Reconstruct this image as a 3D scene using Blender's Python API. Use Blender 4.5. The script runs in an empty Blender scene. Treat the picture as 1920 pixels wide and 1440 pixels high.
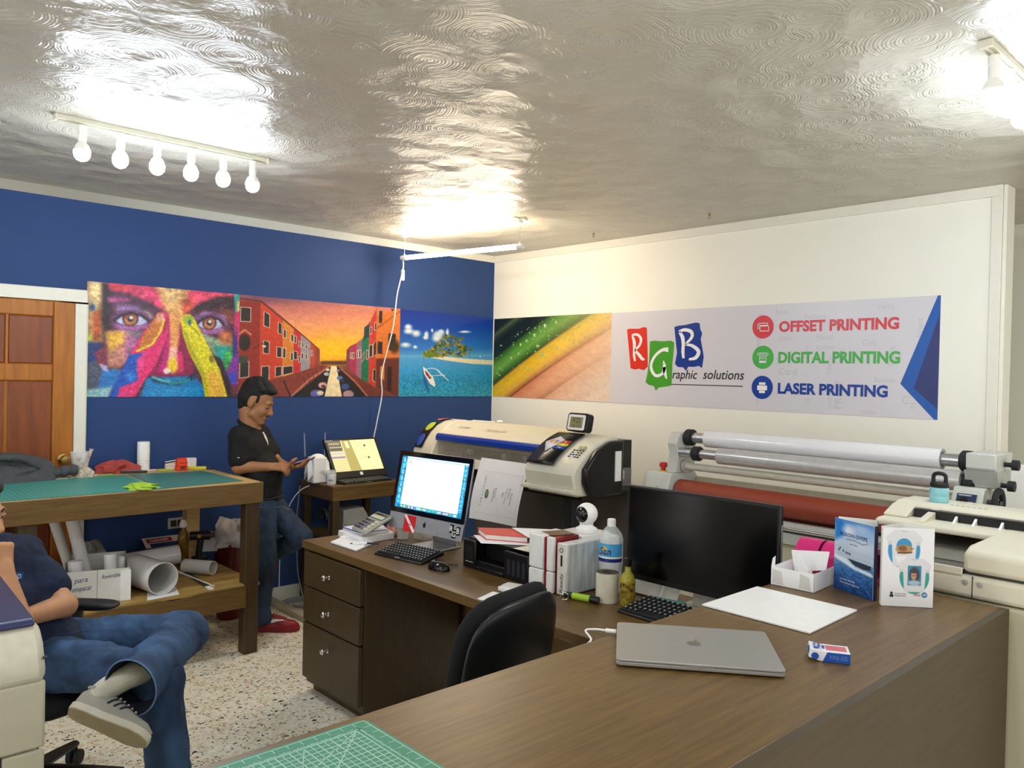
import bpy, bmesh, math, random
import numpy as np
from mathutils import Vector, Matrix, Euler

# ---------------------------------------------------------------- camera, world, lights, exposure
SC = bpy.context.scene
COL = SC.collection
H_EYE = 1.62
def make_camera():
    cd = bpy.data.cameras.new('camera'); cam = bpy.data.objects.new('camera', cd); COL.objects.link(cam)
    yaw, pitch, roll = math.radians(42.98), math.radians(-0.652), math.radians(1.288)
    fw = Vector((math.sin(yaw)*math.cos(pitch), math.cos(yaw)*math.cos(pitch), math.sin(pitch)))
    right = Vector((math.cos(yaw), -math.sin(yaw), 0)); up = right.cross(fw)
    r2 = right*math.cos(roll) + up*math.sin(roll); u2 = up*math.cos(roll) - right*math.sin(roll)
    m = Matrix((r2, u2, -fw)).transposed().to_4x4(); m.translation = (0, 0, H_EYE)
    cam.matrix_world = m
    cd.sensor_width = 36; cd.lens = 36*1483.8/1920; cd.clip_start = .02; cd.clip_end = 60
    SC.camera = cam
make_camera()
wd = bpy.data.worlds.new('world'); SC.world = wd; wd.use_nodes = True
wd.node_tree.nodes['Background'].inputs[0].default_value = (1.0, .98, .95, 1)
wd.node_tree.nodes['Background'].inputs[1].default_value = 0.58
SC.view_settings.view_transform = 'Standard'; SC.view_settings.look = 'None'
SC.view_settings.gamma = 1; SC.view_settings.use_curve_mapping = False
SC.view_settings.exposure = 1.62
SC.cycles.max_bounces = 8; SC.cycles.use_denoising = True; SC.cycles.caustics_reflective = False; SC.cycles.caustics_refractive = False
SC.cycles.sample_clamp_indirect = 6
BULB = 60; TUBE = 36          # what the bulbs and the tube give off

B, W, H = 5.18, 4.587, 2.65   # blue wall plane, white wall plane, ceiling height
PI = math.pi
R = math.radians
random.seed(7); RNG = np.random.default_rng(7)

# ---------------------------------------------------------------- materials
def lin(c):
    if isinstance(c, str):
        c = c.lstrip('#'); c = [int(c[i:i+2], 16)/255 for i in (0, 2, 4)]
    return tuple((x/12.92 if x <= .04045 else ((x+.055)/1.055)**2.4) for x in c[:3])
MATS = {}
def nt(name):
    m = bpy.data.materials.new(name); m.use_nodes = True
    n = m.node_tree.nodes; b = n['Principled BSDF']
    return m, n, m.node_tree.links, b
def mat(name, col='#808080', rough=.5, metal=0, var=.06, scale=30, bump=0, bscale=200, emit=0, trans=0, alpha=1, coat=0, ior=1.45, spec=.5, stretch=None, spread=None):
    if name in MATS: return MATS[name]
    m, n, l, b = nt(name); c = lin(col)
    b.inputs['Roughness'].default_value = rough; b.inputs['Metallic'].default_value = metal
    b.inputs['IOR'].default_value = ior; b.inputs['Specular IOR Level'].default_value = spec
    b.inputs['Coat Weight'].default_value = coat
    tc = n.new('ShaderNodeTexCoord'); src = tc.outputs['Object']
    if stretch:
        mp = n.new('ShaderNodeMapping'); mp.inputs['Scale'].default_value = stretch
        l.new(src, mp.inputs[0]); src = mp.outputs[0]
    nz = n.new('ShaderNodeTexNoise'); nz.inputs['Scale'].default_value = scale; nz.inputs['Detail'].default_value = 4
    l.new(src, nz.inputs['Vector'])
    rp = n.new('ShaderNodeValToRGB'); rp.color_ramp.elements[0].position = .3; rp.color_ramp.elements[1].position = .7
    rp.color_ramp.elements[0].color = (*[x*(1-var) for x in c], 1)
    c2 = lin(spread) if spread else [min(1, x*(1+var)) for x in c]
    rp.color_ramp.elements[1].color = (*c2, 1)
    l.new(nz.outputs['Fac'], rp.inputs[0]); l.new(rp.outputs[0], b.inputs['Base Color'])
    if bump:
        nb = n.new('ShaderNodeTexNoise'); nb.inputs['Scale'].default_value = bscale; nb.inputs['Detail'].default_value = 3
        l.new(src, nb.inputs['Vector'])
        bp = n.new('ShaderNodeBump'); bp.inputs['Strength'].default_value = bump; bp.inputs['Distance'].default_value = .01
        l.new(nb.outputs['Fac'], bp.inputs['Height']); l.new(bp.outputs[0], b.inputs['Normal'])
    if emit:
        l.new(rp.outputs[0], b.inputs['Emission Color']); b.inputs['Emission Strength'].default_value = emit
    if trans: b.inputs['Transmission Weight'].default_value = trans
    if alpha < 1: b.inputs['Alpha'].default_value = alpha
    MATS[name] = m; return m
def mat_vcol(name, rough=.4, emit=0, spec=.4, coat=0):
    if name in MATS: return MATS[name]
    m, n, l, b = nt(name); b.inputs['Roughness'].default_value = rough; b.inputs['Specular IOR Level'].default_value = spec
    b.inputs['Coat Weight'].default_value = coat
    a = n.new('ShaderNodeAttribute'); a.attribute_name = 'Col'; l.new(a.outputs['Color'], b.inputs['Base Color'])
    if emit: l.new(a.outputs['Color'], b.inputs['Emission Color']); b.inputs['Emission Strength'].default_value = emit
    MATS[name] = m; return m

# ---------------------------------------------------------------- mesh building
def rotm(rx=0, ry=0, rz=0): return Euler((rx, ry, rz)).to_matrix()
def frame(o, xd, yd):
    x = Vector(xd).normalized(); y = Vector(yd); y = (y - x*y.dot(x)).normalized(); z = x.cross(y)
    m = Matrix((x, y, z)).transposed().to_4x4(); m.translation = Vector(o); return m
class MB:
    def __init__(s, M=None): s.v = []; s.f = []; s.m = []; s.M = M
    def add(s, vs, fs, mi=0, M=None):
        k = len(s.v)
        if M is not None: vs = [M @ Vector(p) for p in vs]
        if s.M is not None: vs = [s.M @ Vector(p) for p in vs]
        s.v += [tuple(p) for p in vs]; s.f += [tuple(i+k for i in f) for f in fs]; s.m += [mi]*len(fs); return s
    def box(s, x0, x1, y0, y1, z0, z1, mi=0, M=None):
        vs = [(x, y, z) for z in (z0, z1) for y in (y0, y1) for x in (x0, x1)]
        return s.add(vs, [(0,2,3,1), (4,5,7,6), (0,1,5,4), (1,3,7,5), (3,2,6,7), (2,0,4,6)], mi, M)
    def prism(s, poly, ax, a0, a1, mi=0, M=None):
        # poly: 2-D points; ax: axis of extrusion. x:(y,z) y:(x,z) z:(x,y)
        def P(p, a): return {'x': (a, p[0], p[1]), 'y': (p[0], a, p[1]), 'z': (p[0], p[1], a)}[ax]
        n = len(poly); vs = [P(p, a0) for p in poly] + [P(p, a1) for p in poly]
        fs = [tuple(range(n)), tuple(range(2*n-1, n-1, -1))] + [(i, i+n, (i+1) % n+n, (i+1) % n) for i in range(n)]
        return s.add(vs, fs, mi, M)
    def tube(s, pts, r, n=10, mi=0, cap=True, M=None, flat=1):
        pts = [Vector(p) for p in pts]; N = len(pts); rs = r if hasattr(r, '__len__') else [r]*N
        t0 = (pts[1]-pts[0]).normalized(); up = Vector((0, 0, 1)) if abs(t0.z) < .9 else Vector((1, 0, 0))
        nx = t0.cross(up).normalized(); vs = []
        for i, p in enumerate(pts):
            t = (pts[min(i+1, N-1)]-pts[max(i-1, 0)]).normalized()
            nx = (nx - t*nx.dot(t)).normalized(); ny = t.cross(nx)
            for k in range(n):
                a = 2*PI*k/n; vs.append(p + nx*math.cos(a)*rs[i] + ny*math.sin(a)*rs[i]*flat)
        fs = [(i*n+k, i*n+(k+1) % n, (i+1)*n+(k+1) % n, (i+1)*n+k) for i in range(N-1) for k in range(n)]
        if cap: fs += [tuple(range(n-1, -1, -1)), tuple((N-1)*n+k for k in range(n))]
        return s.add(vs, fs, mi, M)
    def cyl(s, p0, p1, r0, r1=None, n=20, mi=0, M=None): return s.tube([p0, p1], [r0, r0 if r1 is None else r1], n, mi, True, M)
    def ring(s, c, axis, r, rr, n=24, k=8, mi=0, arc=2*PI, a0=0):   # torus arc
        ax = Vector(axis).normalized(); u = ax.orthogonal().normalized(); w = ax.cross(u); c = Vector(c)
        N = n+1; pts = [c + u*r*math.cos(a0+arc*i/n) + w*r*math.sin(a0+arc*i/n) for i in range(N)]
        return s.tube(pts, rr, k, mi)
    def lathe(s, prof, c=(0, 0, 0), n=24, mi=0, M=None):
        vs = []; c = Vector(c)
        for r, z in prof:
            for k in range(n): a = 2*PI*k/n; vs.append(c+Vector((r*math.cos(a), r*math.sin(a), z)))
        N = len(prof); fs = [(i*n+k, i*n+(k+1) % n, (i+1)*n+(k+1) % n, (i+1)*n+k) for i in range(N-1) for k in range(n)]
        if prof[0][0] > 1e-6: fs.append(tuple(range(n-1, -1, -1)))
        if prof[-1][0] > 1e-6: fs.append(tuple((N-1)*n+k for k in range(n)))
        return s.add(vs, fs, mi, M)
    def ell(s, c, r, n=16, m=10, mi=0, M=None):
        vs = []; c = Vector(c); r = r if hasattr(r, '__len__') else (r, r, r)
        for i in range(m+1):
            t = PI*i/m
            for k in range(n): a = 2*PI*k/n; vs.append(c+Vector((r[0]*math.sin(t)*math.cos(a), r[1]*math.sin(t)*math.sin(a), r[2]*math.cos(t))))
        return s.add(vs, [(i*n+k, (i+1)*n+k, (i+1)*n+(k+1) % n, i*n+(k+1) % n) for i in range(m) for k in range(n)], mi, M)
    def grid(s, fn, nu, nv, mi=0, M=None, closed=False):
        vs = [fn(i/nu, j/nv) for j in range(nv+1) for i in range(nu+1)]; w = nu+1
        return s.add(vs, [(j*w+i, j*w+i+1, (j+1)*w+i+1, (j+1)*w+i) for j in range(nv) for i in range(nu)], mi, M)
    def poly(s, pts, z=0, mi=0, M=None):
        return s.add([(p[0], p[1], z) for p in pts], [tuple(range(len(pts)))], mi, M)
    def slab(s, pts, z0, z1, mi=0, M=None): return s.prism(pts, 'z', z0, z1, mi, M)
    def obj(s, name, mats, parent=None, bevel=0, seg=2, smooth=35, thick=0, sub=0, cen=True):
        me = bpy.data.meshes.new(name); ctr = Vector((0, 0, 0))
        vs = s.v
        me.from_pydata(vs, [], s.f)
        mats = mats if isinstance(mats, (list, tuple)) else [mats]
        for m in mats: me.materials.append(m)
        if len(mats) > 1: me.polygons.foreach_set('material_index', s.m)
        bm = bmesh.new(); bm.from_mesh(me); bmesh.ops.remove_doubles(bm, verts=bm.verts, dist=1e-6)
        bmesh.ops.recalc_face_normals(bm, faces=bm.faces); bm.to_mesh(me); bm.free()
        if smooth: me.shade_smooth(); me.set_sharp_from_angle(angle=R(smooth))
        o = bpy.data.objects.new(name, me); COL.objects.link(o)
        if parent is not None: o.parent = parent; o.matrix_parent_inverse = pinv(parent)
        if thick: md = o.modifiers.new('thick', 'SOLIDIFY'); md.thickness = thick; md.offset = 0
        if sub: md = o.modifiers.new('sub', 'SUBSURF'); md.levels = sub; md.render_levels = sub
        if bevel: md = o.modifiers.new('bevel', 'BEVEL'); md.width = bevel; md.segments = seg; md.limit_method = 'ANGLE'; md.angle_limit = R(40)
        return o
def world_of(o):
    m = o.matrix_basis.copy()
    if o.parent: m = world_of(o.parent) @ o.matrix_parent_inverse @ m
    return m
def pinv(p): return world_of(p).inverted()
def tag(o, label=None, cat=None, group=None, kind=None):
    if label: o['label'] = label
    if cat: o['category'] = cat
    if group: o['group'] = group
    if kind: o['kind'] = kind
    return o
def thing(name, label, cat, loc=(0, 0, 0), group=None, rz=0):
    o = bpy.data.objects.new(name, None); COL.objects.link(o); o.empty_display_size = .1
    o.location = loc; o.rotation_euler = (0, 0, rz); return tag(o, label, cat, group)
def struct(o): o['kind'] = 'structure'; return o
def copy_tree(o, parent=None, name=None):
    c = o.copy(); COL.objects.link(c)
    if parent is not None:
        c.parent = parent; c.matrix_parent_inverse = o.matrix_parent_inverse.copy()
    for ch in list(o.children):
        copy_tree(ch, c)
    return c
def textgeo(s, M, h, w=None, bold=0, shear=0, ext=.0004, align='CENTER', space=1):
    cu = bpy.data.curves.new('t', 'FONT'); cu.body = s; cu.size = 1; cu.align_x = align; cu.align_y = 'CENTER'
    cu.offset = bold; cu.shear = shear; cu.resolution_u = 3; cu.space_character = space
    t = bpy.data.objects.new('t', cu); COL.objects.link(t)
    dg = bpy.context.evaluated_depsgraph_get(); me = bpy.data.meshes.new_from_object(t.evaluated_get(dg))
    bpy.data.objects.remove(t); bpy.data.curves.remove(cu)
    co = np.zeros(len(me.vertices)*3); me.vertices.foreach_get('co', co); co = co.reshape(-1, 3)
    fs = [tuple(p.vertices) for p in me.polygons]; bpy.data.meshes.remove(me)
    hh = np.ptp(co[:, 1]); ww = np.ptp(co[:, 0]); k = h/hh; kx = (w/ww) if w else k
    co[:, 1] = (co[:, 1]-(co[:, 1].max()+co[:, 1].min())/2)*k
    co[:, 0] -= (co[:, 0].max()+co[:, 0].min())/2 if align == 'CENTER' else co[:, 0].min()
    co[:, 0] *= kx; co[:, 2] = ext
    co = (np.c_[co, np.ones(len(co))] @ np.array(M).T)[:, :3]
    return [tuple(p) for p in co], fs
def text(s, name, M, h, mt, parent=None, **k):
    v, f = textgeo(s, M, h, **k); return MB().add(v, f).obj(name, mt, parent, smooth=0)
def ribbon(mb, pts, wid, M, z=0, mi=0):     # flat brush stroke in the plane of M
    P = [Vector((p[0], p[1], 0)) for p in pts]; N = len(P); wd_ = wid if hasattr(wid, '__len__') else [wid]*N; vs = []
    for i, p in enumerate(P):
        t = (P[min(i+1, N-1)]-P[max(i-1, 0)]).normalized(); nn = Vector((-t.y, t.x, 0))*wd_[i]/2
        vs += [p+nn+Vector((0, 0, z)), p-nn+Vector((0, 0, z))]
    return mb.add(vs, [(2*i, 2*i+1, 2*i+3, 2*i+2) for i in range(N-1)], mi, M)
def disc(mb, c, r, M, z=0, n=32, mi=0, r2=None):
    return mb.add([(c[0]+r*math.cos(2*PI*k/n), c[1]+(r2 or r)*math.sin(2*PI*k/n), z) for k in range(n)], [tuple(range(n))], mi, M)
def smoothpath(pts, n=8):     # Catmull-Rom through points
    P = [Vector(p) for p in pts]; P = [P[0]*2-P[1]] + P + [P[-1]*2-P[-2]]; out = []
    for i in range(1, len(P)-2):
        a, b, c, d = P[i-1:i+3]
        for k in range(n):
            t = k/n; out.append(.5*((2*b)+(c-a)*t+(2*a-5*b+4*c-d)*t*t+(3*b-a-3*c+d)*t**3))
    return out+[P[-2]]
def cable(name, pts, r, mt, parent=None, n=8): return MB().tube(smoothpath(pts, n), r, 6).obj(name, mt, parent)

# ---------------------------------------------------------------- common materials
M_white = mat('white_plastic', '#efeeea', .35, var=.02)
M_cream = mat('cream_plastic', '#dcd6c2', .42, var=.03)
M_beige = mat('beige_plastic', '#d6cfb8', .45, var=.03)
M_black = mat('black_plastic', '#0b0b0d', .35, var=.1)
M_blackm = mat('matte_black', '#131417', .6, var=.1, bump=.1)
M_rubber = mat('dark_rubber', '#1d1e20', .7, var=.1)
M_grey = mat('grey_plastic', '#7d7f80', .45, var=.05)
M_lgrey = mat('light_grey_paint', '#c9cac4', .4, var=.03)
M_dgrey = mat('dark_grey_metal', '#3a3d40', .45, .3, var=.08)
M_alu = mat('aluminium', '#c9cacb', .32, .95, var=.03)
M_chrome = mat('chrome', '#dcdcdc', .14, 1, var=.02)
M_brass = mat('aged_brass', '#a88a4e', .3, 1, var=.1)
M_paper = mat('white_paper', '#eceaea', .75, var=.02, scale=8)
M_paper2 = mat('pale_grey_paper', '#cfcdc9', .75, var=.04, scale=8)
M_film = mat('glossy_white_film', '#e3e1e2', .22, var=.015, scale=6, coat=.3)
M_red = mat('red_plastic', '#b92a22', .4, var=.05)
M_blue = mat('blue_plastic', '#123f9d', .35, var=.05)
M_ink = mat('blue_ink', '#40507f', .6); M_inkb = mat('black_ink', '#161616', .6)
M_glass = mat('clear_plastic', '#f3f6f5', .06, trans=1, ior=1.3, var=0)
def wood(name, c1, c2, rough=.36, sc=(2.2, 34, 34), coat=.0):
    if name in MATS: return MATS[name]
    m, n, l, b = nt(name); b.inputs['Roughness'].default_value = rough; b.inputs['Coat Weight'].default_value = coat
    tc = n.new('ShaderNodeTexCoord'); mp = n.new('ShaderNodeMapping'); mp.inputs['Scale'].default_value = sc
    l.new(tc.outputs['Object'], mp.inputs[0])
    nz = n.new('ShaderNodeTexNoise'); nz.inputs['Scale'].default_value = 2.2; nz.inputs['Detail'].default_value = 7; nz.inputs['Roughness'].default_value = .65
    l.new(mp.outputs[0], nz.inputs['Vector'])
    rp = n.new('ShaderNodeValToRGB'); rp.color_ramp.elements[0].position = .32; rp.color_ramp.elements[1].position = .7
    rp.color_ramp.elements[0].color = (*lin(c1), 1); rp.color_ramp.elements[1].color = (*lin(c2), 1)
    l.new(nz.outputs['Fac'], rp.inputs[0]); l.new(rp.outputs[0], b.inputs['Base Color'])
    bp = n.new('ShaderNodeBump'); bp.inputs['Strength'].default_value = .06; bp.inputs['Distance'].default_value = .004
    l.new(nz.outputs['Fac'], bp.inputs['Height']); l.new(bp.outputs[0], b.inputs['Normal'])
    MATS[name] = m; return m
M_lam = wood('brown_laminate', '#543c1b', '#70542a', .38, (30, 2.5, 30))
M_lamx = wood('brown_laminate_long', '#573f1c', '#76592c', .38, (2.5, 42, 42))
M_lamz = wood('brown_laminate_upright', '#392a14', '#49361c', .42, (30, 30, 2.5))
M_ply = wood('plywood', '#b08a50', '#d6b67c', .5, (1.6, 12, 12))
M_oak = wood('varnished_door_wood', '#955408', '#b86f10', .45, (16, 16, 1.4), .0)
M_oakp = wood('varnished_panel_wood', '#6e3005', '#8f460c', .42, (10, 10, 1.0), .05)
# ---------------------------------------------------------------- the setting
def mat_floor():
    m, n, l, b = nt('terrazzo'); b.inputs['Roughness'].default_value = .32
    tc = n.new('ShaderNodeTexCoord')
    def vor(scale, thr_size, pick, stretch=(1, 1, 1), rot=0):
        mp = n.new('ShaderNodeMapping'); mp.inputs['Scale'].default_value = stretch; mp.inputs['Rotation'].default_value = (0, 0, rot)
        l.new(tc.outputs['Object'], mp.inputs[0])
        nz = n.new('ShaderNodeTexNoise'); nz.inputs['Scale'].default_value = scale*1.6
        l.new(mp.outputs[0], nz.inputs['Vector'])
        mx = n.new('ShaderNodeMix'); mx.data_type = 'VECTOR'; mx.inputs[0].default_value = .02
        l.new(mp.outputs[0], mx.inputs[4]); l.new(nz.outputs['Color'], mx.inputs[5])
        v = n.new('ShaderNodeTexVoronoi'); v.voronoi_dimensions = '2D'; v.inputs['Scale'].default_value = scale
        l.new(mx.outputs[1], v.inputs['Vector'])
        sp = n.new('ShaderNodeSeparateColor'); l.new(v.outputs['Color'], sp.inputs[0])
        a = n.new('ShaderNodeMath'); a.operation = 'LESS_THAN'; a.inputs[1].default_value = pick; l.new(sp.outputs[0], a.inputs[0])
        # chip radius varies with the cell
        rr = n.new('ShaderNodeMath'); rr.operation = 'MULTIPLY'; rr.inputs[1].default_value = thr_size; l.new(sp.outputs[1], rr.inputs[0])
        r2 = n.new('ShaderNodeMath'); r2.operation = 'ADD'; r2.inputs[1].default_value = thr_size*.35; l.new(rr.outputs[0], r2.inputs[0])
        d = n.new('ShaderNodeMath'); d.operation = 'LESS_THAN'; l.new(v.outputs['Distance'], d.inputs[0]); l.new(r2.outputs[0], d.inputs[1])
        o = n.new('ShaderNodeMath'); o.operation = 'MULTIPLY'; l.new(a.outputs[0], o.inputs[0]); l.new(d.outputs[0], o.inputs[1])
        return o.outputs[0], sp.outputs[2]
    nz = n.new('ShaderNodeTexNoise'); nz.inputs['Scale'].default_value = 45; nz.inputs['Detail'].default_value = 6
    l.new(tc.outputs['Object'], nz.inputs['Vector'])
    rp = n.new('ShaderNodeValToRGB'); e = rp.color_ramp.elements; e[0].position = .33; e[1].position = .62
    e[0].color = (*lin('#e9dec0'), 1); e[1].color = (*lin('#fbf6e8'), 1); l.new(nz.outputs['Fac'], rp.inputs[0])
    cur = rp.outputs[0]
    for sc, th, pk, st, ro, col in ((30, .42, .42, (1, 1.5, 1), .4, '#e4d2ac'), (34, .4, .3, (1.4, 1, 1), 1.1, '#f1ebd6'), (34, .26, .12, (1, 1.7, 1), .8, '#6a5a44'), (52, .28, .16, (1.7, 1, 1), .3, '#37312a'), (26, .22, .10, (1, 1.5, 1), 2.0, '#2a2420'), (60, .36, .12, (1, 1, 1), 0, '#b59b6c')):
        f, _ = vor(sc, th, pk, st, ro)
        mx = n.new('ShaderNodeMix'); mx.data_type = 'RGBA'; l.new(f, mx.inputs[0]); l.new(cur, mx.inputs[6]); mx.inputs[7].default_value = (*lin(col), 1); cur = mx.outputs[2]
    l.new(cur, b.inputs['Base Color']); return m
def mat_ceiling():
    m, n, l, b = nt('swirl_plaster'); b.inputs['Roughness'].default_value = .34; b.inputs['Specular IOR Level'].default_value = .62
    b.inputs['Base Color'].default_value = (*lin('#bab5a8'), 1)
    tc = n.new('ShaderNodeTexCoord')
    nz = n.new('ShaderNodeTexNoise'); nz.inputs['Scale'].default_value = 3; nz.inputs['Detail'].default_value = 4; l.new(tc.outputs['Object'], nz.inputs['Vector'])
    def M(op, a, b2=None, v=None):
        k = n.new('ShaderNodeMath'); k.operation = op; l.new(a, k.inputs[0])
        if b2 is not None: l.new(b2, k.inputs[1])
        if v is not None: k.inputs[1].default_value = v
        return k.outputs[0]
    hs = None
    for sc, off in ((4.7, 0), (3.9, 7.3)):
        mp = n.new('ShaderNodeMapping'); mp.inputs['Location'].default_value = (off, off*.37, 0); l.new(tc.outputs['Object'], mp.inputs[0])
        v = n.new('ShaderNodeTexVoronoi'); v.voronoi_dimensions = '2D'; v.inputs['Scale'].default_value = sc; v.inputs['Randomness'].default_value = .9
        l.new(mp.outputs[0], v.inputs['Vector'])
        d = M('ADD', v.outputs['Distance'], M('MULTIPLY', nz.outputs['Fac'], v=.06))
        f1 = M('SINE', M('MULTIPLY', d, v=135)); f2 = M('SINE', M('MULTIPLY', d, v=58))
        g = M('ADD', M('MULTIPLY', f1, v=.5), M('MULTIPLY', f2, v=.5))
        # comb marks fade in and out; the cell itself is a slightly dished disc
        nz2 = n.new('ShaderNodeTexNoise'); nz2.inputs['Scale'].default_value = 4.5; nz2.inputs['Detail'].default_value = 2; l.new(mp.outputs[0], nz2.inputs['Vector'])
        mk = n.new('ShaderNodeMapRange'); mk.inputs[1].default_value = .42; mk.inputs[2].default_value = .6; l.new(nz2.outputs['Fac'], mk.inputs[0])
        t = M('ADD', M('MULTIPLY', M('MULTIPLY', g, mk.outputs[0]), v=.0013), M('MULTIPLY', v.outputs['Distance'], v=.017))
        hs = t if hs is None else M('ADD', hs, t)
    n3 = n.new('ShaderNodeTexNoise'); n3.inputs['Scale'].default_value = 13; n3.inputs['Detail'].default_value = 3; l.new(tc.outputs['Object'], n3.inputs['Vector'])
    hs = M('ADD', hs, M('MULTIPLY', n3.outputs['Fac'], v=.013))
    bp = n.new('ShaderNodeBump'); bp.inputs['Strength'].default_value = .8; bp.inputs['Distance'].default_value = 1.0
    l.new(hs, bp.inputs['Height']); l.new(bp.outputs[0], b.inputs['Normal'])
    return m
M_wallw = mat('cream_wall_paint', '#f0eee2', .5, var=.015, scale=3, bump=.02, bscale=60)
M_wallb = mat('blue_wall_paint', '#2d4678', .6, var=.03, scale=3, bump=.02, bscale=60, spec=.25)
M_wallg = mat('grey_wall_paint', '#d6d6c8', .55, var=.02, scale=3)
M_trim = mat('white_trim_paint', '#e4e1d4', .4, var=.02)
XF, YF = -2.6, -2.6
struct(MB().box(XF, 5.9, YF, B+.1, -.1, 0).obj('floor', mat_floor()))
struct(MB().box(XF, 5.9, YF, B+.1, H, H+.1).obj('ceiling', mat_ceiling()))
struct(MB().box(XF, W+.1, B, B+.1, 0, H).obj('wall_back', M_wallb))
struct(MB().box(W, W+.12, 1.269, B, 0, H).obj('wall_right', M_wallw))
struct(MB().box(5.8, 5.9, YF, B, 0, H).obj('wall_far', M_wallg))
struct(MB().box(XF, 1.29, B-.012, B-.001, 2.592, H).box(1.29, W, B-.012, B-.001, 2.592, H).obj('trim_1', M_trim, bevel=.002))
struct(MB().box(W-.014, W, 1.269, B-.012, 2.592, H).box(W-.014, W, 1.269, 1.319, 0, 2.592).obj('trim_2', M_trim, bevel=.002))
struct(MB().box(W-.002, W+.125, 1.25, 1.269, 0, H).obj('trim_3', M_trim, bevel=.003))
struct(MB().box(5.786, 5.8, YF, B, 2.58, H).obj('trim_4', M_trim))
struct(MB().box(1.36, W-.02, B-.018, B, 0, .09).obj('baseboard_back', M_trim, bevel=.004))
struct(MB().box(W-.018, W, 1.33, B-.02, 0, .09).obj('baseboard_right', M_trim, bevel=.004))
struct(MB().box(2.50, 2.56, 4.45, B-.02, 0, .035).obj('trim_5', mat('floor_raceway', '#b7ad94', .5), bevel=.004))

# door in the blue wall
d = struct(MB().box(.42, 1.287, B-.02, B+.02, .005, 1.986).obj('door_1', M_oak))
def door_frame():
    b = MB().box(1.287, 1.352, B-.03, B+.02, 0, 1.986).box(.34, .42, B-.03, B+.02, 0, 1.986).box(.34, 1.352, B-.03, B+.02, 1.986, 2.065)
    b.obj('door_frame', M_trim, d, bevel=.005)
door_frame()
def door_rails():
    b = MB(); y0, y1 = B-.034, B-.019
    b.box(1.174, 1.285, y0, y1, .01, 1.984); b.box(.422, .53, y0, y1, .01, 1.984)
    for z0, z1 in ((1.897, 1.984), (1.526, 1.622), (.80, .92), (.01, .2)): b.box(.53, 1.174, y0, y1, z0, z1)
    b.obj('door_rails', M_oak, d, bevel=.006)
    for z0, z1 in ((1.622, 1.897), (.92, 1.526), (.2, .8)):
        for x0, x1 in ((.53, .938), (.95, 1.174)):
            MB().box(x0+.004, x1-.004, B-.028, B-.02, z0+.004, z1-.004).obj('door_panel', M_oakp, d, bevel=.006)
    MB().box(.938, .95, B-.031, B-.019, 1.622, 1.897).obj('door_bead', M_oak, d)
    k = MB().lathe([(.031, 0), (.031, .006), (.012, .01), (.012, .03), (.024, .038), (.029, .052), (.022, .064), (0, .066)], n=24, M=frame((1.233, B-.033, 1.071), (1, 0, 0), (0, 0, 1)))
    k.obj('door_knob', M_brass, d)
    MB().box(1.19, 1.275, B-.0345, B-.034, 1.02, 1.12).obj('knob_plate', M_oak, d)
door_rails()
# wall socket low on the blue wall
o = thing('wall_outlet', 'grey wall socket low on the blue wall beneath the workbench', 'outlet', (1.90, B-.012, .62))
MB().box(1.845, 1.955, B-.012, B-.001, .585, .655).obj('cover_plate', M_lgrey, o, bevel=.003)
MB().box(1.86, 1.895, B-.015, B-.011, .60, .64).box(1.905, 1.94, B-.015, B-.011, .60, .64).obj('socket', M_dgrey, o)

# ---------------------------------------------------------------- lamps
M_bulb = None
def emit_mat(name, col, s):
    m = bpy.data.materials.new(name); m.use_nodes = True; n = m.node_tree.nodes; n.remove(n['Principled BSDF'])
    e = n.new('ShaderNodeEmission'); e.inputs[0].default_value = (*col, 1); e.inputs[1].default_value = s
    lw = n.new('ShaderNodeLayerWeight')  # a frosted globe is a little dimmer at its rim
    m.node_tree.links.new(e.outputs[0], n['Material Output'].inputs[0]); n.remove(lw); return m
M_bulb = emit_mat('bulb_light', (.82, .91, 1.0), BULB); M_tube = emit_mat('tube_light_warm', (1.0, .83, .62), TUBE)
M_rail = mat('track_enamel', '#d9d6c4', .4, var=.02)
def track(x0, x1, y, xs, label):
    t = thing('track_light', label, 'lamp', (x0, y, H))
    b = MB().box(x0, x1, y-.018, y+.018, H-.022, H).box(x0, x1, y-.005, y+.005, H-.027, H-.022)
    b.obj('rail', M_rail, t, bevel=.003)
    MB().box(x0-.012, x0, y-.02, y+.02, H-.026, H).obj('end_cap', M_rail, t, bevel=.003)
    MB().box(x1, x1+.012, y-.02, y+.02, H-.026, H).obj('end_cap', M_rail, t, bevel=.003)
    for x in xs:
        z = H-.027
        hd = MB().lathe([(.0165, 0), (.0165, -.032), (.0145, -.033), (.0145, -.037), (.0165, -.038), (.0165, -.062), (.013, -.07)], (x, y, z), 18).obj('lamp_holder', M_white, t)
        MB().lathe([(.012, -.060), (.0155, -.072), (.0245, -.082), (.0312, -.0985), (.0328, -.105), (.0318, -.105), (.012, -.070)], (x, y, z), 20).obj('bulb_neck', M_white, hd)
        MB().lathe([(.0316, -.104), (.0325, -.114), (.030, -.130), (.021, -.143), (.008, -.149), (0, -.150)], (x, y, z), 20).obj('bulb', M_bulb, hd)
track(.84, 1.742, 3.672, (.933, 1.083, 1.236, 1.385, 1.535, 1.68), 'white ceiling track light with six glowing globe bulbs above the workbench')
track(2.634, 3.56, .785, (2.705, 2.86, 3.01, 3.16, 3.32, 3.47), 'white ceiling track light with glowing bulbs near the top right corner')
track(.84, 1.742, .785, (.933, 1.236, 1.535), 'added out-of-view ceiling track light with three bulbs right above the near counter')  # unseen rail, added to light the counter from overhead
track(-1.0, -.1, 2.3, (-.92, -.77, -.62, -.47, -.32, -.18), 'added out-of-view ceiling track light left of the seated person')  # extra rail out of view, added to brighten the floor and workbench
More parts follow.
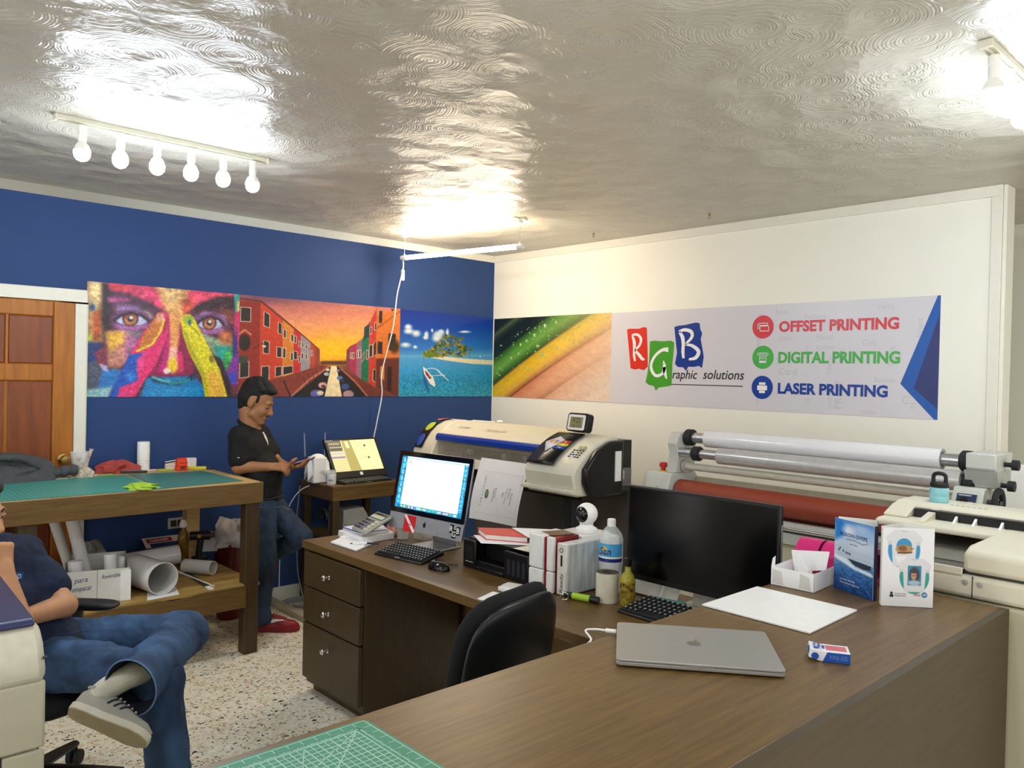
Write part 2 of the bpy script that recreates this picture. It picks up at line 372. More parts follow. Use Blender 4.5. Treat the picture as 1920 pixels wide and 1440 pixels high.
def tube_lamp():
    a = Vector((3.44, 4.88, 2.478)); c = Vector((3.56, 3.80, 2.464)); u = (c-a).normalized()
    t = thing('tube_light', 'slim glowing tube lamp hung from the ceiling near the wall corner', 'lamp', tuple(a))
    MB().cyl(a, c, .016, n=16).obj('tube', M_tube, t)
    for p, s in ((a, -1), (c, 1)):
        e = MB().cyl(p, p+u*s*.05, .019, n=16).cyl(p+u*s*.02, p+u*s*.02+Vector((0, 0, .03)), .006, n=8).obj('end_cap', M_white, t, bevel=.003)
        top = p+u*s*.02; MB().cyl(top, (top.x, top.y, H-.02), .0011, n=5).obj('suspension_wire', M_lgrey, t)
    p = a-u*.02; MB().lathe([(.012, -.02), (.022, -.012), (.024, 0)], (p.x, p.y, H), 14).obj('ceiling_hook', M_white, t)
    p = c+u*.02; MB().box(p.x-.06, p.x+.06, p.y-.012, p.y+.012, H-.012, H).box(p.x-.012, p.x+.012, p.y-.05, p.y+.05, H-.018, H).cyl((p.x, p.y, H-.012), (p.x, p.y, H-.035), .018, n=12).obj('ceiling_bracket', M_rail, t, bevel=.002)
    q = a-u*.035
    cable('power_cord', [q, q+Vector((0, 0, -.09)), (3.40, 4.93, 2.2), (3.395, 4.97, 1.95), (3.36, 5.05, 1.62), (3.37, 5.06, 1.45), (3.345, 5.08, 1.25), (3.30, 5.10, .98)], .0045, M_white, t)
    MB().box(q.x-.011, q.x+.011, q.y-.011, q.y+.011, q.z-.17, q.z-.09).obj('cord_switch', M_white, t, bevel=.004)
tube_lamp()
for x, y, s in ((4.285, 3.776, 'small metal hook in the ceiling left of the signboard lettering'), (4.233, 2.782, 'small metal hook in the ceiling above the service list signboard')):
    hk = MB().cyl((x, y, H-.012), (x, y, H), .006, n=8).ring((x, y, H-.022), (1, 0, 0), .009, .0018, 10, 5).obj('ceiling_hook', M_brass)
    tag(hk, s, 'hook', 'ceiling hooks')
# ---------------------------------------------------------------- printed panels (vertex-coloured print on thin boards)
class Paint:
    # raster of sRGB colours on a vertex grid; coordinates are those of a sketch of the print
    def __init__(s, nx, ny, x0, x1, top, bot):
        s.nx, s.ny = nx, ny; u, v = np.meshgrid(np.linspace(0, 1, nx), np.linspace(0, 1, ny))
        s.X = x0+u*(x1-x0); t = top[0]+(top[1]-top[0])*u; b_ = bot[0]+(bot[1]-bot[0])*u; s.Y = t+v*(b_-t); s.u, s.v = u, v
        s.im = np.zeros((ny, nx, 3)); s.rng = np.random.default_rng(3)
    def col(s, c):
        if isinstance(c, str): c = c.lstrip('#'); return np.array([int(c[i:i+2], 16)/255 for i in (0, 2, 4)])
        return np.asarray(c)
    def mix(s, a, c): a = np.clip(a, 0, 1)[..., None]; s.im = s.im*(1-a)+s.col(c)*a; return s
    def fill(s, c): s.im[:] = s.col(c); return s
    def grad(s, val, stops): 
        xs = [p for p, _ in stops]; cs = np.array([s.col(c) for _, c in stops]); return np.stack([np.interp(val, xs, cs[:, k]) for k in range(3)], -1)
    def polysd(s, pts):
        P = np.array(pts, float); d2 = np.full(s.X.shape, 1e12); ins = np.zeros(s.X.shape, bool); n = len(P)
        for i in range(n):
            ax, ay = P[i]; bx, by = P[(i+1) % n]; ex, ey = bx-ax, by-ay
            wx, wy = s.X-ax, s.Y-ay; t = np.clip((wx*ex+wy*ey)/(ex*ex+ey*ey+1e-9), 0, 1)
            d2 = np.minimum(d2, (wx-ex*t)**2+(wy-ey*t)**2)
            c = ((ay > s.Y) != (by > s.Y)) & (s.X < ex*(s.Y-ay)/(ey if abs(ey) > 1e-9 else 1e-9)+ax); ins ^= c
        d = np.sqrt(d2); return np.where(ins, d, -d)
    def poly(s, pts, c, soft=3, a=1): return s.mix(a*(s.polysd(pts)/soft+.5), c)
    def ell(s, x, y, rx, ry, c, soft=.15, a=1, rot=0):
        co, si = math.cos(rot), math.sin(rot); dx, dy = s.X-x, s.Y-y
        d = np.sqrt(((dx*co+dy*si)/rx)**2+((-dx*si+dy*co)/ry)**2); return s.mix(a*((1-d)/soft+.5), c)
    def line(s, pts, w, c, soft=3, a=1):
        d = np.full(s.X.shape, 1e9)
        for (ax, ay), (bx, by) in zip(pts[:-1], pts[1:]):
            ex, ey = bx-ax, by-ay; t = np.clip(((s.X-ax)*ex+(s.Y-ay)*ey)/(ex*ex+ey*ey+1e-9), 0, 1)
            d = np.minimum(d, np.hypot(s.X-ax-ex*t, s.Y-ay-ey*t))
        return s.mix(a*((w/2-d)/soft+.5), c)
    def noise(s, cells, sx=1, sy=1):
        gx, gy = max(2, int(cells*sx)), max(2, int(cells*sy)); g = s.rng.random((gy+2, gx+2))
        x = s.u*gx; y = s.v*gy; i = x.astype(int); j = y.astype(int); fx = x-i; fy = y-j
        return g[j, i]*(1-fx)*(1-fy)+g[j, i+1]*fx*(1-fy)+g[j+1, i]*(1-fx)*fy+g[j+1, i+1]*fx*fy
    def blur(s, n=1):
        for _ in range(n):
            p = np.pad(s.im, ((1, 1), (1, 1), (0, 0)), 'edge'); s.im = (p[:-2, 1:-1]+p[2:, 1:-1]+p[1:-1, :-2]+p[1:-1, 2:]+2*p[1:-1, 1:-1])/6
        return s
    def grain(s, cells, amt, sx=1, sy=1): s.im = np.clip(s.im*(1+amt*(s.noise(cells, sx, sy)[..., None]-.5)*2), 0, 1); return s
def board(name, M, w, h, p, mt, label=None, cat=None, parent=None, t=.004, group=None):
    ny, nx = p.ny, p.nx
    xs = np.linspace(-w/2, w/2, nx); ys = np.linspace(h/2, -h/2, ny); gx, gy = np.meshgrid(xs, ys)
    co = np.stack([gx, gy, np.full_like(gx, t), np.ones_like(gx)], -1).reshape(-1, 4)
    back = np.array([(-w/2, h/2, 0, 1), (w/2, h/2, 0, 1), (w/2, -h/2, 0, 1), (-w/2, -h/2, 0, 1)])
    co = np.r_[co, back] @ np.array(M).T
    idx = np.arange(nx*ny).reshape(ny, nx); q = np.stack([idx[:-1, :-1], idx[1:, :-1], idx[1:, 1:], idx[:-1, 1:]], -1).reshape(-1, 4)
    k = nx*ny; fs = q.tolist()+[[k, k+1, k+2, k+3], list(idx[0])+[k+1, k], list(idx[-1][::-1])+[k+3, k+2], list(idx[:, -1])+[k+2, k+1], list(idx[:, 0][::-1])+[k, k+3]]
    me = bpy.data.meshes.new(name); me.from_pydata(co[:, :3].tolist(), [], fs); me.materials.append(mt)
    c = np.clip(p.im, 0, 1).reshape(-1, 3); c = np.where(c <= .04045, c/12.92, ((c+.055)/1.055)**2.4)
    c = np.r_[c, np.full((4, 3), .7)]; at = me.color_attributes.new('Col', 'FLOAT_COLOR', 'POINT')
    at.data.foreach_set('color', np.c_[c, np.ones(len(c))].astype(np.float32).ravel())
    o = bpy.data.objects.new(name, me); COL.objects.link(o)
    if parent is not None: o.parent = parent; o.matrix_parent_inverse = pinv(parent)
    if label: tag(o, label, cat, group)
    return o
M_vinyl = mat_vcol('printed_vinyl', .32, spec=.4)

def face_print():
    p = Paint(380, 290, 645, 1808, (110, 212), (972, 972)); P = p.poly
    p.fill('#55283a')
    P([(645,90),(770,100),(760,560),(700,600),(645,600)], '#b98a55', 30); P([(655,100),(735,100),(745,240),(700,340),(650,330)], '#d9bd86', 25)
    p.ell(684,305,18,26,'#1c4f9a',.3); P([(690,330),(745,340),(740,540),(690,560)], '#ad4f28', 20); P([(645,480),(690,520),(680,570),(645,560)], '#b9c63e', 10)
    P([(745,120),(850,130),(830,200),(800,480),(770,540),(745,420)], '#241820', 25)
    P([(785,120),(1160,140),(1200,330),(1060,260),(930,195),(800,180)], '#cf3f68', 18); P([(790,120),(960,130),(930,180),(800,165)], '#d93f52', 14)
    P([(800,215),(900,195),(1060,255),(1180,330),(1100,350),(960,300),(820,310)], '#4b2a46', 25); P([(780,225),(960,235),(950,260),(790,275)], '#a2467e', 12, .8)
    P([(840,285),(1000,290),(1110,370),(1090,400),(960,330),(850,350)], '#87679a', 20, .8); P([(1000,320),(1080,330),(1130,390),(1080,390)], '#b3a88a', 14, .7)
    P([(1120,140),(1430,175),(1390,300),(1330,420),(1240,430),(1200,310)], '#e3a86a', 30); P([(1170,150),(1330,165),(1310,260),(1220,270)], '#ecc183', 25)
    P([(1390,175),(1770,205),(1720,240),(1500,270),(1380,340),(1350,300)], '#d84668', 20); P([(1320,260),(1440,230),(1420,330),(1360,400)], '#c8503a', 25, .8)
    P([(1370,350),(1470,275),(1620,225),(1765,225),(1765,350),(1640,310),(1480,330)], '#33202c', 20); P([(1640,300),(1765,330),(1760,440),(1660,380)], '#7a3b34', 20)
    P([(1420,380),(1520,330),(1680,360),(1720,470),(1600,350),(1470,400)], '#8a6a9a', 14, .8)
    # cheeks
    P([(770,480),(880,470),(1050,480),(1010,600),(900,740),(840,780),(790,740)], '#b97a6a', 20); P([(775,490),(900,485),(900,560),(810,640)], '#d8a53c', 25); P([(930,520),(1040,500),(1000,600),(900,690)], '#9c5f8a', 25)
    P([(880,480),(1060,480),(1020,540)], '#84788a', 15, .8)
    P([(1490,490),(1620,540),(1745,520),(1755,700),(1700,795),(1590,660)], '#8aa488', 20); P([(1600,590),(1750,600),(1750,700),(1700,795),(1620,690)], '#1f8f86', 25); P([(1690,640),(1750,620),(1740,740),(1690,780)], '#3da348', 16)
    P([(1640,470),(1750,490),(1745,590),(1640,580)], '#b0653c', 25, .8)
    p.blur(14); p.grain(18,.22).grain(40,.16)
    # eyes
    for x, y, rx in ((958,398,128), (1565,428,112)):
        p.ell(x,y,rx*1.12,74,'#6c3f78',.3); p.ell(x,y+42,rx*.95,34,'#a4639f',.4); p.ell(x,y,rx,44,'#3a1f34',.1); p.ell(x+(4),y+3,rx*.9,38,'#b9bfe2',.12)
        p.ell(x-8,y-8,58,54,'#2c1716',.12); p.ell(x-8,y-6,48,46,'#9a5430',.15); p.ell(x-8,y+6,38,28,'#c07c50',.4); p.ell(x-8,y-8,22,22,'#1a0f10',.2); p.ell(x-4,y-16,15,13,'#f2f2f2',.3)
        p.line([(x-rx,y+8),(x-70,y-36),(x,y-52),(x+70,y-34),(x+rx,y+12)], 15, '#2a1626', 8)
    # nose
    P([(1235,420),(1330,420),(1420,700),(1440,800),(1340,830),(1110,830),(1090,790),(1190,640)], '#8a1846', 25); P([(1230,480),(1255,470),(1240,640),(1215,790),(1150,790),(1190,690)], '#c4127a', 18)
    P([(1240,330),(1320,330),(1320,520),(1300,640),(1330,760),(1270,800),(1215,770),(1245,620)], '#e39a58', 22); P([(1250,600),(1300,600),(1320,740),(1270,800),(1235,720)], '#efb6a0', 16); p.ell(1276,735,40,55,'#f4c434',.5); p.ell(1225,780,26,22,'#f3d9d8',.5)
    P([(1300,640),(1340,640),(1360,770),(1320,800)], '#d5286a', 18)
    # mouth
    P([(1075,830),(1440,815),(1530,900),(1545,980),(1025,980)], '#1479ba', 22); P([(1100,820),(1230,850),(1340,860),(1440,800),(1450,840),(1300,890),(1120,860)], '#0c3550', 16); p.line([(1120,825),(1190,850),(1260,862)], 18, '#58b5bd', 12); p.line([(1250,870),(1340,865),(1400,845)], 22, '#128f96', 14)
    P([(1110,900),(1480,900),(1500,980),(1080,980)], '#1c8cc8', 40, .8)
    # left lower
    P([(645,700),(720,690),(800,780),(840,980),(645,980)], '#4a5268', 20); P([(645,560),(740,570),(750,690),(645,720)], '#1b3474', 20); P([(700,640),(780,580),(790,720),(730,740)], '#7d3146', 14); P([(760,760),(890,770),(920,830),(800,930),(730,900)], '#2372bd', 18); P([(645,920),(830,890),(800,980),(645,980)], '#8bb9be', 20, .9); P([(730,720),(790,740),(800,790),(760,770)], '#b9a2cc', 8)
    # right edge
    P([(1760,205),(1815,205),(1815,400),(1770,360)], '#3a8f8a', 14); P([(1785,260),(1815,260),(1815,420),(1790,400)], '#cfc67a', 10); P([(1765,350),(1815,330),(1815,640),(1770,600)], '#cf2a6e', 14); P([(1760,560),(1790,440),(1800,640),(1765,690)], '#22307e', 12, .8)
    P([(1700,800),(1760,680),(1815,640),(1815,900),(1740,880)], '#7a2d9a', 20); P([(1720,800),(1790,790),(1790,880),(1730,860)], '#2f3fae', 18); P([(1560,640),(1660,690),(1720,830),(1790,980),(1690,980)], '#2a181c', 20); P([(1740,900),(1815,880),(1815,980),(1760,980)], '#5c2438', 18)
    p.blur(3)
    # fingers
    P([(1128,385),(1150,345),(1190,333),(1228,352),(1240,400),(1215,560),(1150,720),(1060,850),(985,980),(800,980),(870,840),(945,660),(1050,480)], '#df2c70', 12); P([(1180,560),(1235,420),(1228,360),(1200,400)], '#a81f4a', 10, .7)
    P([(1125,390),(1150,347),(1195,345),(1195,430),(1140,560),(1060,620),(995,640),(1050,500)], '#c5742f', 12); p.line([(1200,395),(1175,480),(1110,580),(1000,630)], 16, '#ecca3c', 8); P([(1140,360),(1195,350),(1200,400),(1150,420)], '#dca08a', 10)
    P([(945,655),(1060,645),(1020,740),(1005,850),(930,890),(850,980),(800,980),(865,845)], '#1450b6', 14); P([(1000,690),(1060,640),(1050,760),(1000,800)], '#e8418a', 12, .9); P([(880,900),(1000,860),(960,980),(870,980)], '#e6397c', 14); p.ell(960,820,40,40,'#2f7fd6',.6,.7)
    P([(1325,400),(1345,365),(1395,355),(1430,380),(1480,470),(1560,610),(1650,770),(1720,980),(1535,980),(1500,820),(1400,650),(1345,510)], '#d9ce1c', 12); P([(1335,470),(1400,640),(1500,810),(1545,980),(1580,980),(1530,800),(1420,610),(1370,480)], '#a8a616', 14, .8)
    P([(1540,780),(1640,780),(1710,980),(1560,980)], '#e5b23e', 40, .9); P([(1345,370),(1420,370),(1430,420),(1360,430)], '#8fa838', 16, .9); p.ell(1398,418,12,22,'#1c5a78',.4); p.line([(1400,440),(1440,470),(1480,520)], 8, '#8a8a1a', 6)
    p.ell(1580,690,22,30,'#7d7418',.5,.8)
    p.blur(2); p.grain(140,.16).grain(60,.10)
    n = p.noise(190); p.mix(np.clip((n-.80)*5, 0, .30)*(p.Y > 200), '#f0e2d8')
    board('wall_print', frame(((1.354+2.292)/2, B-.001, 1.777), (1,0,0), (0,0,1)), .938, .69, p, M_vinyl, 'wall print of a paint-covered face with two fingers beside the nose', 'poster')
face_print()
def canal_print():
    p = Paint(440, 240, 50, 1190, (205, 312), (930, 930)); P = p.poly
    p.im = p.grad(p.Y, [(200,'#7d4c5e'),(300,'#b9695f'),(400,'#dd8f66'),(500,'#eda24a'),(600,'#f3ad1c'),(660,'#e9931c'),(700,'#7a4530')])
    p.ell(660,610,170,90,'#fbbf22',1.0,.7); p.ell(260,230,210,30,'#6c4560',1.2,.7); p.ell(900,300,160,30,'#c88a6e',1.2,.5)
    p.line([(600,690),(790,690)], 24, '#5e3a2a', 10)
    def face(x0, x1, c, T, Bt, win=(), frm='#d8c2b0'):
        ty = lambda x: np.interp(x, [q[0] for q in T], [q[1] for q in T]); by = lambda x: np.interp(x, [q[0] for q in Bt], [q[1] for q in Bt])
        P([(x0,ty(x0)),(x1,ty(x1)),(x1,by(x1)),(x0,by(x0))], c, 3)
        for a, b_, u0, u1 in win:
            for m, cc in ((4, frm), (0, '#2a2522')):
                y = lambda x, f: ty(x)+(by(x)-ty(x))*f
                P([(a-m,y(a,u0)-m),(b_+m,y(b_,u0)-m),(b_+m,y(b_,u1)+m),(a-m,y(a,u1)+m)], cc, 2.5)
    TL = [(50,245),(180,262),(325,378),(440,480),(545,565),(580,600)]; BL = [(50,860),(185,832),(325,790),(450,752),(580,708)]
    face(50,182,'#8e2a1d',TL,BL,[(60,118,.08,.24),(60,112,.72,.9)]); p.ell(85,545,36,60,'#2a1d1a',.2); p.line([(45,490),(85,455),(125,490)], 10, '#d9806a', 4); P([(50,640),(105,640),(105,690),(50,690)], '#37402a', 8)
    face(182,327,'#c23c22',TL,BL,[(205,238,.08,.26),(205,238,.46,.62),(298,318,.1,.27),(292,320,.5,.66),(196,240,.8,.98),(285,322,.82,.97)]); p.line([(140,590),(190,550),(215,560)], 4, '#1e1614', 3); p.ell(208,572,12,8,'#f3dcb8',.4)
    face(327,400,'#cf7d2c',TL,BL,[(334,346,.16,.3),(332,346,.5,.66),(384,396,.16,.3),(384,396,.55,.7),(335,396,.83,.97)]); face(400,450,'#bd2c33',TL,BL,[(406,416,.15,.3),(404,424,.5,.68),(438,446,.2,.34),(438,446,.6,.74)])
    face(450,515,'#938b92',TL,BL,[(458,466,.2,.32),(456,466,.5,.64),(484,492,.2,.32),(484,492,.5,.66)]); face(515,548,'#b4432e',TL,BL,[(524,530,.3,.5)]); face(548,582,'#8d4038',TL,BL)
    P([(50,225),(185,245),(330,372),(580,595),(580,603),(325,384),(182,262),(50,240)], '#6a2a22', 3)
    TR = [(775,600),(800,572),(850,550),(890,530),(905,440),(945,412),(946,395),(1000,350),(1001,302),(1190,312)]; BR = [(775,718),(850,778),(900,815),(945,830),(1000,868),(1190,930)]
    face(775,800,'#7d3b46',TR,BR); face(800,850,'#a13050',TR,BR,[(806,812,.3,.5),(822,830,.3,.5)]); face(850,892,'#8f6072',TR,BR,[(856,862,.25,.45),(870,880,.25,.45)],'#e0d0d8')
    face(890,946,'#1d6a4c',TR,BR,[(895,905,.45,.6),(928,938,.45,.6)]); P([(905,440),(945,412),(945,505),(905,530)], '#263c3c', 3); face(945,1001,'#bf3b30',TR,BR,[(952,962,.12,.22),(988,998,.1,.2),(950,970,.4,.58),(982,1002,.4,.58),(982,1000,.76,.92)])
    face(1000,1192,'#c46c2c',TR,BR,[(1022,1042,.04,.18),(1015,1048,.42,.56),(1100,1155,.3,.49),(1030,1075,.72,.9)], '#7a3a22'); P([(1000,660),(1192,655),(1192,940),(1000,870)], '#5e2a22', 8, .6); P([(1035,715),(1072,715),(1072,820),(1035,800)], '#c98a4a', 8, .6); P([(1095,720),(1130,720),(1130,900),(1095,880)], '#2a1a18', 4); p.line([(1000,450),(1190,330)], 6, '#7a3a1c', 4); p.ell(1150,580,40,50,'#3a2a1a',.6,.8); P([(1110,312),(1145,312),(1125,330)], '#2a2a30', 3)
    # quays and water
    P([(50,850),(330,795),(590,706),(655,716),(380,935),(50,935)], '#82382d', 4); p.line([(655,716),(510,810),(385,935)], 14, '#b9705c', 4); p.line([(340,820),(385,930)], 9, '#2a1a18', 3)
    for i in range(5): p.line([(470+i*30,790-i*18),(490+i*28,850-i*22)], 3, '#3a2018', 2)
    P([(655,718),(665,735),(628,935),(390,935)], '#241c1b', 4); P([(664,712),(704,712),(748,935),(620,935)], '#ecd8aa', 4); P([(704,715),(740,735),(945,935),(748,935)], '#241c1e', 4); P([(738,730),(1000,868),(1150,935),(940,935)], '#6e3026', 4); p.line([(738,735),(850,830),(940,930)], 12, '#a8604e', 4)
    for x, y, r, c in ((640,740,14,'#d9cdbb'),(632,770,18,'#b9c0cc'),(606,850,30,'#d9a9a4'),(612,858,16,'#5a3030'),(560,910,40,'#5d62a0'),(590,905,24,'#d3c6b8'),(716,745,12,'#7d7f96'),(730,800,22,'#5a76ac'),(745,815,18,'#2c3a5a'),(770,860,30,'#3c4f8a'),(795,915,40,'#b08a90')): p.ell(x,y,r,r*.7,c,.25)
    p.grain(180,.08,1.5,1).grain(50,.06)
    board('wall_print', frame(((2.292+3.602)/2, B-.001, 1.777), (1,0,0), (0,0,1)), 1.31, .69, p, M_vinyl, 'wall print of a canal between red and orange houses at sunset', 'poster')
canal_print()
def island_print():
    p = Paint(330, 230, 1185, 1865, (320, 384), (930, 936)); P = p.poly
    p.im = p.grad(p.Y, [(320,'#0a2a88'),(450,'#0d3f9c'),(600,'#2a73bd'),(640,'#4a93c8'),(646,'#5ba6cc'),(662,'#4d96cf'),(740,'#3292cb'),(820,'#1c88b8'),(936,'#2793b4')])
    n = p.noise(150,1.5,1)*.6+p.noise(70,1.4,1)*.4; f = np.clip((p.Y-720)/120, 0, 1); p.im = np.clip(p.im*(1+(.9*(n-.5)*f)[..., None]), 0, 1)
    for x, y, rx, ry in ((1240,445,26,22),(1245,475,36,20),(1225,570,34,18),(1290,585,16,12),(1295,490,30,24),(1365,500,16,26),(1360,520,20,14),(1405,470,8,14),(1450,500,40,28),(1440,525,36,26),(1515,485,12,28),(1470,480,24,18),(1645,482,46,8)):
        p.ell(x,y,rx,ry,'#b9c6d4',.7,.75); p.ell(x-3,y-4,rx*.6,ry*.6,'#dbe2e6',.8,.5)
    P([(1350,655),(1480,650),(1640,668),(1870,684),(1870,716),(1700,706),(1540,685),(1440,668)], '#dcd3b4', 6)
    rg = np.random.default_rng(5)
    for i in range(170):
        x = rg.uniform(1355,1655); hgt = 150*math.exp(-((x-1535)/110)**2)+26; y = 655-rg.random()**.8*hgt*.94; c = ['#5d6a28','#4a5524','#86803c','#a08a4a','#38431f','#6f7a2e'][rg.integers(6)]
        p.ell(x,y,rg.uniform(8,17),rg.uniform(4,9),c,.5,.9,rg.uniform(-1,1))
    for x, y in ((1690,605),(1500,520),(1555,512),(1620,530)):
        for a in range(7): p.line([(x,y),(x+26*math.cos(a*.9),y+16*math.sin(a*.9)-4)], 5, '#5b6428', 3)
    p.line([(1690,610),(1680,655)], 4, '#5a4a30', 3); p.ell(1400,640,48,18,'#5c7a28',.4)
    P([(1345,745),(1362,780),(1395,900),(1385,910),(1352,830)], '#124a8c', 14, .8)
    P([(1345,722),(1358,730),(1420,800),(1436,850),(1430,866),(1400,845),(1355,775)], '#e6e4e0', 3); P([(1358,748),(1372,758),(1408,800),(1395,812),(1368,780)], '#7a3434', 3)
    for L in ([(1365,740),(1410,733),(1450,745)], [(1390,788),(1505,782)], [(1440,740),(1470,772),(1530,822)], [(1450,745),(1520,815)]): p.line(L, 4, '#dfe6ea', 2)
    p.ell(1767,655,4,6,'#e8eef2',.5); p.grain(120,.05)
    board('wall_print', frame(((3.602+4.587)/2-.002, B-.001, 1.774), (1,0,0), (0,0,1)), .978, .688, p, M_vinyl, 'wall print of a palm island with a white outrigger boat on blue sea', 'poster')
island_print()
M_signw = mat('sign_vinyl', '#d5d2d9', .3, var=.01, scale=3)
def sign():
    t = thing('signboard', 'long white signboard with company logo and printing services on the cream wall', 'sign', (W, 3.0, 1.43))
    p = Paint(260, 240, 20, 878, (378, 335), (925, 972)); T = p.Y+.70*(p.X-20); fade = np.clip((p.X-300)/560, 0, 1)
    lf = p.grad(T, [(378,'#0e1a1a'),(470,'#15241f'),(500,'#4a5a38'),(520,'#2c3a2a'),(560,'#101c18'),(655,'#12211a'),(668,'#2a4d1a'),(720,'#4f8a2a'),(770,'#62993a'),(815,'#3c6a20'),(842,'#2a4416'),(850,'#6a4a10'),(862,'#c9a015'),(930,'#e2b81c'),(985,'#d9a63a'),(1022,'#a86a30'),(1034,'#7a3a22'),(1042,'#c97a50'),(1120,'#dc9a70'),(1180,'#d78e66'),(1222,'#b06a48'),(1232,'#d99a78'),(1340,'#e4b494'),(1420,'#d9a888'),(1440,'#e6c0a4')])
    pale = p.grad(T, [(378,'#4a5a40'),(700,'#8f9c6c'),(850,'#b0ab7c'),(900,'#dcc282'),(1030,'#d9bd8c'),(1045,'#c8a884'),(1060,'#e2c4a2'),(1220,'#dcc0a4'),(1440,'#e2d0c0')])
    p.im = lf*(1-fade[..., None]*.85)+pale*fade[..., None]*.85
    rg = np.random.default_rng(8)
    for i in range(150):
        x = rg.uniform(30,860); y = rg.uniform(600,1000)-.70*(x-20); r = rg.uniform(2,7)*(1+(i % 9 == 0))
        if y > 330: p.ell(x,y,r,r*1.1,'#86a860',.5,.6); p.ell(x-r*.3,y-r*.3,r*.4,r*.4,'#d9e6bc',.5,.8)
    for x, y, r in ((424,428,15),(346,494,13),(504,402,11),(240,560,10),(166,655,11),(225,625,9)): p.ell(x,y,r,r*1.2,'#5e8a4a',.3); p.ell(x,y,r*.7,r,'#9cbd7a',.4); p.ell(x-r*.3,y-r*.4,r*.3,r*.3,'#eef4dc',.5)
    p.grain(90,.035).grain(30,.03)
    board('leaf_picture', frame((W-.001, (5.16+3.838)/2, 1.768), (0,-1,0), (0,0,1)), 5.16-3.838, .672, p, M_vinyl, parent=t)
    t.children[0]['label'] = 'close-up picture of wet green and yellow leaves'
    F = frame((W-.0015, 0, 0), (0,-1,0), (0,0,1))          # local x = -world y, local y = world z
    MB().box(-3.838, -1.552, 1.43, 2.101, -.001, .003, M=F).obj('panel', M_signw, t)
    wl = lambda L: [(-y, z) for y, z in L]
    C = dict(r=mat('sign_red', '#d8321f', .3, var=.02), g=mat('sign_green', '#479f2c', .3, var=.02), b=mat('sign_blue', '#103a8f', .3, var=.02), n=mat('sign_navy', '#24306c', .3, var=.02), k=mat('sign_black', '#141416', .35), w=mat('sign_white', '#f2f0f0', .3, var=.01), sr=mat('service_red', '#d5414a', .3, var=.02), sg=mat('service_green', '#4bb04f', .3, var=.02), sb=mat('service_blue', '#123f96', .3, var=.02), gh=mat('sign_pale_grey', '#c3c0c8', .3, var=.01))
    tiles = dict(r=[(3.69,1.971),(3.671,1.979),(3.581,1.976),(3.538,1.987),(3.509,1.981),(3.498,1.821),(3.492,1.702),(3.528,1.676),(3.572,1.686),(3.61,1.679),(3.649,1.69),(3.661,1.782)],
        g=[(3.479,1.883),(3.442,1.887),(3.37,1.882),(3.299,1.885),(3.269,1.873),(3.271,1.82),(3.28,1.723),(3.283,1.572),(3.324,1.564),(3.39,1.555),(3.417,1.532),(3.435,1.564),(3.482,1.572),(3.509,1.592),(3.496,1.642),(3.481,1.742)],
        b=[(3.272,1.979),(3.238,1.988),(3.186,1.991),(3.097,2.005),(3.066,2.0),(3.06,1.959),(3.043,1.93),(3.055,1.893),(3.039,1.827),(3.027,1.771),(3.038,1.696),(3.066,1.71),(3.099,1.703),(3.149,1.704),(3.166,1.674),(3.189,1.699),(3.235,1.702),(3.259,1.723),(3.244,1.8),(3.258,1.887)])
    for k, nm in (('r','red tile of the logo with a white letter'), ('b','blue tile of the logo with a white letter'), ('g','green tile of the logo with a white letter')):
        q = wl(tiles[k]); z = {'r': .0034, 'b': .0036, 'g': .0042}[k]
        o = MB().add([(a, c, z) for a, c in q], [tuple(range(len(q)))], 0, F).obj('logo_tile', C[k], t, smooth=0); o['label'] = nm
        s = MB(); zz = z+.0006
        def br(L, wds):
            pts = [tuple(v)[:2] for v in smoothpath([(a, c, 0) for a, c in wl(L)], 5)]; ws = np.interp(np.linspace(0, 1, len(pts)), np.linspace(0, 1, len(wds)), wds); ribbon(s, pts, ws, F, zz)
        if k == 'r':
            br([(3.641,1.929),(3.621,1.883),(3.617,1.822),(3.618,1.782),(3.609,1.741)], [.012,.028,.024,.022,.016]); br([(3.643,1.932),(3.592,1.933),(3.56,1.902),(3.571,1.857),(3.612,1.822)], [.016,.018,.024,.02,.016]); br([(3.612,1.822),(3.569,1.782),(3.543,1.757),(3.522,1.754)], [.016,.026,.022,.012])
        elif k == 'g':
            br([(3.317,1.822),(3.368,1.82),(3.427,1.781),(3.462,1.722),(3.454,1.672),(3.416,1.638),(3.363,1.654),(3.347,1.70),(3.356,1.745)], [.034,.022,.02,.022,.024,.022,.02,.03,.008]); br([(3.347,1.70),(3.342,1.664),(3.326,1.618)], [.03,.03,.012])
        else:
            br([(3.228,1.944),(3.201,1.905),(3.194,1.857),(3.195,1.809),(3.189,1.762)], [.02,.03,.026,.026,.02]); br([(3.231,1.946),(3.185,1.958),(3.131,1.942),(3.127,1.904),(3.177,1.857)], [.02,.022,.026,.024,.014]); br([(3.177,1.857),(3.12,1.847),(3.069,1.809),(3.09,1.766),(3.145,1.754)], [.014,.022,.03,.026,.014])
        s.obj('logo_letter', C['w'], o, smooth=0)
    text('raphic', 'lettering', F @ Matrix.Translation((-3.176, 1.641, .0036)), .082, C['k'], t, w=.205, bold=.008, shear=.22); text('solutions', 'lettering', F @ Matrix.Translation((-2.874, 1.653, .0036)), .062, C['k'], t, w=.31, bold=.008, shear=.22)
    MB().box(-3.284, -2.727, 1.577, 1.583, .003, .0036, M=F).obj('underline', C['k'], t)
    for s, c, x0, x1, z, h in (('OFFSET PRINTING','sr',2.485,1.764,1.9585,.07), ('DIGITAL PRINTING','sg',2.485,1.753,1.7665,.072), ('LASER PRINTING','sb',2.482,1.815,1.575,.07)):
        text(s, 'service_lettering', F @ Matrix.Translation((-(x0+x1)/2, z, .0042)), h, C[c], t, w=x0-x1, bold=.04)
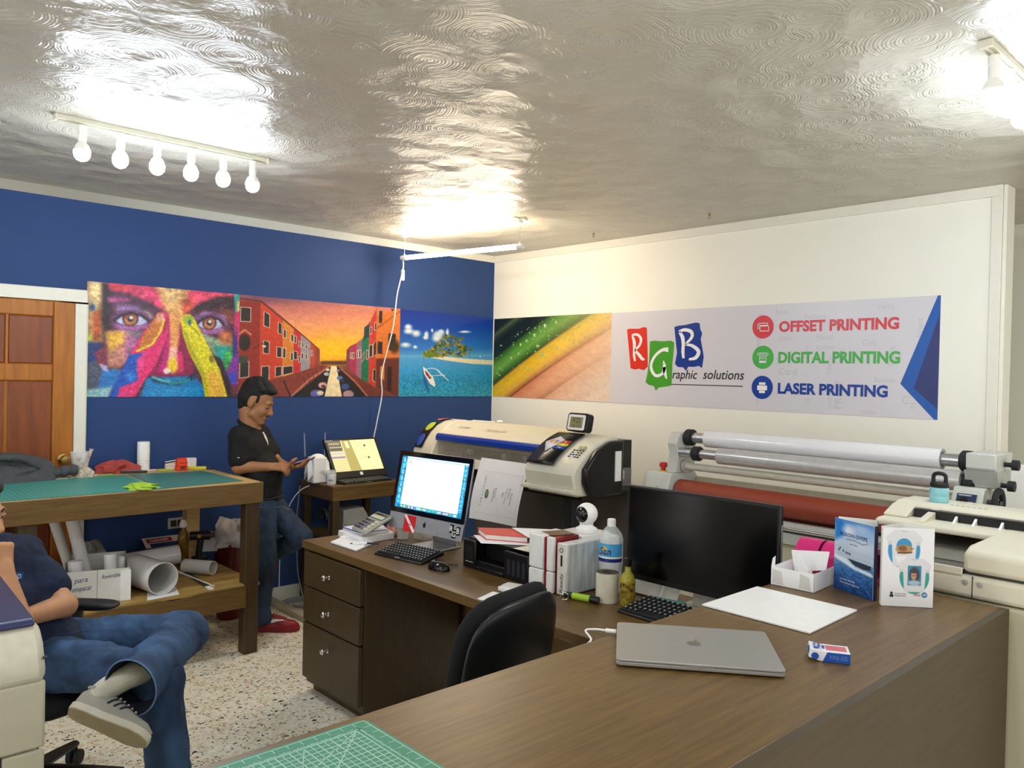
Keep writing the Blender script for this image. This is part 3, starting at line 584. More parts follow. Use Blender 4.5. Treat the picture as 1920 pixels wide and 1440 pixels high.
    for y, z, c, kind in ((2.595,1.96,'sr',0), (2.59,1.768,'sg',1), (2.59,1.577,'sb',2)):
        o = disc(MB(), (-y, z), .074, F, .004).obj('service_icon', C[c], t, smooth=0); s = MB(); x = -y
        def fr(x0, x1, z0, z1, e=.004):
            for a in ((x0,x1,z0,z0+e),(x0,x1,z1-e,z1),(x0,x0+e,z0,z1),(x1-e,x1,z0,z1)): s.box(a[0],a[1],a[2],a[3],.0044,.005,M=F)
        if kind == 0: fr(x-.022,x+.042,z-.028,z+.008); fr(x-.03,x+.036,z+.008,z+.026); fr(x-.04,x-.022,z-.012,z+.004); fr(x-.04,x-.028,z+.008,z+.024)
        elif kind == 1: fr(x-.038,x+.038,z+.012,z+.028); fr(x-.024,x+.024,z-.026,z+.018); fr(x-.03,x+.03,z-.036,z-.026); fr(x-.014,x+.014,z-.012,z+.006)
        else: s.box(x-.034,x+.034,z-.018,z+.012,.0044,.005,M=F); s.box(x-.022,x+.022,z+.016,z+.032,.0044,.005,M=F); s.box(x-.02,x+.02,z-.036,z-.02,.0044,.005,M=F)
        s.obj('icon_drawing', C['w'], o, smooth=0)
    q = wl([(1.567,2.100),(1.552,2.100),(1.552,1.430),(1.569,1.430),(1.749,1.62)]); MB().add([(a,c,.0036) for a,c in q], [(0,1,2,3,4)], 0, F).obj('blue_arrow', mat('sign_bright_blue', '#0f57ac', .3, var=.02), t, smooth=0)
    q = wl([(1.554,2.004),(1.553,1.487),(1.677,1.597)]); MB().add([(a,c,.0042) for a,c in q], [(0,1,2)], 0, F).obj('navy_arrow', C['n'], t, smooth=0)
    g = MB()
    for s, y, z, h, rot in (('boo',2.47,2.055,.06,0),('iness',1.84,2.055,.05,0),('Packaging',2.25,2.01,.05,0),('Sales',2.44,1.888,.05,0),('Head',2.19,1.888,.055,0),('Letter',2.18,1.83,.05,0),('Gift',1.925,1.85,.06,0),('Card',2.42,1.68,.07,0),('Banner',1.83,1.64,.05,0),('Event',1.655,1.93,.055,90),('Tables',1.80,1.77,.05,90),('PRINT',2.10,1.55,.07,90),('bel',2.62,2.02,.045,90),('we',2.625,1.86,.05,90),('st',2.29,1.5,.05,90),('labels',1.92,1.455,.042,0),('C',1.72,1.53,.07,0),('old',2.15,1.50,.045,90),('Flyers',2.30,1.80,.05,90),('Users',2.16,1.72,.045,90),('ing',1.68,1.50,.05,90),('ve',2.62,1.5,.045,90)):
        hh = h*.62; ww = len(s)*h*.50
        v, f = textgeo(s, F @ Matrix.Translation((-y, z, .0032)) @ Matrix.Rotation(R(rot), 4, 'Z'), hh, ext=0); g.add(v, f)
    g.obj('word_pattern', C['gh'], t, smooth=0)['kind'] = 'stuff'
sign()
# ---------------------------------------------------------------- workbench at the left and what lies on and under it
def mat_mat(name, base, line, cell, wd_, line2=None):
    m, n, l, b = nt(name); b.inputs['Roughness'].default_value = .5
    tc = n.new('ShaderNodeTexCoord'); sp = n.new('ShaderNodeSeparateXYZ'); l.new(tc.outputs['Object'], sp.inputs[0])
    def grid(cell, w):
        outs = []
        for k in (0, 1):
            a = n.new('ShaderNodeMath'); a.operation = 'DIVIDE'; a.inputs[1].default_value = cell; l.new(sp.outputs[k], a.inputs[0])
            f = n.new('ShaderNodeMath'); f.operation = 'FRACT'; l.new(a.outputs[0], f.inputs[0])
            c = n.new('ShaderNodeMath'); c.operation = 'LESS_THAN'; c.inputs[1].default_value = w/cell; l.new(f.outputs[0], c.inputs[0]); outs.append(c.outputs[0])
        mx = n.new('ShaderNodeMath'); mx.operation = 'MAXIMUM'; l.new(outs[0], mx.inputs[0]); l.new(outs[1], mx.inputs[1]); return mx.outputs[0]
    nz = n.new('ShaderNodeTexNoise'); nz.inputs['Scale'].default_value = 7; l.new(tc.outputs['Object'], nz.inputs['Vector'])
    rp = n.new('ShaderNodeValToRGB'); rp.color_ramp.elements[0].color = (*[x*.9 for x in lin(base)], 1); rp.color_ramp.elements[1].color = (*[x*1.08 for x in lin(base)], 1); l.new(nz.outputs['Fac'], rp.inputs[0])
    mx = n.new('ShaderNodeMix'); mx.data_type = 'RGBA'; l.new(grid(cell, wd_), mx.inputs[0]); l.new(rp.outputs[0], mx.inputs[6]); mx.inputs[7].default_value = (*lin(line), 1)
    l.new(mx.outputs[2], b.inputs['Base Color']); return m
def pipe(name, p0, p1, r, t, mats, parent=None, n=28, label=None, cat=None, group=None):   # hollow roll; mats = outside, inside
    p0 = Vector(p0); d = Vector(p1)-p0; L = d.length
    z = d.normalized(); x = z.orthogonal().normalized(); M = Matrix((x, z.cross(x), z)).transposed().to_4x4(); M.translation = p0
    b = MB(); P = [(r, 0), (r, L), (r-t, L), (r-t, 0), (r, 0)]; N = len(P)
    for i in range(N-1):
        vs = []
        for rr, zz in P[i:i+2]:
            vs += [(rr*math.cos(2*PI*k/n), rr*math.sin(2*PI*k/n), zz) for k in range(n)]
        b.add(vs, [(k, (k+1) % n, n+(k+1) % n, n+k) for k in range(n)], 0 if i == 0 else 1, M)
    o = b.obj(name, list(mats), parent, smooth=50)
    if label: tag(o, label, cat, group)
    return o
def fold(c, r, seed, nu=48, nv=20, amp=.22, squash=None):   # heap of folded cloth as a grid
    rg = np.random.default_rng(seed); ks = [(rg.integers(2, 7), rg.uniform(0, 6), rg.uniform(1.5, 4), rg.uniform(.4, 1)) for _ in range(6)]
    def f(u, v):
        a = 2*PI*u; t = (PI/2)*v; k = 1+amp*sum(w*math.sin(q*a+ph+fr*math.sin(3*t+ph)) for q, ph, fr, w in ks)/3
        rr = math.cos(t)*k; zz = math.sin(t)*(1+amp*.8*math.sin(3*a+ks[0][1])*math.cos(t))+amp*.3*math.sin(5*a+4*t)*math.cos(t)*math.sin(t)
        return (c[0]+r[0]*rr*math.cos(a), c[1]+r[1]*rr*math.sin(a), c[2]+max(0, r[2]*zz))
    return f
def bench():
    t = thing('workbench', 'tall brown workbench with plywood top and lower shelf against the blue wall', 'workbench', (.8, 4.28, 0))
    x0, x1, y0, y1, z = -.5, 2.045, 4.262, 5.15, .98
    MB().box(x0, x1-.012, y0+.012, y1, .955, z).obj('tabletop', M_ply, t, bevel=.003)
    MB().box(x0, x1, y0-.008, y0+.012, .862, z-.003).obj('front_apron', M_lamx, t, bevel=.002)
    MB().box(x1-.012, x1+.008, y0+.012, y1, .862, z-.003).obj('side_apron', M_lam, t, bevel=.002)
    MB().box(x0, x1-.012, y1-.02, y1, .862, .955).obj('back_apron', M_lamx, t)
    for a, b_, c, d_, m in ((1.955, 2.037, y0+.014, y0+.09, M_lamz), (.844, .921, y0+.014, y0+.09, M_lamz), (-.48, -.40, y0+.014, y0+.09, M_lamz), (1.918, 2.0, 5.05, 5.128, M_ply), (.844, .921, 5.05, 5.128, M_lamz), (-.48, -.40, 5.05, 5.128, M_lamz)):
        o = MB().box(a, b_, c, d_, 0, .955).obj('leg', m, t, bevel=.003)
        if m is M_ply: o['label'] = 'pale plywood rear leg'
    MB().box(x0, x1, y0+.02, y1, .383, .40).obj('shelf', wood('raw_shelf_wood', '#8f7036', '#c8a35c', .55, (1.2, 14, 14)), t, bevel=.002)
    rg = random.Random(4); P = [(x0, .275), (x1-.09, .275)]; n = 46
    for i in range(n+1):
        x = x1-.09-(x1-.09-x0)*i/n; P.append((x, .396-(.012*rg.random()+(.006 if i % 11 in (7, 8) else 0))))
    MB().prism(P, 'y', y0-.002, y0+.016).obj('shelf_apron', M_lamx, t)
    MB().box(x1-.012, x1+.006, y0+.09, y1, .275, .395).obj('side_shelf_apron', M_lam, t)
bench()
zt = .981
M_mt = mat_mat('teal_mat_surface', '#2b8d83', '#8fc9bd', .0254, .0016); M_mg = mat_mat('grey_green_mat_surface', '#3d7a74', '#5f938b', .05, .001)
tag(MB().box(-.3, 1.505, 4.275, 4.925, zt, zt+.003).obj('cutting_mat', M_mt), 'bright teal gridded cutting mat on the workbench, left of the seam', 'cutting mat', 'cutting mats on the workbench')
tag(MB().slab([(1.508, 4.278), (1.96, 4.335), (1.945, 4.89), (1.53, 4.935)], zt, zt+.003).obj('cutting_mat', M_mg), 'dull grey-green worn cutting mat at the right end of the workbench', 'cutting mat', 'cutting mats on the workbench')
# grey jacket
M_jkt = mat('grey_fabric', '#4a4c4e', .85, var=.15, scale=60, bump=.3, bscale=300)
def jacket():
    t = thing('jacket', 'crumpled dark grey jacket heaped on the workbench before the door', 'clothing', (.95, 5.0, zt))
    b = MB(); b.grid(fold((.90, 4.99, zt), (.23, .13, .155), 3, amp=.3), 60, 24); b.obj('jacket_body', M_jkt, t, sub=1)
    s = MB(); s.tube(smoothpath([(.70, 4.90, zt+.05), (.76, 4.90, zt+.11), (.86, 4.885, zt+.14), (.97, 4.90, zt+.13), (1.055, 4.93, zt+.08), (1.075, 4.95, zt+.03)], 6), [.018+.004*math.sin(i*.9) for i in range(31)], 10); s.obj('hood_edge', M_jkt, t, sub=1)
    s = MB(); P = smoothpath([(.98, 4.97, zt+.055), (1.06, 4.955, zt+.038), (1.15, 4.97, zt+.035), (1.22, 4.96, zt+.045), (1.265, 4.95, zt+.046)], 6)
    s.tube(P, [.036+.006*math.sin(i*1.3)+.004*math.sin(i*2.9+1) for i in range(len(P))], 14, flat=.85); s.obj('sleeve', M_jkt, t, sub=1)
jacket()
def cup():
    t = thing('plastic_cup', 'clear plastic cup holding odds and ends beside the door frame', 'cup', (1.30, 5.05, zt))
    pipe_ = MB().lathe([(.036, .001), (.052, .135), (.054, .138), (.051, .136), (.034, .004), (0, .004)], (1.30, 5.05, zt), 28); pipe_.obj('cup_wall', mat('thin_clear_plastic', '#f4f2ee', .12, alpha=.32, var=0), t, bevel=0)
    rg = random.Random(3)
    for i in range(9):
        a = rg.random()*6; c = ['#d9cfc0', '#b7423c', '#e7e2da', '#8a5a2e', '#c98b94'][i % 5]
        MB().ell((1.30+.02*math.cos(a), 5.05+.02*math.sin(a), zt+.02+.009*i), (.014, .012, .012), 10, 8).obj('trinket', mat('trinket_'+c[1:], c, .4), t)
    MB().tube([(1.315, 5.04, zt+.02), (1.352, 5.02, zt+.155)], [.006, .011], 8).obj('red_wrapper', mat('wrapper_red', '#a8322a', .35, spread='#e2ded6', scale=90, var=.3), t)
cup()
def lump(name, label, cat, c, r, seed, m, **k):
    o = MB().grid(fold(c, r, seed, **k), 64, 26).obj(name, m, sub=1); return tag(o, label, cat)
lump('plastic_bag', 'small crinkled clear wrapper beside the cup on the workbench', 'wrapper', (1.30, 4.955, zt), (.045, .032, .06), 9, mat('crinkled_wrapper', '#d9d3c8', .25, spread='#b09a78', var=.1, scale=60))
lump('cloth', 'dusty red crumpled cloth on the workbench under the face print', 'cloth', (1.50, 5.06, zt), (.115, .055, .075), 12, mat('red_cloth', '#a8453f', .9, var=.15, bump=.3), amp=.34)
lump('cloth', 'lime green cloth lying at the workbench front edge', 'cloth', (1.415, 4.36, zt+.003), (.075, .10, .024), 21, mat('lime_cloth', '#a6c93f', .9, var=.12, bump=.3), amp=.4)
o = MB().lathe([(.033, 0), (.036, .003), (.036, .055), (.0345, .057), (.0345, .06), (.036, .062), (.036, .172), (.033, .178), (0, .178)], (1.665, 5.10, zt), 32).obj('canister', M_white); tag(o, 'plain white cylindrical canister standing upright on the workbench', 'canister')
# tape dispenser, papers, knife, rulers
def dispenser():
    t = thing('tape_dispenser', 'bright orange tape dispenser on the workbench', 'tape dispenser', (1.855, 4.99, zt))
    b = MB().box(1.822, 1.888, 4.965, 5.015, zt, zt+.028).prism([(4.96, zt+.028), (5.02, zt+.028), (5.02, zt+.045), (5.005, zt+.074), (4.975, zt+.074), (4.96, zt+.05)], 'x', 1.826, 1.884); b.obj('housing', mat('orange_plastic', '#e8431c', .35), t, bevel=.005)
    MB().cyl((1.83, 4.985, zt+.052), (1.88, 4.985, zt+.052), .027, n=20).obj('roll', mat('orange_red', '#d93a1c', .4), t)
    MB().box(1.84, 1.87, 4.958, 4.966, zt+.012, zt+.024).obj('blade', M_dgrey, t)
dispenser()
o = MB(frame((1.80, 5.11, zt), (.20, -.0, .0), (0, -.05, 1))).prism([(0, 0), (.19, 0), (.19, .06), (.14, .062), (0, .045)], 'z', -.012, .012).obj('paper_stack', M_paper, bevel=.001); tag(o, 'sheaf of white paper leaning behind the orange tape dispenser', 'paper')
tag(MB().tube([(1.77, 5.075, zt+.038), (1.885, 5.06, zt+.056)], .004, 8).obj('pen', M_black), 'black pen lying across the white paper sheaf', 'pen')
t = thing('utility_knife', 'dark utility knife lying on the workbench behind the mats', 'knife', (1.56, 5.02, zt))
F = frame((1.48, 5.035, zt), (.2, -.055, 0), (.055, .2, 0)); MB(F).prism([(0, .005), (.035, -.012), (.17, -.013), (.18, 0), (.16, .012), (.05, .012)], 'z', 0, .014).obj('handle', mat('knife_grip', '#2b2d31', .4), t, bevel=.003); MB(F).box(.045, .14, -.005, .006, .014, .0165).obj('slider', M_grey, t); MB(F).prism([(-.035, .002), (0, .004), (0, -.006)], 'z', .005, .007).obj('blade', M_alu, t)
tag(MB(frame((1.43, 4.975, zt), (.085, -.03, 0), (.03, .085, 0))).box(-.055, .04, -.014, .014, 0, .004).obj('scraper', mat('green_plastic', '#6fb53a', .4)), 'flat green plastic strip at the back edge of the teal mat', 'strip')
tag(MB(frame((1.22, 4.975, zt), (.55, .13, 0), (-.13, .55, 0))).box(.0, .53, -.018, .018, 0, .003).obj('ruler', M_white), 'long white ruler lying behind the teal mat', 'ruler')
tag(MB(frame((.75, 4.945, zt), (1, .02, 0), (-.02, 1, 0))).box(-.2, .46, -.014, .014, 0, .004).obj('ruler', M_lgrey), 'flat pale ruler in front of the grey jacket', 'ruler')
t = thing('level', 'yellow and blue spirit level on the workbench by the plywood edge', 'tool', (1.97, 5.0, zt)); F = frame((1.87, 5.035, zt), (.13, -.07, 0), (.07, .13, 0)); MB(F).box(.03, .15, -.012, .012, 0, .018).obj('body', mat('yellow_plastic', '#d8d327', .4), t, bevel=.003); MB(F).box(.15, .185, -.013, .013, 0, .022).obj('end_cap', mat('navy_rubber', '#1f2c55', .5), t, bevel=.004); 
tag(MB(frame((1.72, 5.01, zt), (.1, -.02, 0), (.02, .1, 0))).prism([(0, 0), (.03, .012), (.085, .008), (.09, -.006), (.03, -.01)], 'z', 0, .012).obj('marker', mat('lime_plastic', '#a8b93a', .4), bevel=.003), 'small yellow-green marker between knife and tape dispenser', 'marker')

# ---- under the bench
zs = .401
def box_():
    t = thing('storage_box', 'white open box with handwriting on the lower shelf, full of paper rolls', 'box', (1.22, 4.6, zs))
    F = frame((1.076, 4.435, zs), (.291, -.074, 0), (.074, .291, 0)); h = .17; w = .30; dp = .42
    m = mat('white_cardboard', '#d9d8d3', .65, var=.03)
    b = MB(F).box(0, w, 0, .004, 0, h).box(0, .004, 0, dp, 0, h).box(w-.004, w, 0, dp, 0, h).box(0, w, dp-.004, dp, 0, h).box(0, w, 0, dp, 0, .004); b.obj('carton', m, t)
    MB(F).box(.148, .15, -.001, .0, 0, h).obj('fold_line', M_grey, t)
    MB(F).box(.255, .305, -.0035, -.0005, .0, h-.01).obj('tape_strip', M_white, t)
    G = F @ Matrix(((1, 0, 0, 0), (0, 0, -1, -.0012), (0, 1, 0, 0), (0, 0, 0, 1)))
    for s, x, z, w_, h_ in (('para', .075, .118, .062, .026), ('empacar', .083, .075, .09, .026), ('Reversible', .213, .135, .085, .02)):
        text(s, 'handwriting', G @ Matrix.Translation((x, z, 0)) @ Matrix.Rotation(R(4), 4, 'Z'), h_, M_ink, t, w=w_, shear=.25)
box_()
pr = (M_film, M_paper2)
G_ = 'paper rolls under the workbench'
pipe('paper_roll', (1.245, 4.60, zs+.005), (1.145, 4.63, .85), .032, .003, pr, label='tall glossy roll leaning out of the white box, right of a greyer one', cat='paper roll', group=G_)
pipe('paper_roll', (1.205, 4.70, zs+.005), (1.075, 4.72, .85), .026, .003, (M_paper2, M_paper2), label='greyish roll leaning out of the white box behind the glossy one', cat='paper roll', group=G_)
pipe('paper_roll', (1.155, 4.52, zs+.005), (1.15, 4.53, .605), .034, .002, (M_paper, M_paper2), label='short white roll upright in the box, left of the leaning rolls', cat='paper roll', group=G_)
pipe('paper_roll', (1.318, 4.50, zs+.005), (1.312, 4.51, .622), .03, .002, (M_paper, M_paper2), label='short white roll upright in the right half of the box', cat='paper roll', group=G_)
pipe('paper_roll', (1.376, 4.545, zs+.005), (1.376, 4.55, .592), .022, .002, (M_paper, M_paper2), label='narrow low roll at the right rear corner of the box', cat='paper roll', group=G_)
pipe('cardboard_tube', (1.05, 4.40, .425), (1.0, 4.62, .46), .026, .009, (mat('kraft_tube', '#bdb096', .7), mat('kraft_tube_dark', '#8d7a5b', .7)), label='pale cardboard tube with a thick wall lying left of the white box', cat='cardboard tube')
pipe('paper_roll', (1.53, 4.345, zs+.087), (1.475, 4.66, zs+.087), .086, .003, pr, label='wide curled sheet with open end facing out on the lower shelf', cat='paper roll', group=G_)
pipe('paper_roll', (1.90, 4.585, zs+.042), (1.795, 4.745, zs+.042), .041, .003, (M_paper2, M_paper2), label='short grey roll at the right end of the lower shelf', cat='paper roll', group=G_)
pipe('paper_roll', (1.40, 4.90, zs+.062), (1.80, 4.86, zs+.088), .058, .004, (M_film, M_paper2), label='long glossy roll lying along the back of the lower shelf', cat='paper roll', group=G_)
for i, (y, z, r, s) in enumerate(((4.86, zs+.05, .048, 'thick grey roll lying on the lower shelf left of the box, upper one'), (4.76, zs+.03, .028, 'thin grey roll lying on the lower shelf left of the box, lower one'))):
    pipe('paper_roll', (.55, y, z), (1.07, y+.02, z+(.045 if i == 0 else 0)), r, .004, (M_paper2, M_paper2), label=s, cat='paper roll', group=G_)
lump('plastic_sheet', 'crumpled translucent grey sheeting behind the white box', 'plastic sheet', (1.33, 4.93, zs), (.085, .05, .21), 31, mat('grey_sheeting', '#8d8b86', .3, var=.15), amp=.35)
t = thing('printed_board', 'small red and blue printed board lying flat on the lower shelf', 'sign', (1.75, 5.0, zs)); F = frame((1.655, 4.99, .52), (.26, .0, .0), (-.02, .10, .05))
MB(F).box(0, .24, 0, .1, -.002, 0).obj('board', mat('board_white', '#d6d2cd', .4), t); MB(F).box(.02, .17, .045, .085, 0, .0008).obj('red_band', mat('board_red', '#9c2030', .4), t); MB(F).box(.03, .22, .0, .038, 0, .0008).obj('blue_band', mat('board_blue', '#25386e', .4), t)
MB().box(1.66, 1.90, 4.98, 5.09, zs, zs+.115).obj('board_backing', mat('dark_carton', '#3a352c', .7), t)
text('DANGER', 'lettering', F @ Matrix.Translation((.095, .065, 0)), .02, M_white, t, w=.11, bold=.02, ext=.0012)
t = thing('ruler', 'long dark grey ruler with a white tip on the lower shelf', 'ruler', (1.79, 4.55, zs)); F = frame((1.80, 4.72, zs), (-.03, -.42, 0), (.42, -.03, 0)); MB(F).box(0, .37, -.013, .013, .001, .005).obj('blade', M_dgrey, t); MB(F).box(.37, .43, -.015, .015, .0, .007).obj('tip', M_white, t)
tag(MB(frame((1.655, 4.66, zs+.05), (.15, -.35, -.045), (.35, .15, 0))).prism([(0, .03), (.37, -.004), (.37, .004), (0, .05)], 'z', 0, .002).obj('paper_strip', M_paper2), 'narrow pale paper strip sloping beside the wide curled sheet', 'paper')
tag(MB().slab([(1.43, 4.285), (1.60, 4.30), (1.64, 4.46), (1.50, 4.50)], zs, zs+.0015).obj('paper_sheet', M_paper), 'flat white sheet under the wide curled sheet on the lower shelf', 'paper')
def drill():
    t = thing('cordless_drill', 'black cordless drill standing at the back of the lower shelf', 'drill', (1.99, 4.98, zs))
    y = 4.92; x = 1.945
    MB().box(x-.035, x+.045, y-.035, y+.03, zs, zs+.045).obj('battery', M_black, t, bevel=.006)
    MB().tube(smoothpath([(x, y, zs+.04), (x+.005, y, zs+.09), (x+.012, y, zs+.15)], 4), .019, 12).obj('handle', M_blackm, t)
    MB().cyl((x+.06, y-.03, zs+.175), (x-.05, y+.02, zs+.175), .029, .026).obj('motor_housing', mat('drill_dark', '#1e1d1b', .4), t); MB().cyl((x+.06, y-.03, zs+.175), (x+.085, y-.042, zs+.175), .018, .012).obj('chuck', M_dgrey, t)
    MB().box(x-.02, x+.03, y-.032, y-.028, zs+.165, zs+.185).obj('name_plate', mat('drill_yellow', '#b58a1e', .4), t)
drill()
t = thing('glue_bottle', 'amber bottle with a white cap behind the black drill', 'bottle', (1.86, 4.99, zs)); MB().lathe([(.03, 0), (.033, .01), (.033, .16), (.026, .20), (.014, .225), (.014, .24)], (1.855, 4.94, zs), 22).obj('bottle_body', mat('amber_plastic', '#8f6a12', .25, spread='#5e430c', scale=20, var=.2), t); MB().lathe([(.022, .235), (.024, .25), (.014, .28), (0, .283)], (1.855, 4.94, zs), 18).obj('cap', M_white, t)
# bin with waste paper
def bin_():
    t = thing('waste_bin', 'dark red bin stuffed with crumpled white paper behind the workbench end', 'bin', (2.19, 4.98, 0))
    MB().lathe([(.075, 0), (.08, .01), (.105, .50), (.108, .51), (.100, .51), (.078, .03), (0, .03)], (2.185, 5.0, 0), 30).obj('bin_body', mat('dark_red_plastic', '#5a1216', .3), t)
    MB().grid(fold((2.185, 4.97, .48), (.125, .10, .16), 41, amp=.42), 40, 18).obj('waste_paper', mat('wrapping_paper', '#c9c3c6', .7, var=.05, scale=12), t)
    for q, (a, z0) in enumerate((((-.12, .02), .56), ((.06, -.03), .62), ((-.03, .03), .64))):
        MB(frame((2.16+a[0], 4.95+a[1], z0-.1), (1, .3*q-.3, .1), (.1*q-.2, .2, 1))).prism([(-.05, 0), (.04, -.01), (.06, .1), (.0, .13), (-.05, .08)], 'z', -.001, .001).obj('paper_piece', mat('wrapping_paper', '#c9c3c6'), t)
bin_()
# ---- side table with the touch computer
def side_table():
    t = thing('side_table', 'small brown side table by the blue wall under the black computer', 'table', (3.0, 4.9, 0))
    x0, x1, y0, y1, z = 2.755, 3.325, 4.70, 5.155, .84
    MB().box(x0, x1, y0, y1, z-.02, z).obj('tabletop', M_lamx, t, bevel=.002)
    for a in ((x0+.003, x1-.003, y0+.003, y0+.022, M_lamx), (x0+.003, x1-.003, y1-.022, y1-.003, M_lamx), (x0+.003, x0+.022, y0+.022, y1-.022, M_lam), (x1-.022, x1-.003, y0+.022, y1-.022, M_lam)): MB().box(*a[:4], z-.10, z-.02).obj('apron', a[4], t, bevel=.001)
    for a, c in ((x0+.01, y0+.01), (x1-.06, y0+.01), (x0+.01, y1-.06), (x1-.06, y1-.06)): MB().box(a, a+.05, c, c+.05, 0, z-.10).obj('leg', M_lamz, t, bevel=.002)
    MB().box(x0+.015, x1-.015, y0+.02, y1-.02, .47, .487).obj('shelf', M_lamx, t)
side_table()
tag(MB().prism([(2.90, .488), (3.10, .488), (3.10, .60), (3.06, .662), (2.90, .655)], 'y', 4.80, 5.0).obj('carton', mat('pale_grey_carton', '#b3b2aa', .6), bevel=.003), 'pale grey carton on the shelf of the side table', 'box')
pipe('paper_roll', (3.40, 4.86, 0), (3.40, 4.86, .72), .052, .01, (mat('tan_roll', '#c2ad92', .6), M_paper2), label='upright tan roll on the floor between side table and wide printer', cat='paper roll')
def router():
    t = thing('router', 'white router tower with two antennas on the side table', 'router', (2.80, 4.93, .84))
    x, y = 2.775, 4.95
    MB().slab([(x-.055, y-.05), (x+.045, y-.055), (x+.055, y+.05), (x-.05, y+.055)], .841, 1.02).obj('body', M_white, t, bevel=.008)
    F = frame((x, y, 1.015), (1, -.25, 0), (.25, 1, 0))
    MB(F).grid(lambda u, v: ((u-.5)*.155, (v-.5)*.10, .022-.30*abs(u-.5)**2.4-.5*(v-.5)**2), 18, 8).obj('cowl', M_white, t, thick=.008)
    for a in (-.05, .05): MB(F).tube([(a*1.4, .07, -.0), (a*1.4, .075, .04), (a*1.5, .085, .165)], [.006, .0055, .004], 10).obj('antenna', mat('antenna_grey', '#8d93a3', .4), t)
router()
t = thing('candle_jar', 'small white jar with a clear rim before the router', 'jar', (2.81, 4.79, .84)); MB().lathe([(.03, 0), (.032, .004), (.032, .075), (0, .075)], (2.80, 4.80, .841), 24).obj('jar_body', M_white, t); MB().lathe([(.032, .075), (.032, .098), (.030, .098), (.030, .075)], (2.80, 4.80, .841), 24).obj('rim', mat('thin_clear_plastic', '#f4f2ee'), t); text('Vanilla', 'jar_label', frame((2.80-.022, 4.80-.025, .875), (.75, -.66, 0), (0, 0, 1)) , .012, M_blue, t, w=.034)
def aio():
    t = thing('touch_computer', 'black all-in-one computer with yellowish screen on the side table', 'computer', (3.1, 4.9, .84))
    F = frame((2.862, 4.85, .866), (1, .04, 0), (.06, .17, .262)); w, h = .452, .315
    MB(F).box(0, w, 0, h, -.025, 0).obj('screen_bezel', M_black, t, bevel=.006)
    MB(F).box(.03, w-.03, .02, h*.7, -.05, -.025).obj('rear_shell', M_blackm, t, bevel=.01)
    p = Paint(150, 100, 0, 150, (0, 0), (100, 100)); p.fill('#a59e6d')
    p.poly([(0,0),(42,0),(48,100),(0,100)], '#a39c70', 1); p.poly([(0,0),(40,0),(40,34),(0,34)], '#4a4740', 1); p.poly([(3,6),(36,6),(36,14),(3,14)], '#77725e', 1)
    for i in range(6): p.ell(6+i*6,22,2,2,'#b3ab88',.4)
    p.poly([(0,40),(42,40),(42,44),(0,44)], '#8d8cab', 1); p.poly([(0,52),(42,52),(42,57),(0,57)], '#655a8a', 1); p.poly([(44,0),(70,0),(80,100),(46,100)], '#837a48', 1); p.poly([(52,4),(62,4),(64,26),(54,26)], '#bdb78c', 1); p.poly([(70,0),(150,0),(150,100),(80,100)], '#b8b27e', 1)
    for x, y in ((88,22),(98,20),(88,62),(100,60)): p.line([(x,y),(x+3,y-4)], 1.2, '#5b573f', 1)
    p.ell(112,20,3,4,'#2a2a24',.3); p.ell(114,60,3,4,'#2a2a24',.3); p.line([(80,8),(140,8),(140,88),(84,88)], .8, '#9a9468', 1)
    board('screen', F @ Matrix.Translation((w/2, h*.56, -.003)), w-.045, h*.78, p, mat_vcol('dim_screen', .2, emit=.55), parent=t)
    MB(F).box(w/2-.012, w/2+.012, .018, .042, 0, .001).obj('logo', M_white, t, bevel=.003); text('brio', 'logo', F @ Matrix.Translation((.045, h-.018, 0)), .009, M_lgrey, t) if 0 else None
    MB(F).box(.018, .075, h-.021, h-.012, 0, .0006).obj('badge', M_lgrey, t)
    MB().box(2.93, 3.25, 4.88, 5.06, .841, .866).obj('base', M_black, t, bevel=.008)
aio()
def kbd(name, label, F, w, d, h, rows, cols, parent=None, hump=0):
    t = thing(name, label, 'keyboard', F.to_translation()); 
    MB(F).prism([(0, 0), (d, 0), (d, h), (d*.85, h), (.012, h*.45), (0, h*.3)], 'x', 0, w).obj('case', M_black, t, bevel=.004)
    mk = mat('key_plastic', '#17181a', .5, var=.1); mc = M_lgrey; kw = (w-.02)/cols; kd = (d*.85)/rows; b = MB(F); lg = MB(F)
    for r in range(rows):
        x = .01; c = 0
        while c < cols:
            span = 1
            if r == 0 and c == 3: span = 5
            y = .012+r*kd; z = h*.45+(h*.55)*(y-.012)/(d*.85-.012)+.001
            vs = [(x+.0012, y+.001, z), (x+kw*span-.0012, y+.001, z), (x+kw*span-.0012, y+kd-.0015, z+.002), (x+.0012, y+kd-.0015, z+.002)]; ins = .0018
            tp = [(x+.003, y+.003, z+.006), (x+kw*span-.003, y+.003, z+.006), (x+kw*span-.003, y+kd-.0035, z+.008), (x+.003, y+kd-.0035, z+.008)]
            b.add(vs+tp, [(4,5,6,7), (0,1,5,4), (1,2,6,5), (2,3,7,6), (3,0,4,7)])
            if span == 1: lg.add([(x+kw*.3, y+kd*.45, z+.0075), (x+kw*.6, y+kd*.45, z+.0075), (x+kw*.6, y+kd*.72, z+.0084), (x+kw*.3, y+kd*.72, z+.0084)], [(0,1,2,3)])
            x += kw*span; c += span
    o = b.obj('keys', mk, t, smooth=0); tag(o, kind='stuff'); o2 = lg.obj('key_legends', mc, t, smooth=0); tag(o2, kind='stuff')
    MB(F).box(w*.45, w*.55, .0015, .006, h*.4, h*.46).obj('badge', M_lgrey, t); return t
kbd('keyboard', 'low black keyboard on the side table before the black computer', frame((2.86, 4.715, .841), (1, .10, 0), (-.10, 1, 0)), .42, .13, .016, 5, 15)
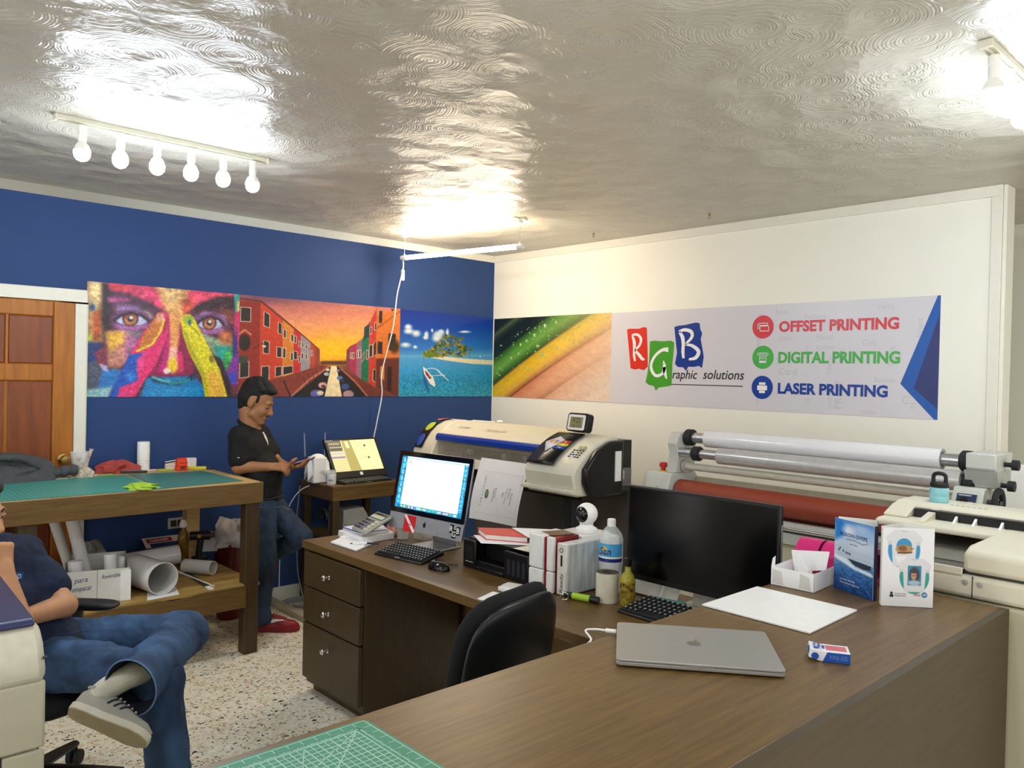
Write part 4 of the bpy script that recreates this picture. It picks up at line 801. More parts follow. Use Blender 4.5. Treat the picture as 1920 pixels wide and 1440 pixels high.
def cables():
    Mc = M_white; Mg = mat('grey_cable', '#9a9a98', .5)
    G2 = 'loose cables at the side table'
    for pts, m, s in (([(2.79, 5.0, .83), (2.70, 5.08, .76), (2.63, 5.12, .6), (2.60, 5.13, .35), (2.58, 5.10, .03)], Mc, 'white cable looping down left of the side table'),
        ([(2.735, 5.12, .80), (2.72, 5.13, .55), (2.71, 5.10, .38), (2.70, 5.06, .2), (2.68, 4.92, .02)], Mg, 'grey cable hanging behind the left table leg'),
        ([(2.98, 5.12, .74), (2.99, 5.12, .6), (3.0, 5.11, .492)], Mg, 'thin grey cable hanging behind the pale carton'),
        ([(2.70, 4.80, .005), (2.62, 4.93, .005), (2.60, 5.03, .006), (2.68, 5.08, .006), (2.74, 5.02, .02), (2.76, 4.93, .26), (2.80, 4.88, .45)], Mg, 'grey cable rising from the floor coil to the table')):
        tag(cable('cable', pts, .0035, m), s, 'cable', G2)
    b = MB()
    for i in range(5): b.tube([(2.66+(.10+.008*i)*math.cos(a*.3), 4.96+(.07+.005*i)*math.sin(a*.3), .006+.006*i) for a in range(22)], .0035, 6)
    tag(b.obj('cable_coil', Mg), 'coil of grey cable on the floor by the side table', 'cable', G2)
    b = MB()
    for i in range(6): b.tube([(2.80+.012*i, 4.93+.08*math.cos(a*.22), .585-.004*i+(.08)*math.sin(a*.22)) for a in range(15)], .004, 6)
    tag(b.obj('cable_bundle', mat('dark_cable', '#26282c', .5)), 'bundle of dark cables under the side table', 'cable', G2)
cables()
# ---------------------------------------------------------------- desk along the middle of the room
zd = .761
def desk():
    t = thing('desk', 'long brown desk with three drawers under the silver computer', 'desk', (2.3, 3.2, 0))
    MB().box(1.965, 2.66, 1.242, 3.645, .722, .76).obj('desktop', M_lam, t, bevel=.002)
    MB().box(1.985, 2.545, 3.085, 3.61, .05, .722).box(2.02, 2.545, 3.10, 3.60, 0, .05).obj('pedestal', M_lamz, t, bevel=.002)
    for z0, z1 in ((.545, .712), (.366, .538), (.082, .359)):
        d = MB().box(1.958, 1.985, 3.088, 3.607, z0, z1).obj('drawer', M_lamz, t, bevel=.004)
        zc = z1-.085 if z1 < .4 else (z0+z1)/2
        MB().lathe([(.012, 0), (.013, .003), (.006, .006), (.006, .016), (.013, .024), (.015, .031), (.011, .037), (0, .039)], n=18, M=frame((1.958, 3.36, zc), (0, -1, 0), (0, 0, 1))).obj('knob', M_chrome, d)
    MB().box(2.60, 2.64, 1.285, 3.60, .30, .722).obj('modesty_panel', M_lamx, t)
    MB().box(2.0, 2.62, 1.25, 1.28, 0, .722).obj('end_panel', M_lamz, t)
desk()
# --- silver desktop computer
def imac():
    t = thing('desktop_computer', 'silver desktop computer with bright screen and stickers on the desk', 'computer', (2.36, 3.08, zd))
    yaw, tilt = R(5.2), R(11)
    wdv = Vector((math.sin(yaw), -math.cos(yaw), 0)); n_ = Vector((math.cos(yaw), math.sin(yaw), 0)); up = Vector((0, 0, 1))*math.cos(tilt)+n_*math.sin(tilt)
    w, h = .53, .388; o = Vector((2.319, 3.10, .838))-wdv*w/2; F = frame(o, wdv, up)
    def rr(x0, x1, y0, y1, r, n=5): 
        out = []
        for cx, cy, a0 in ((x1-r, y0+r, -90), (x1-r, y1-r, 0), (x0+r, y1-r, 90), (x0+r, y0+r, 180)):
            for k in range(n+1): a = R(a0+90*k/n); out.append((cx+r*math.cos(a), cy+r*math.sin(a)))
        return out
    MB(F).prism(rr(0, w, 0, h, .012), 'z', -.012, -.001).obj('shell', M_alu, t, bevel=.001)
    MB(F).grid(lambda u, v: (w*(.04+.92*u), h*(.04+.92*v), -.012-.035*math.sin(PI*u)*math.sin(PI*v)), 16, 12).obj('rear_shell', M_alu, t)
    ch = MB(F).prism(rr(0, w, 0, .078, .006), 'z', -.001, .0005).obj('chin', mat('chin_silver', '#c6c8ca', .35, .7), t)
    MB(F).prism(rr(0, w, .078, h, .010), 'z', -.001, .001).obj('bezel', mat('glossy_black_glass', '#060607', .08), t)
    p = Paint(240, 150, 0, 240, (0, 0), (150, 150)); p.fill('#1d87b5'); p.grain(14,.25).grain(40,.2)
    p.poly([(20,6),(226,6),(226,140),(20,140)], '#e9e7ea', 1); p.poly([(20,0),(240,0),(240,5),(20,5)], '#cfe0ea', 1)
    rg = np.random.default_rng(2)
    for i in range(22): y = 8+i*6; p.ell(10,y,3.4,2,['#9fd0e6','#cfe6f0','#3aa3cf'][i%3],.4); p.ell(233,y,3,1.6,['#bfe0ee','#5fb3d6'][i%2],.4)
    for i in range(34): p.ell(24+i*6,145,2.6,3,['#e6edf0','#5ac36a','#d04a58','#3b8fd6','#c9d3da','#dfe3a6'][rg.integers(6)],.4)
    p.poly([(26,14),(40,14),(40,19),(26,19)], '#e2a2a2', 1)
    for y, x0, x1, c in ((38,26,215,'#d6d3da'),(44,26,180,'#dcd9df'),(60,26,60,'#d9cfd2'),(76,120,170,'#e6c0c2'),(84,120,215,'#e6c9cb'),(92,150,215,'#e6c0c2'),(66,26,54,'#dacdd3')): p.line([(x0,y),(x1,y)], 1.4, c, 1)
    board('screen', F @ Matrix.Translation((w/2, .078+(h-.078)/2, .0012)), w-.05, h-.078-.05, p, mat_vcol('bright_screen', .15, emit=.30), parent=t, t=.0005)
    # foot: bent aluminium stand
    ctr = Vector((2.319, 3.10, 0))
    S = frame((ctr.x, ctr.y, zd), wdv, n_)
    MB(S).box(-.10, .10, -.035, .165, 0, .007).prism([(.145, .007), (.165, .007), (.155, .30), (.12, .31)], 'x', -.085, .085).obj('stand', M_alu, t, bevel=.003)
    # marks on the chin
    q = F @ Matrix.Translation((w/2, .040, .001))
    ap = MB(q); ap.add([(.0105*math.cos(a)*(1.0), .0115*math.sin(a)-.001, 0) for a in np.linspace(0, 2*PI, 20, endpoint=False) if not (abs(a) < .45 or a > 2*PI-.45)], [tuple(range(len([a for a in np.linspace(0, 2*PI, 20, endpoint=False) if not (abs(a) < .45 or a > 2*PI-.45)])))]); ribbon(ap, [(0, .011), (.002, .015), (.006, .018)], [.003, .006, .001], Matrix.Identity(4), .0002)
    ap.obj('apple_mark', M_black, t, smooth=0)
    d = MB(F).box(.115, .20, -.008, .072, .0008, .0016).obj('flag_sticker', mat('sticker_red', '#d3222c', .4), t); d['label'] = 'red flag sticker with a white diagonal stripe'
    MB(F).prism([(.115, .066), (.115, .072), (.128, .072), (.20, .004), (.20, -.008), (.188, -.008)], 'z', .0016, .002).obj('sticker_stripe', M_white, d)
    b = MB(F)
    for a in range(5): b.prism([(.157, .032), (.160+.018*math.cos(a*1.26+.3), .034+.018*math.sin(a*1.26+.3)), (.162+.006*math.cos(a*1.26+.9), .032+.006*math.sin(a*1.26+.9))], 'z', .002, .0023)
    b.obj('sticker_emblem', mat('sticker_pink', '#c9506a', .5), d, smooth=0)
    for s, x, y in (('R', .455, .050), ('G', .475, .028), ('B', .50, .045)):
        k = MB(F).box(x-.013, x+.013, y-.02, y+.02, .0008, .0016).obj('letter_sticker', M_black, t); text(s, 'sticker_letter', F @ Matrix.Translation((x, y, .002)), .026, M_white, k, bold=.02)
    text('stickers', 'faint_sticker', F @ Matrix.Translation((.06, .045, .001)), .02, mat('faint_grey', '#b4b6b9', .4), t, w=.07)
imac()
wdv = Vector((.05, -.30, 0)).normalized()
kbd('keyboard', 'black compact keyboard on the desk before the silver computer', frame((2.07, 3.147, zd), wdv, (.30, .05, .03)), .305, .155, .022, 6, 16)
def mouse():
    t = thing('computer_mouse', 'black wired mouse on the desk before the black inkjet printer', 'mouse', (2.14, 2.73, zd)); F = frame((2.135, 2.735, zd), (.25, -.97, 0), (.97, .25, 0))
    MB(F).grid(lambda u, v: (.056*math.cos(PI*v)*1.0, .031*math.sin(PI*v)*math.cos(PI*u)*(1+.1*math.cos(PI*v)), max(0, .036*math.sin(PI*v)**.7*math.sin(PI*u))), 18, 18).obj('mouse_shell', mat('glossy_black', '#08080a', .12), t)
    MB(F).cyl((-.03, -.004, .030), (-.03, .004, .030), .008, n=14).obj('scroll_wheel', M_grey, t)
    cable('mouse_cable', [F @ Vector((-.05, 0, .012)), (2.16, 2.82, zd+.004), (2.20, 2.80, zd+.004), (2.235, 2.745, zd+.004), (2.245, 2.735, zd+.004)], .002, M_black, t)
mouse()
# --- papers, books, calculator
def quad_block(name, c, z0, z1, m, **k): return MB().slab(c, z0, z1).obj(name, m, **k)
t = thing('notepad', 'white notepad lying open near the drawer end of the desk', 'notepad', (2.1, 3.4, zd))
quad_block('pages', [(2.035,3.485), (2.035,3.245), (2.20,3.345), (2.185,3.575)], zd, zd+.009, M_paper, parent=t, bevel=.002); quad_block('upper_pages', [(2.115,3.535), (2.11,3.295), (2.20,3.347), (2.185,3.575)], zd+.009, zd+.014, M_paper, parent=t, bevel=.001)
for i in range(4): MB().tube([(2.13+.018*i, 3.50, zd+.0143), (2.128+.018*i, 3.40, zd+.0143)], .0007, 4).obj('pencil_line', M_grey, t)
t = thing('pen', 'slim black and white pen lying on the notepad', 'pen', (2.1, 3.35, zd+.02)); MB().tube([(2.085, 3.36, zd+.014), (2.13, 3.30, zd+.02)], .004, 8).obj('barrel', M_white, t); MB().tube([(2.13, 3.30, zd+.02), (2.165, 3.25, zd+.021)], .0045, 8).obj('cap', M_black, t); MB().tube([(2.085, 3.36, zd+.014), (2.076, 3.372, zd+.013)], [.0035, .001], 8).obj('nib', M_black, t)
G5 = 'notebooks under the calculator'
for i, (c, m, s) in enumerate((([(2.155,3.615), (2.15,3.375), (2.35,3.39), (2.41,3.63)], M_paper, 'thick white notebook at the bottom of the stack under the calculator'), ([(2.19,3.63), (2.18,3.43), (2.33,3.41), (2.41,3.62)], M_paper, 'white notebook with blue edge directly under the calculator'))):
    t = thing('notebook', s, 'notebook', (*c[0], zd), G5); z0 = zd+.0 if i == 0 else zd+.031
    quad_block('pages', c, z0, z0+(.028 if i == 0 else .010), m, parent=t, bevel=.001); cv = quad_block('cover', [(p[0]+.002, p[1]) for p in c], z0+(.028 if i == 0 else .010), z0+(.030 if i == 0 else .0115), (M_white if i == 0 else mat('paper_blueish', '#dfe2ee', .6)), parent=t)
    if i: MB().tube([(2.182, 3.62, z0+.0117), (2.178, 3.44, z0+.0117), (2.32, 3.415, z0+.0117)], .003, 5).obj('blue_edge', M_blue, t)
    b = MB()
    for k in range(14): b.ring((c[3][0]*(k/13)+c[0][0]*(1-k/13), c[3][1]*(k/13)+c[0][1]*(1-k/13), z0+.016), (1, .05, 0), .010 if i == 0 else .006, .001, 8, 4)
    b.obj('spiral', M_black, t)
def calc():
    t = thing('calculator', 'grey desktop calculator propped on the notebook stack', 'calculator', (2.25, 3.5, zd+.04)); F = frame((2.17, 3.505, zd+.046), (-.02, -.17, 0), (.15, 0, .072))
    g = mat('calculator_grey', '#a3a496', .45); MB(F).box(0, .165, 0, .165, 0, .018).obj('case', g, t, bevel=.008)
    MB(F).box(.012, .153, .108, .155, .018, .020).obj('display_frame', mat('calculator_dark', '#55584f', .4), t, bevel=.002); MB(F).box(.018, .147, .112, .135, .020, .021).obj('display', mat('lcd', '#c3cdb2', .3), t); MB(F).box(.03, .10, .144, .151, .0205, .021).obj('solar_cell', M_black, t)
    for r in range(4):
        for c in range(7):
            x, y = .015+c*.0202, .014+r*.022; m = mat('key_dark', '#3d3d40', .4) if c < 3 else (mat('key_cream', '#d6cfae', .4) if (c > 4) else mat('key_purple', '#6a6480', .4))
            MB(F).box(x, x+.015, y, y+.014, .018, .0225).obj('button', m, t, bevel=.001)
calc()
lump('packet', 'crumpled red and white packet behind the calculator', 'packet', (2.43, 3.48, zd+.002), (.055, .05, .075), 51, mat('red_white_packet', '#c21f22', .35, spread='#f0e8e4', scale=18, var=.1), amp=.3)
M_thin = mat('thin_clear_plastic', '#f4f2ee')
def tumbler(x, y, h, r, label, fillc, sq=False):
    t = thing('tumbler', label, 'cup', (x, y, zd))
    if sq:
        b = MB().box(x-r, x+r, y-r, y-r+.002, zd, zd+h).box(x-r, x+r, y+r-.002, y+r, zd, zd+h).box(x-r, x-r+.002, y-r, y+r, zd, zd+h).box(x+r-.002, x+r, y-r, y+r, zd, zd+h); b.obj('cup_wall', M_thin, t)
    else: MB().lathe([(r*.8, .001), (r, h), (r-.002, h), (r*.78, .004), (0, .004)], (x, y, zd), 26).obj('cup_wall', M_thin, t)
    rg = random.Random(int(x*1000))
    for i, c in enumerate(fillc): a = rg.random()*6; MB().tube([(x+.3*r*math.cos(a), y+.3*r*math.sin(a), zd+.006), (x+.75*r*math.cos(a), y+.75*r*math.sin(a), zd+h*rg.uniform(.7, .98))], .005, 8).obj('stick', mat('stick_'+c[1:], c, .5), t)
tumbler(2.385, 3.36, .085, .036, 'clear tumbler with green and white sticks behind the keyboard', ['#6fae72', '#d6d3c9', '#a86f78', '#58995f', '#c9c3b0', '#7fb58a'])
tumbler(2.47, 3.30, .06, .034, 'low square clear tray under the silver computer', ['#b0a58c', '#d8d2c2'], True)
# --- black inkjet printer with papers
def inkjet():
    t = thing('inkjet_printer', 'black inkjet printer on the desk under loose papers', 'printer', (2.4, 2.5, zd)); x0, x1, y0, y1 = 2.26, 2.60, 2.302, 2.722
    MB().box(x0+.01, x1, y0, y1, zd, zd+.04).box(x0+.06, x1, y0+.0, y1, zd+.04, zd+.125).box(x0, x0+.06, y1-.085, y1, zd+.0, zd+.125).box(x0, x0+.06, y0, y0+.15, zd, zd+.118).obj('body', M_black, t, bevel=.005)
    MB().box(x0+.0, x0+.07, y0+.155, y1-.09, zd+.004, zd+.018).obj('output_tray', mat('tray_black', '#15161a', .25), t, bevel=.002); MB().box(x0+.02, x1-.01, y0+.01, y1-.01, zd+.125, zd+.132).obj('lid', M_blackm, t, bevel=.003)
    for i in range(4): MB().box(x0-.001, x0+.001, y0+.02+.03*i, y0+.038+.03*i, zd+.02, zd+.085).obj('ink_window', mat('ink_window', '#2a2d36', .15), t)
    MB().box(x0-.0015, x0, y1-.07, y1-.02, zd+.035, zd+.10).obj('control_panel', mat('panel_black', '#1b1d22', .2), t); MB().box(x0-.002, x0-.001, y1-.07, y1-.02, zd+.028, zd+.030).obj('trim_line', M_lgrey, t)
inkjet()
zp = zd+.1335
def sheet(name, label, cat, pts, z, m=M_paper, group=None, t=.0008): return tag(MB().slab(pts, z, z+t).obj(name, m), label, cat, group)
G6 = 'papers on the black printer'
sheet('paper_sheet', 'white sheet jutting over the front edge of the black printer', 'paper', [(2.31,2.71), (2.225,2.56), (2.40,2.36), (2.50,2.50)], zp, group=G6)
sheet('paper_sheet', 'white sheet on the right of the red book on the black printer', 'paper', [(2.46,2.62), (2.37,2.42), (2.47,2.31), (2.60,2.46)], zp+.030, group=G6, t=.001)
sheet('paper_sheet', 'cream sheet lying near the tray end of the black printer', 'paper', [(2.265,2.40), (2.27,2.30), (2.40,2.305), (2.40,2.40)], zp+.001, mat('cream_paper', '#dcd8c4', .7), group=G6)
t = thing('book', 'red hardback book lying on the black printer', 'book', (2.4, 2.6, zp)); q = [(2.35,2.73), (2.285,2.60), (2.385,2.435), (2.50,2.58)]
ins = lambda q, k: [(p[0]*(1-k)+sum(a for a, _ in q)/4*k, p[1]*(1-k)+sum(b for _, b in q)/4*k) for p in q]
quad_block('lower_cover', q, zp+.0015, zp+.0045, mat('book_red', '#cf3a34', .5), parent=t); quad_block('pages', ins(q, .04), zp+.0045, zp+.024, mat('book_pages', '#e3ded8', .7), parent=t); quad_block('upper_cover', q, zp+.024, zp+.027, mat('book_red', '#cf3a34'), parent=t)
# --- white and dark red card printer
def cardprinter():
    t = thing('card_printer', 'white and dark red card printer beside the black printer', 'printer', (2.3, 2.21, zd))
    mw = mat('card_printer_white', '#dfdedb', .3); mr = mat('translucent_red', '#5a0d12', .12, spread='#8f1016', scale=6)
    MB().box(2.243, 2.40, 2.205, 2.285, zd, zd+.085).box(2.243, 2.40, 2.205, 2.285, zd+.087, zd+.222).obj('left_housing', mw, t, bevel=.006)
    MB().box(2.252, 2.40, 2.186, 2.205, zd+.005, zd+.218).obj('red_core', mr, t, bevel=.002)
    MB().box(2.243, 2.262, 2.150, 2.186, zd, zd+.085).box(2.243, 2.262, 2.150, 2.186, zd+.087, zd+.222).obj('front_housing', mw, t, bevel=.005)
    MB().box(2.262, 2.395, 2.150, 2.186, zd+.002, zd+.219).obj('red_cover', mr, t, bevel=.004)
    t2 = thing('card_box', 'small dark flat box on top of the white card printer', 'box', (2.32, 2.23, zd+.223)); MB(frame((2.30, 2.27, zd+.223), (.9, -.3, 0), (-.3, -.9, 0))).box(0, .105, 0, .085, 0, .012).obj('box_body', mat('patterned_box', '#2a2420', .3, spread='#6b4a3a', scale=40), t2, bevel=.001)
cardprinter()
# --- computer case and carton with webcam
def pc():
    t = thing('computer_case', 'slim white and grey computer case wrapped in clear plastic', 'computer', (2.4, 2.11, zd))
    MB().box(2.258, 2.275, 2.090, 2.143, zd, zd+.205).obj('front_panel', mat('case_front', '#d5d1c9', .4), t, bevel=.006); MB().box(2.275, 2.578, 2.091, 2.141, zd+.002, zd+.203).obj('case_body', mat('case_white', '#cfd0cf', .3), t, bevel=.004)
    MB().grid(lambda u, v: (2.278+.298*u, 2.0885-.0012*math.sin(23*u+3*math.sin(5*v))*math.sin(PI*v), zd+.006+.192*v), 60, 20).obj('plastic_wrap', mat('wrap_film', '#aab1b2', .18, spread='#cfd3d2', scale=5, stretch=(18, 1, 1.2)), t)
    MB(frame((2.2575, 2.118, zd+.165), (0, -1, 0), (0, 0, 1))).ring((0, .012, 0), (0, 0, 1), .008, .0015, 16, 5).obj('power_button', M_dgrey, t); MB().box(2.2565, 2.258, 2.112, 2.120, zd+.115, zd+.158).obj('slot', M_black, t)
    text('Ready', 'lettering', frame((2.257, 2.113, zd+.05), (0, 0, 1), (0, 1, 0)) , .02, M_dgrey, t, w=.075)
pc()
o = MB().box(2.412, 2.585, 2.146, 2.30, zd, zd+.208).obj('carton', mat('white_carton', '#dedcd6', .6), bevel=.003); tag(o, 'white carton under the round white camera', 'box')
def webcam():
    t = thing('security_camera', 'white ball-shaped camera on top of the white carton', 'camera', (2.5, 2.2, zd+.209)); c = (2.495, 2.20)
    MB().lathe([(.044, 0), (.046, .004), (.045, .016), (.034, .022), (.026, .03), (.03, .036)], (*c, zd+.209), 30).obj('base', M_white, t)
    b = Vector((c[0], c[1], zd+.209+.076)); MB().ell(b, .046, 30, 20).obj('ball', M_white, t)
    dr = Vector((-.86, -.03, .05)).normalized(); F = frame(b, dr.cross(Vector((0, 0, 1))), (0, 0, 1))
    MB(F).grid(lambda u, v: (.0475*math.sin(.78*v)*math.cos(2*PI*u), .0475*math.sin(.78*v)*math.sin(2*PI*u), -.0475*math.cos(.78*v)) if 0 else (.047*math.sin(.78*v)*math.cos(2*PI*u), .047*math.sin(.78*v)*math.sin(2*PI*u), .047*math.cos(.78*v)*(1 if (F.to_3x3() @ Vector((0, 0, 1))).dot(dr) > 0 else -1)), 24, 8).obj('lens_face', mat('glossy_black', '#08080a'), t)
    s = 1 if (F.to_3x3() @ Vector((0, 0, 1))).dot(dr) > 0 else -1
    MB(F).ell((0, .006, s*.045), (.011, .011, .004), 14, 8).obj('lens', mat('lens_glass', '#2a2d33', .05), t)
webcam()
# --- bottle, tape roll, hot sauce, torch
def bottle():
    t = thing('water_bottle', 'clear bottle with a blue and white label beside the white carton', 'bottle', (2.45, 2.03, zd)); c = (2.455, 2.032, zd)
    MB().lathe([(.040, 0), (.046, .006), (.047, .05), (.044, .09), (.048, .12), (.048, .215), (.042, .235), (.024, .258), (.015, .266), (.015, .272)], c, 30).obj('bottle_body', mat('bottle_plastic', '#eef2f2', .1, alpha=.38, var=0, coat=.4), t)
    MB().lathe([(.017, .262), (.017, .29), (.014, .293), (0, .293)], c, 20).obj('cap', M_white, t)
    d = Vector((-.95, -.32, 0)).normalized()
    def wrap(z0, z1, m, nm, r=.0492, a0=-1.5, a1=1.5):
        th = math.atan2(d.y, d.x); return MB().grid(lambda u, v: (c[0]+r*math.cos(th+a0+(a1-a0)*u), c[1]+r*math.sin(th+a0+(a1-a0)*u), c[2]+z0+(z1-z0)*v), 24, 2).obj(nm, m, t)
    wrap(.142, .20, mat('label_sky', '#4aa3d6', .35), 'label'); wrap(.128, .142, mat('label_navy', '#1d2a78', .35), 'label_band'); wrap(.142, .149, M_white, 'label_line', .0494)
    th = math.atan2(d.y, d.x)
    wrap(.150, .198, M_white, 'label_white', .0495, .2, .85) if 0 else None
    def bend(v): a = th+v[0]/.0496; return (c[0]+.0498*math.cos(a), c[1]+.0498*math.sin(a), c[2]+.171+v[1])
    m = MB(); m.add([bend((-.010+.015*math.cos(a), .002+.017*math.sin(a))) for a in np.linspace(0, 2*PI, 20, endpoint=False)], [tuple(range(20))]); m.obj('sun_disc', mat('sun_yellow', '#f2c52a', .35), t, smooth=0)
    v, f = textgeo('Sun', Matrix.Identity(4), .03, w=.05, bold=.02, shear=.2); MB().add([tuple((Vector(bend((p[0]-.006, p[1]))).xy-Vector(c[:2]))*1.006+Vector(c[:2]))+(bend(p)[2],) for p in v], f).obj('lettering', mat('label_navy', '#1d2a78'), t, smooth=0)
bottle()
pipe('tape_roll', (2.345, 1.955, zd), (2.345, 1.955, zd+.112), .0435, .024, (mat('masking_tape', '#d5d0bb', .6), mat('roll_core', '#4a4238', .7)), label='upright roll of cream tape in front of the water bottle', cat='tape roll')
def sauce():
    t = thing('sauce_bottle', 'small hot sauce bottle with black cap and yellow-green sauce', 'bottle', (2.36, 1.86, zd)); c = (2.365, 1.872, zd)
    MB().lathe([(.026, 0), (.029, .005), (.029, .095), (.022, .115), (.012, .128), (.011, .15)], c, 24).obj('bottle_body', mat('sauce_glass', '#8d8a24', .12, spread='#b3a436', scale=20), t); MB().lathe([(.014, .148), (.014, .176), (.011, .178), (0, .178)], c, 18).obj('cap', M_black, t)
    MB().lathe([(.0295, .015), (.0295, .088)], c, 24).obj('label', mat('sauce_label', '#1c1c18', .4, spread='#b59a2a', scale=70, var=.1), t)
sauce()
t = thing('flashlight', 'black pocket torch with a lime green grip on the desk', 'torch', (2.27, 2.02, zd)); F = frame((2.255, 2.062, zd+.014), (.03, -.12, 0), (.12, .03, 0)); MB(F).cyl((-.025, 0, 0), (.01, 0, 0), .010, .013).obj('tail_cap', M_black, t); MB(F).cyl((.085, 0, 0), (.12, 0, 0), .013, .014).obj('torch_head', M_black, t); MB(F).cyl((.01, 0, 0), (.085, 0, 0), .0132, n=18).obj('grip', mat('lime_grip', '#9fc62c', .4), t)
b = MB(); b.ring((2.222, 2.062, zd+.016), (.8, .6, .1), .014, .0018, 20, 6); tag(b.obj('key_ring', M_chrome), 'steel key ring at the end of the black and lime torch', 'key ring')
sheet('paper_sheet', 'small ruled paper slip at the front edge of the desk', 'paper', [(1.972,2.285), (1.985,2.165), (2.10,2.225), (2.088,2.325)], zd)
t = thing('receipt_block', 'small stack of white slips on the desk beside the ruled slip', 'paper', (2.14, 2.27, zd)); MB().slab([(2.115,2.325), (2.12,2.235), (2.19,2.235), (2.185,2.33)], zd, zd+.016).obj('slips', M_paper, t, bevel=.001); MB().slab([(2.13,2.32), (2.14,2.25), (2.20,2.27), (2.18,2.335)], zd+.016, zd+.021).obj('top_slip', M_paper2, t)
# --- big black monitor, keyboard, teal phone
def monitor():
    t = thing('monitor', 'large black monitor with a blank screen behind the counter', 'monitor', (2.52, 1.68, zd)); yaw = R(1.5); wv = Vector((math.sin(yaw), -math.cos(yaw), 0)); F = frame((2.47, 1.966, .832), wv, (0, 0, 1)); w, h = .642, .366
    MB(F).box(0, w, 0, h, -.022, 0).obj('housing', M_black, t, bevel=.004); MB(F).box(.012, w-.012, .022, h-.01, 0, .001).obj('screen', mat('screen_off', '#030304', .16, var=0), t); MB(F).box(.1, w-.1, .06, h-.06, -.05, -.022).obj('rear_housing', M_blackm, t, bevel=.012)
    MB(F).box(w-.007, w+.001, .14, .30, -.015, -.006).obj('side_strip', M_grey, t)
    s = mat('stand_silver', '#c3bfb2', .25, .3)
    MB(F).prism([(.22, -.069), (.43, -.069), (.42, -.063), (.23, -.063)], 'z', -.16, .03).obj('base', s, t, bevel=.002); MB(F).prism([(.27, -.064), (.38, -.064), (.36, .09), (.29, .09)], 'z', -.075, -.051).obj('neck', s, t, bevel=.003)
monitor()
t = thing('easel_stand', 'pale metal stand with sloping back under the left of the black monitor', 'stand', (2.55, 1.9, zd)); F = frame((2.52, 1.985, zd), (.02, -.30, 0), (.05, 0, .07)); MB(F).box(0, .215, 0, .09, -.004, 0).obj('plate', mat('clear_grey_plate', '#cfcabb', .25), t, bevel=.002); MB(F).box(.0, .215, -.002, .006, 0, .016).obj('lip', mat('clear_grey_plate', '#cfcabb'), t); MB(F).box(.135, .145, .006, .09, 0, .001).obj('rib', M_white, t)
kbd('keyboard', 'black curved keyboard on the desk under the large black monitor', frame((2.262, 1.838, zd), (0, -1, 0), (1, 0, .03)), .42, .19, .024, 6, 18)
t = thing('mobile_phone', 'teal slim phone lying behind the keyboard under the black monitor', 'phone', (2.5, 1.8, zd)); MB(frame((2.468, 1.858, zd), (.03, -.15, 0), (.075, .015, .02))).box(0, .15, 0, .034, 0, .008).obj('case', mat('teal_case', '#3f7f82', .4), t, bevel=.003); 
t = thing('plastic_strip', 'pale plastic strip lying at the monitor base', 'strip', (2.5, 1.62, zd)); MB().slab([(2.49,1.70), (2.46,1.40), (2.50,1.38), (2.505,1.70)], zd, zd+.010).obj('strip_body', mat('clear_grey_plate', '#cfcabb'), t)
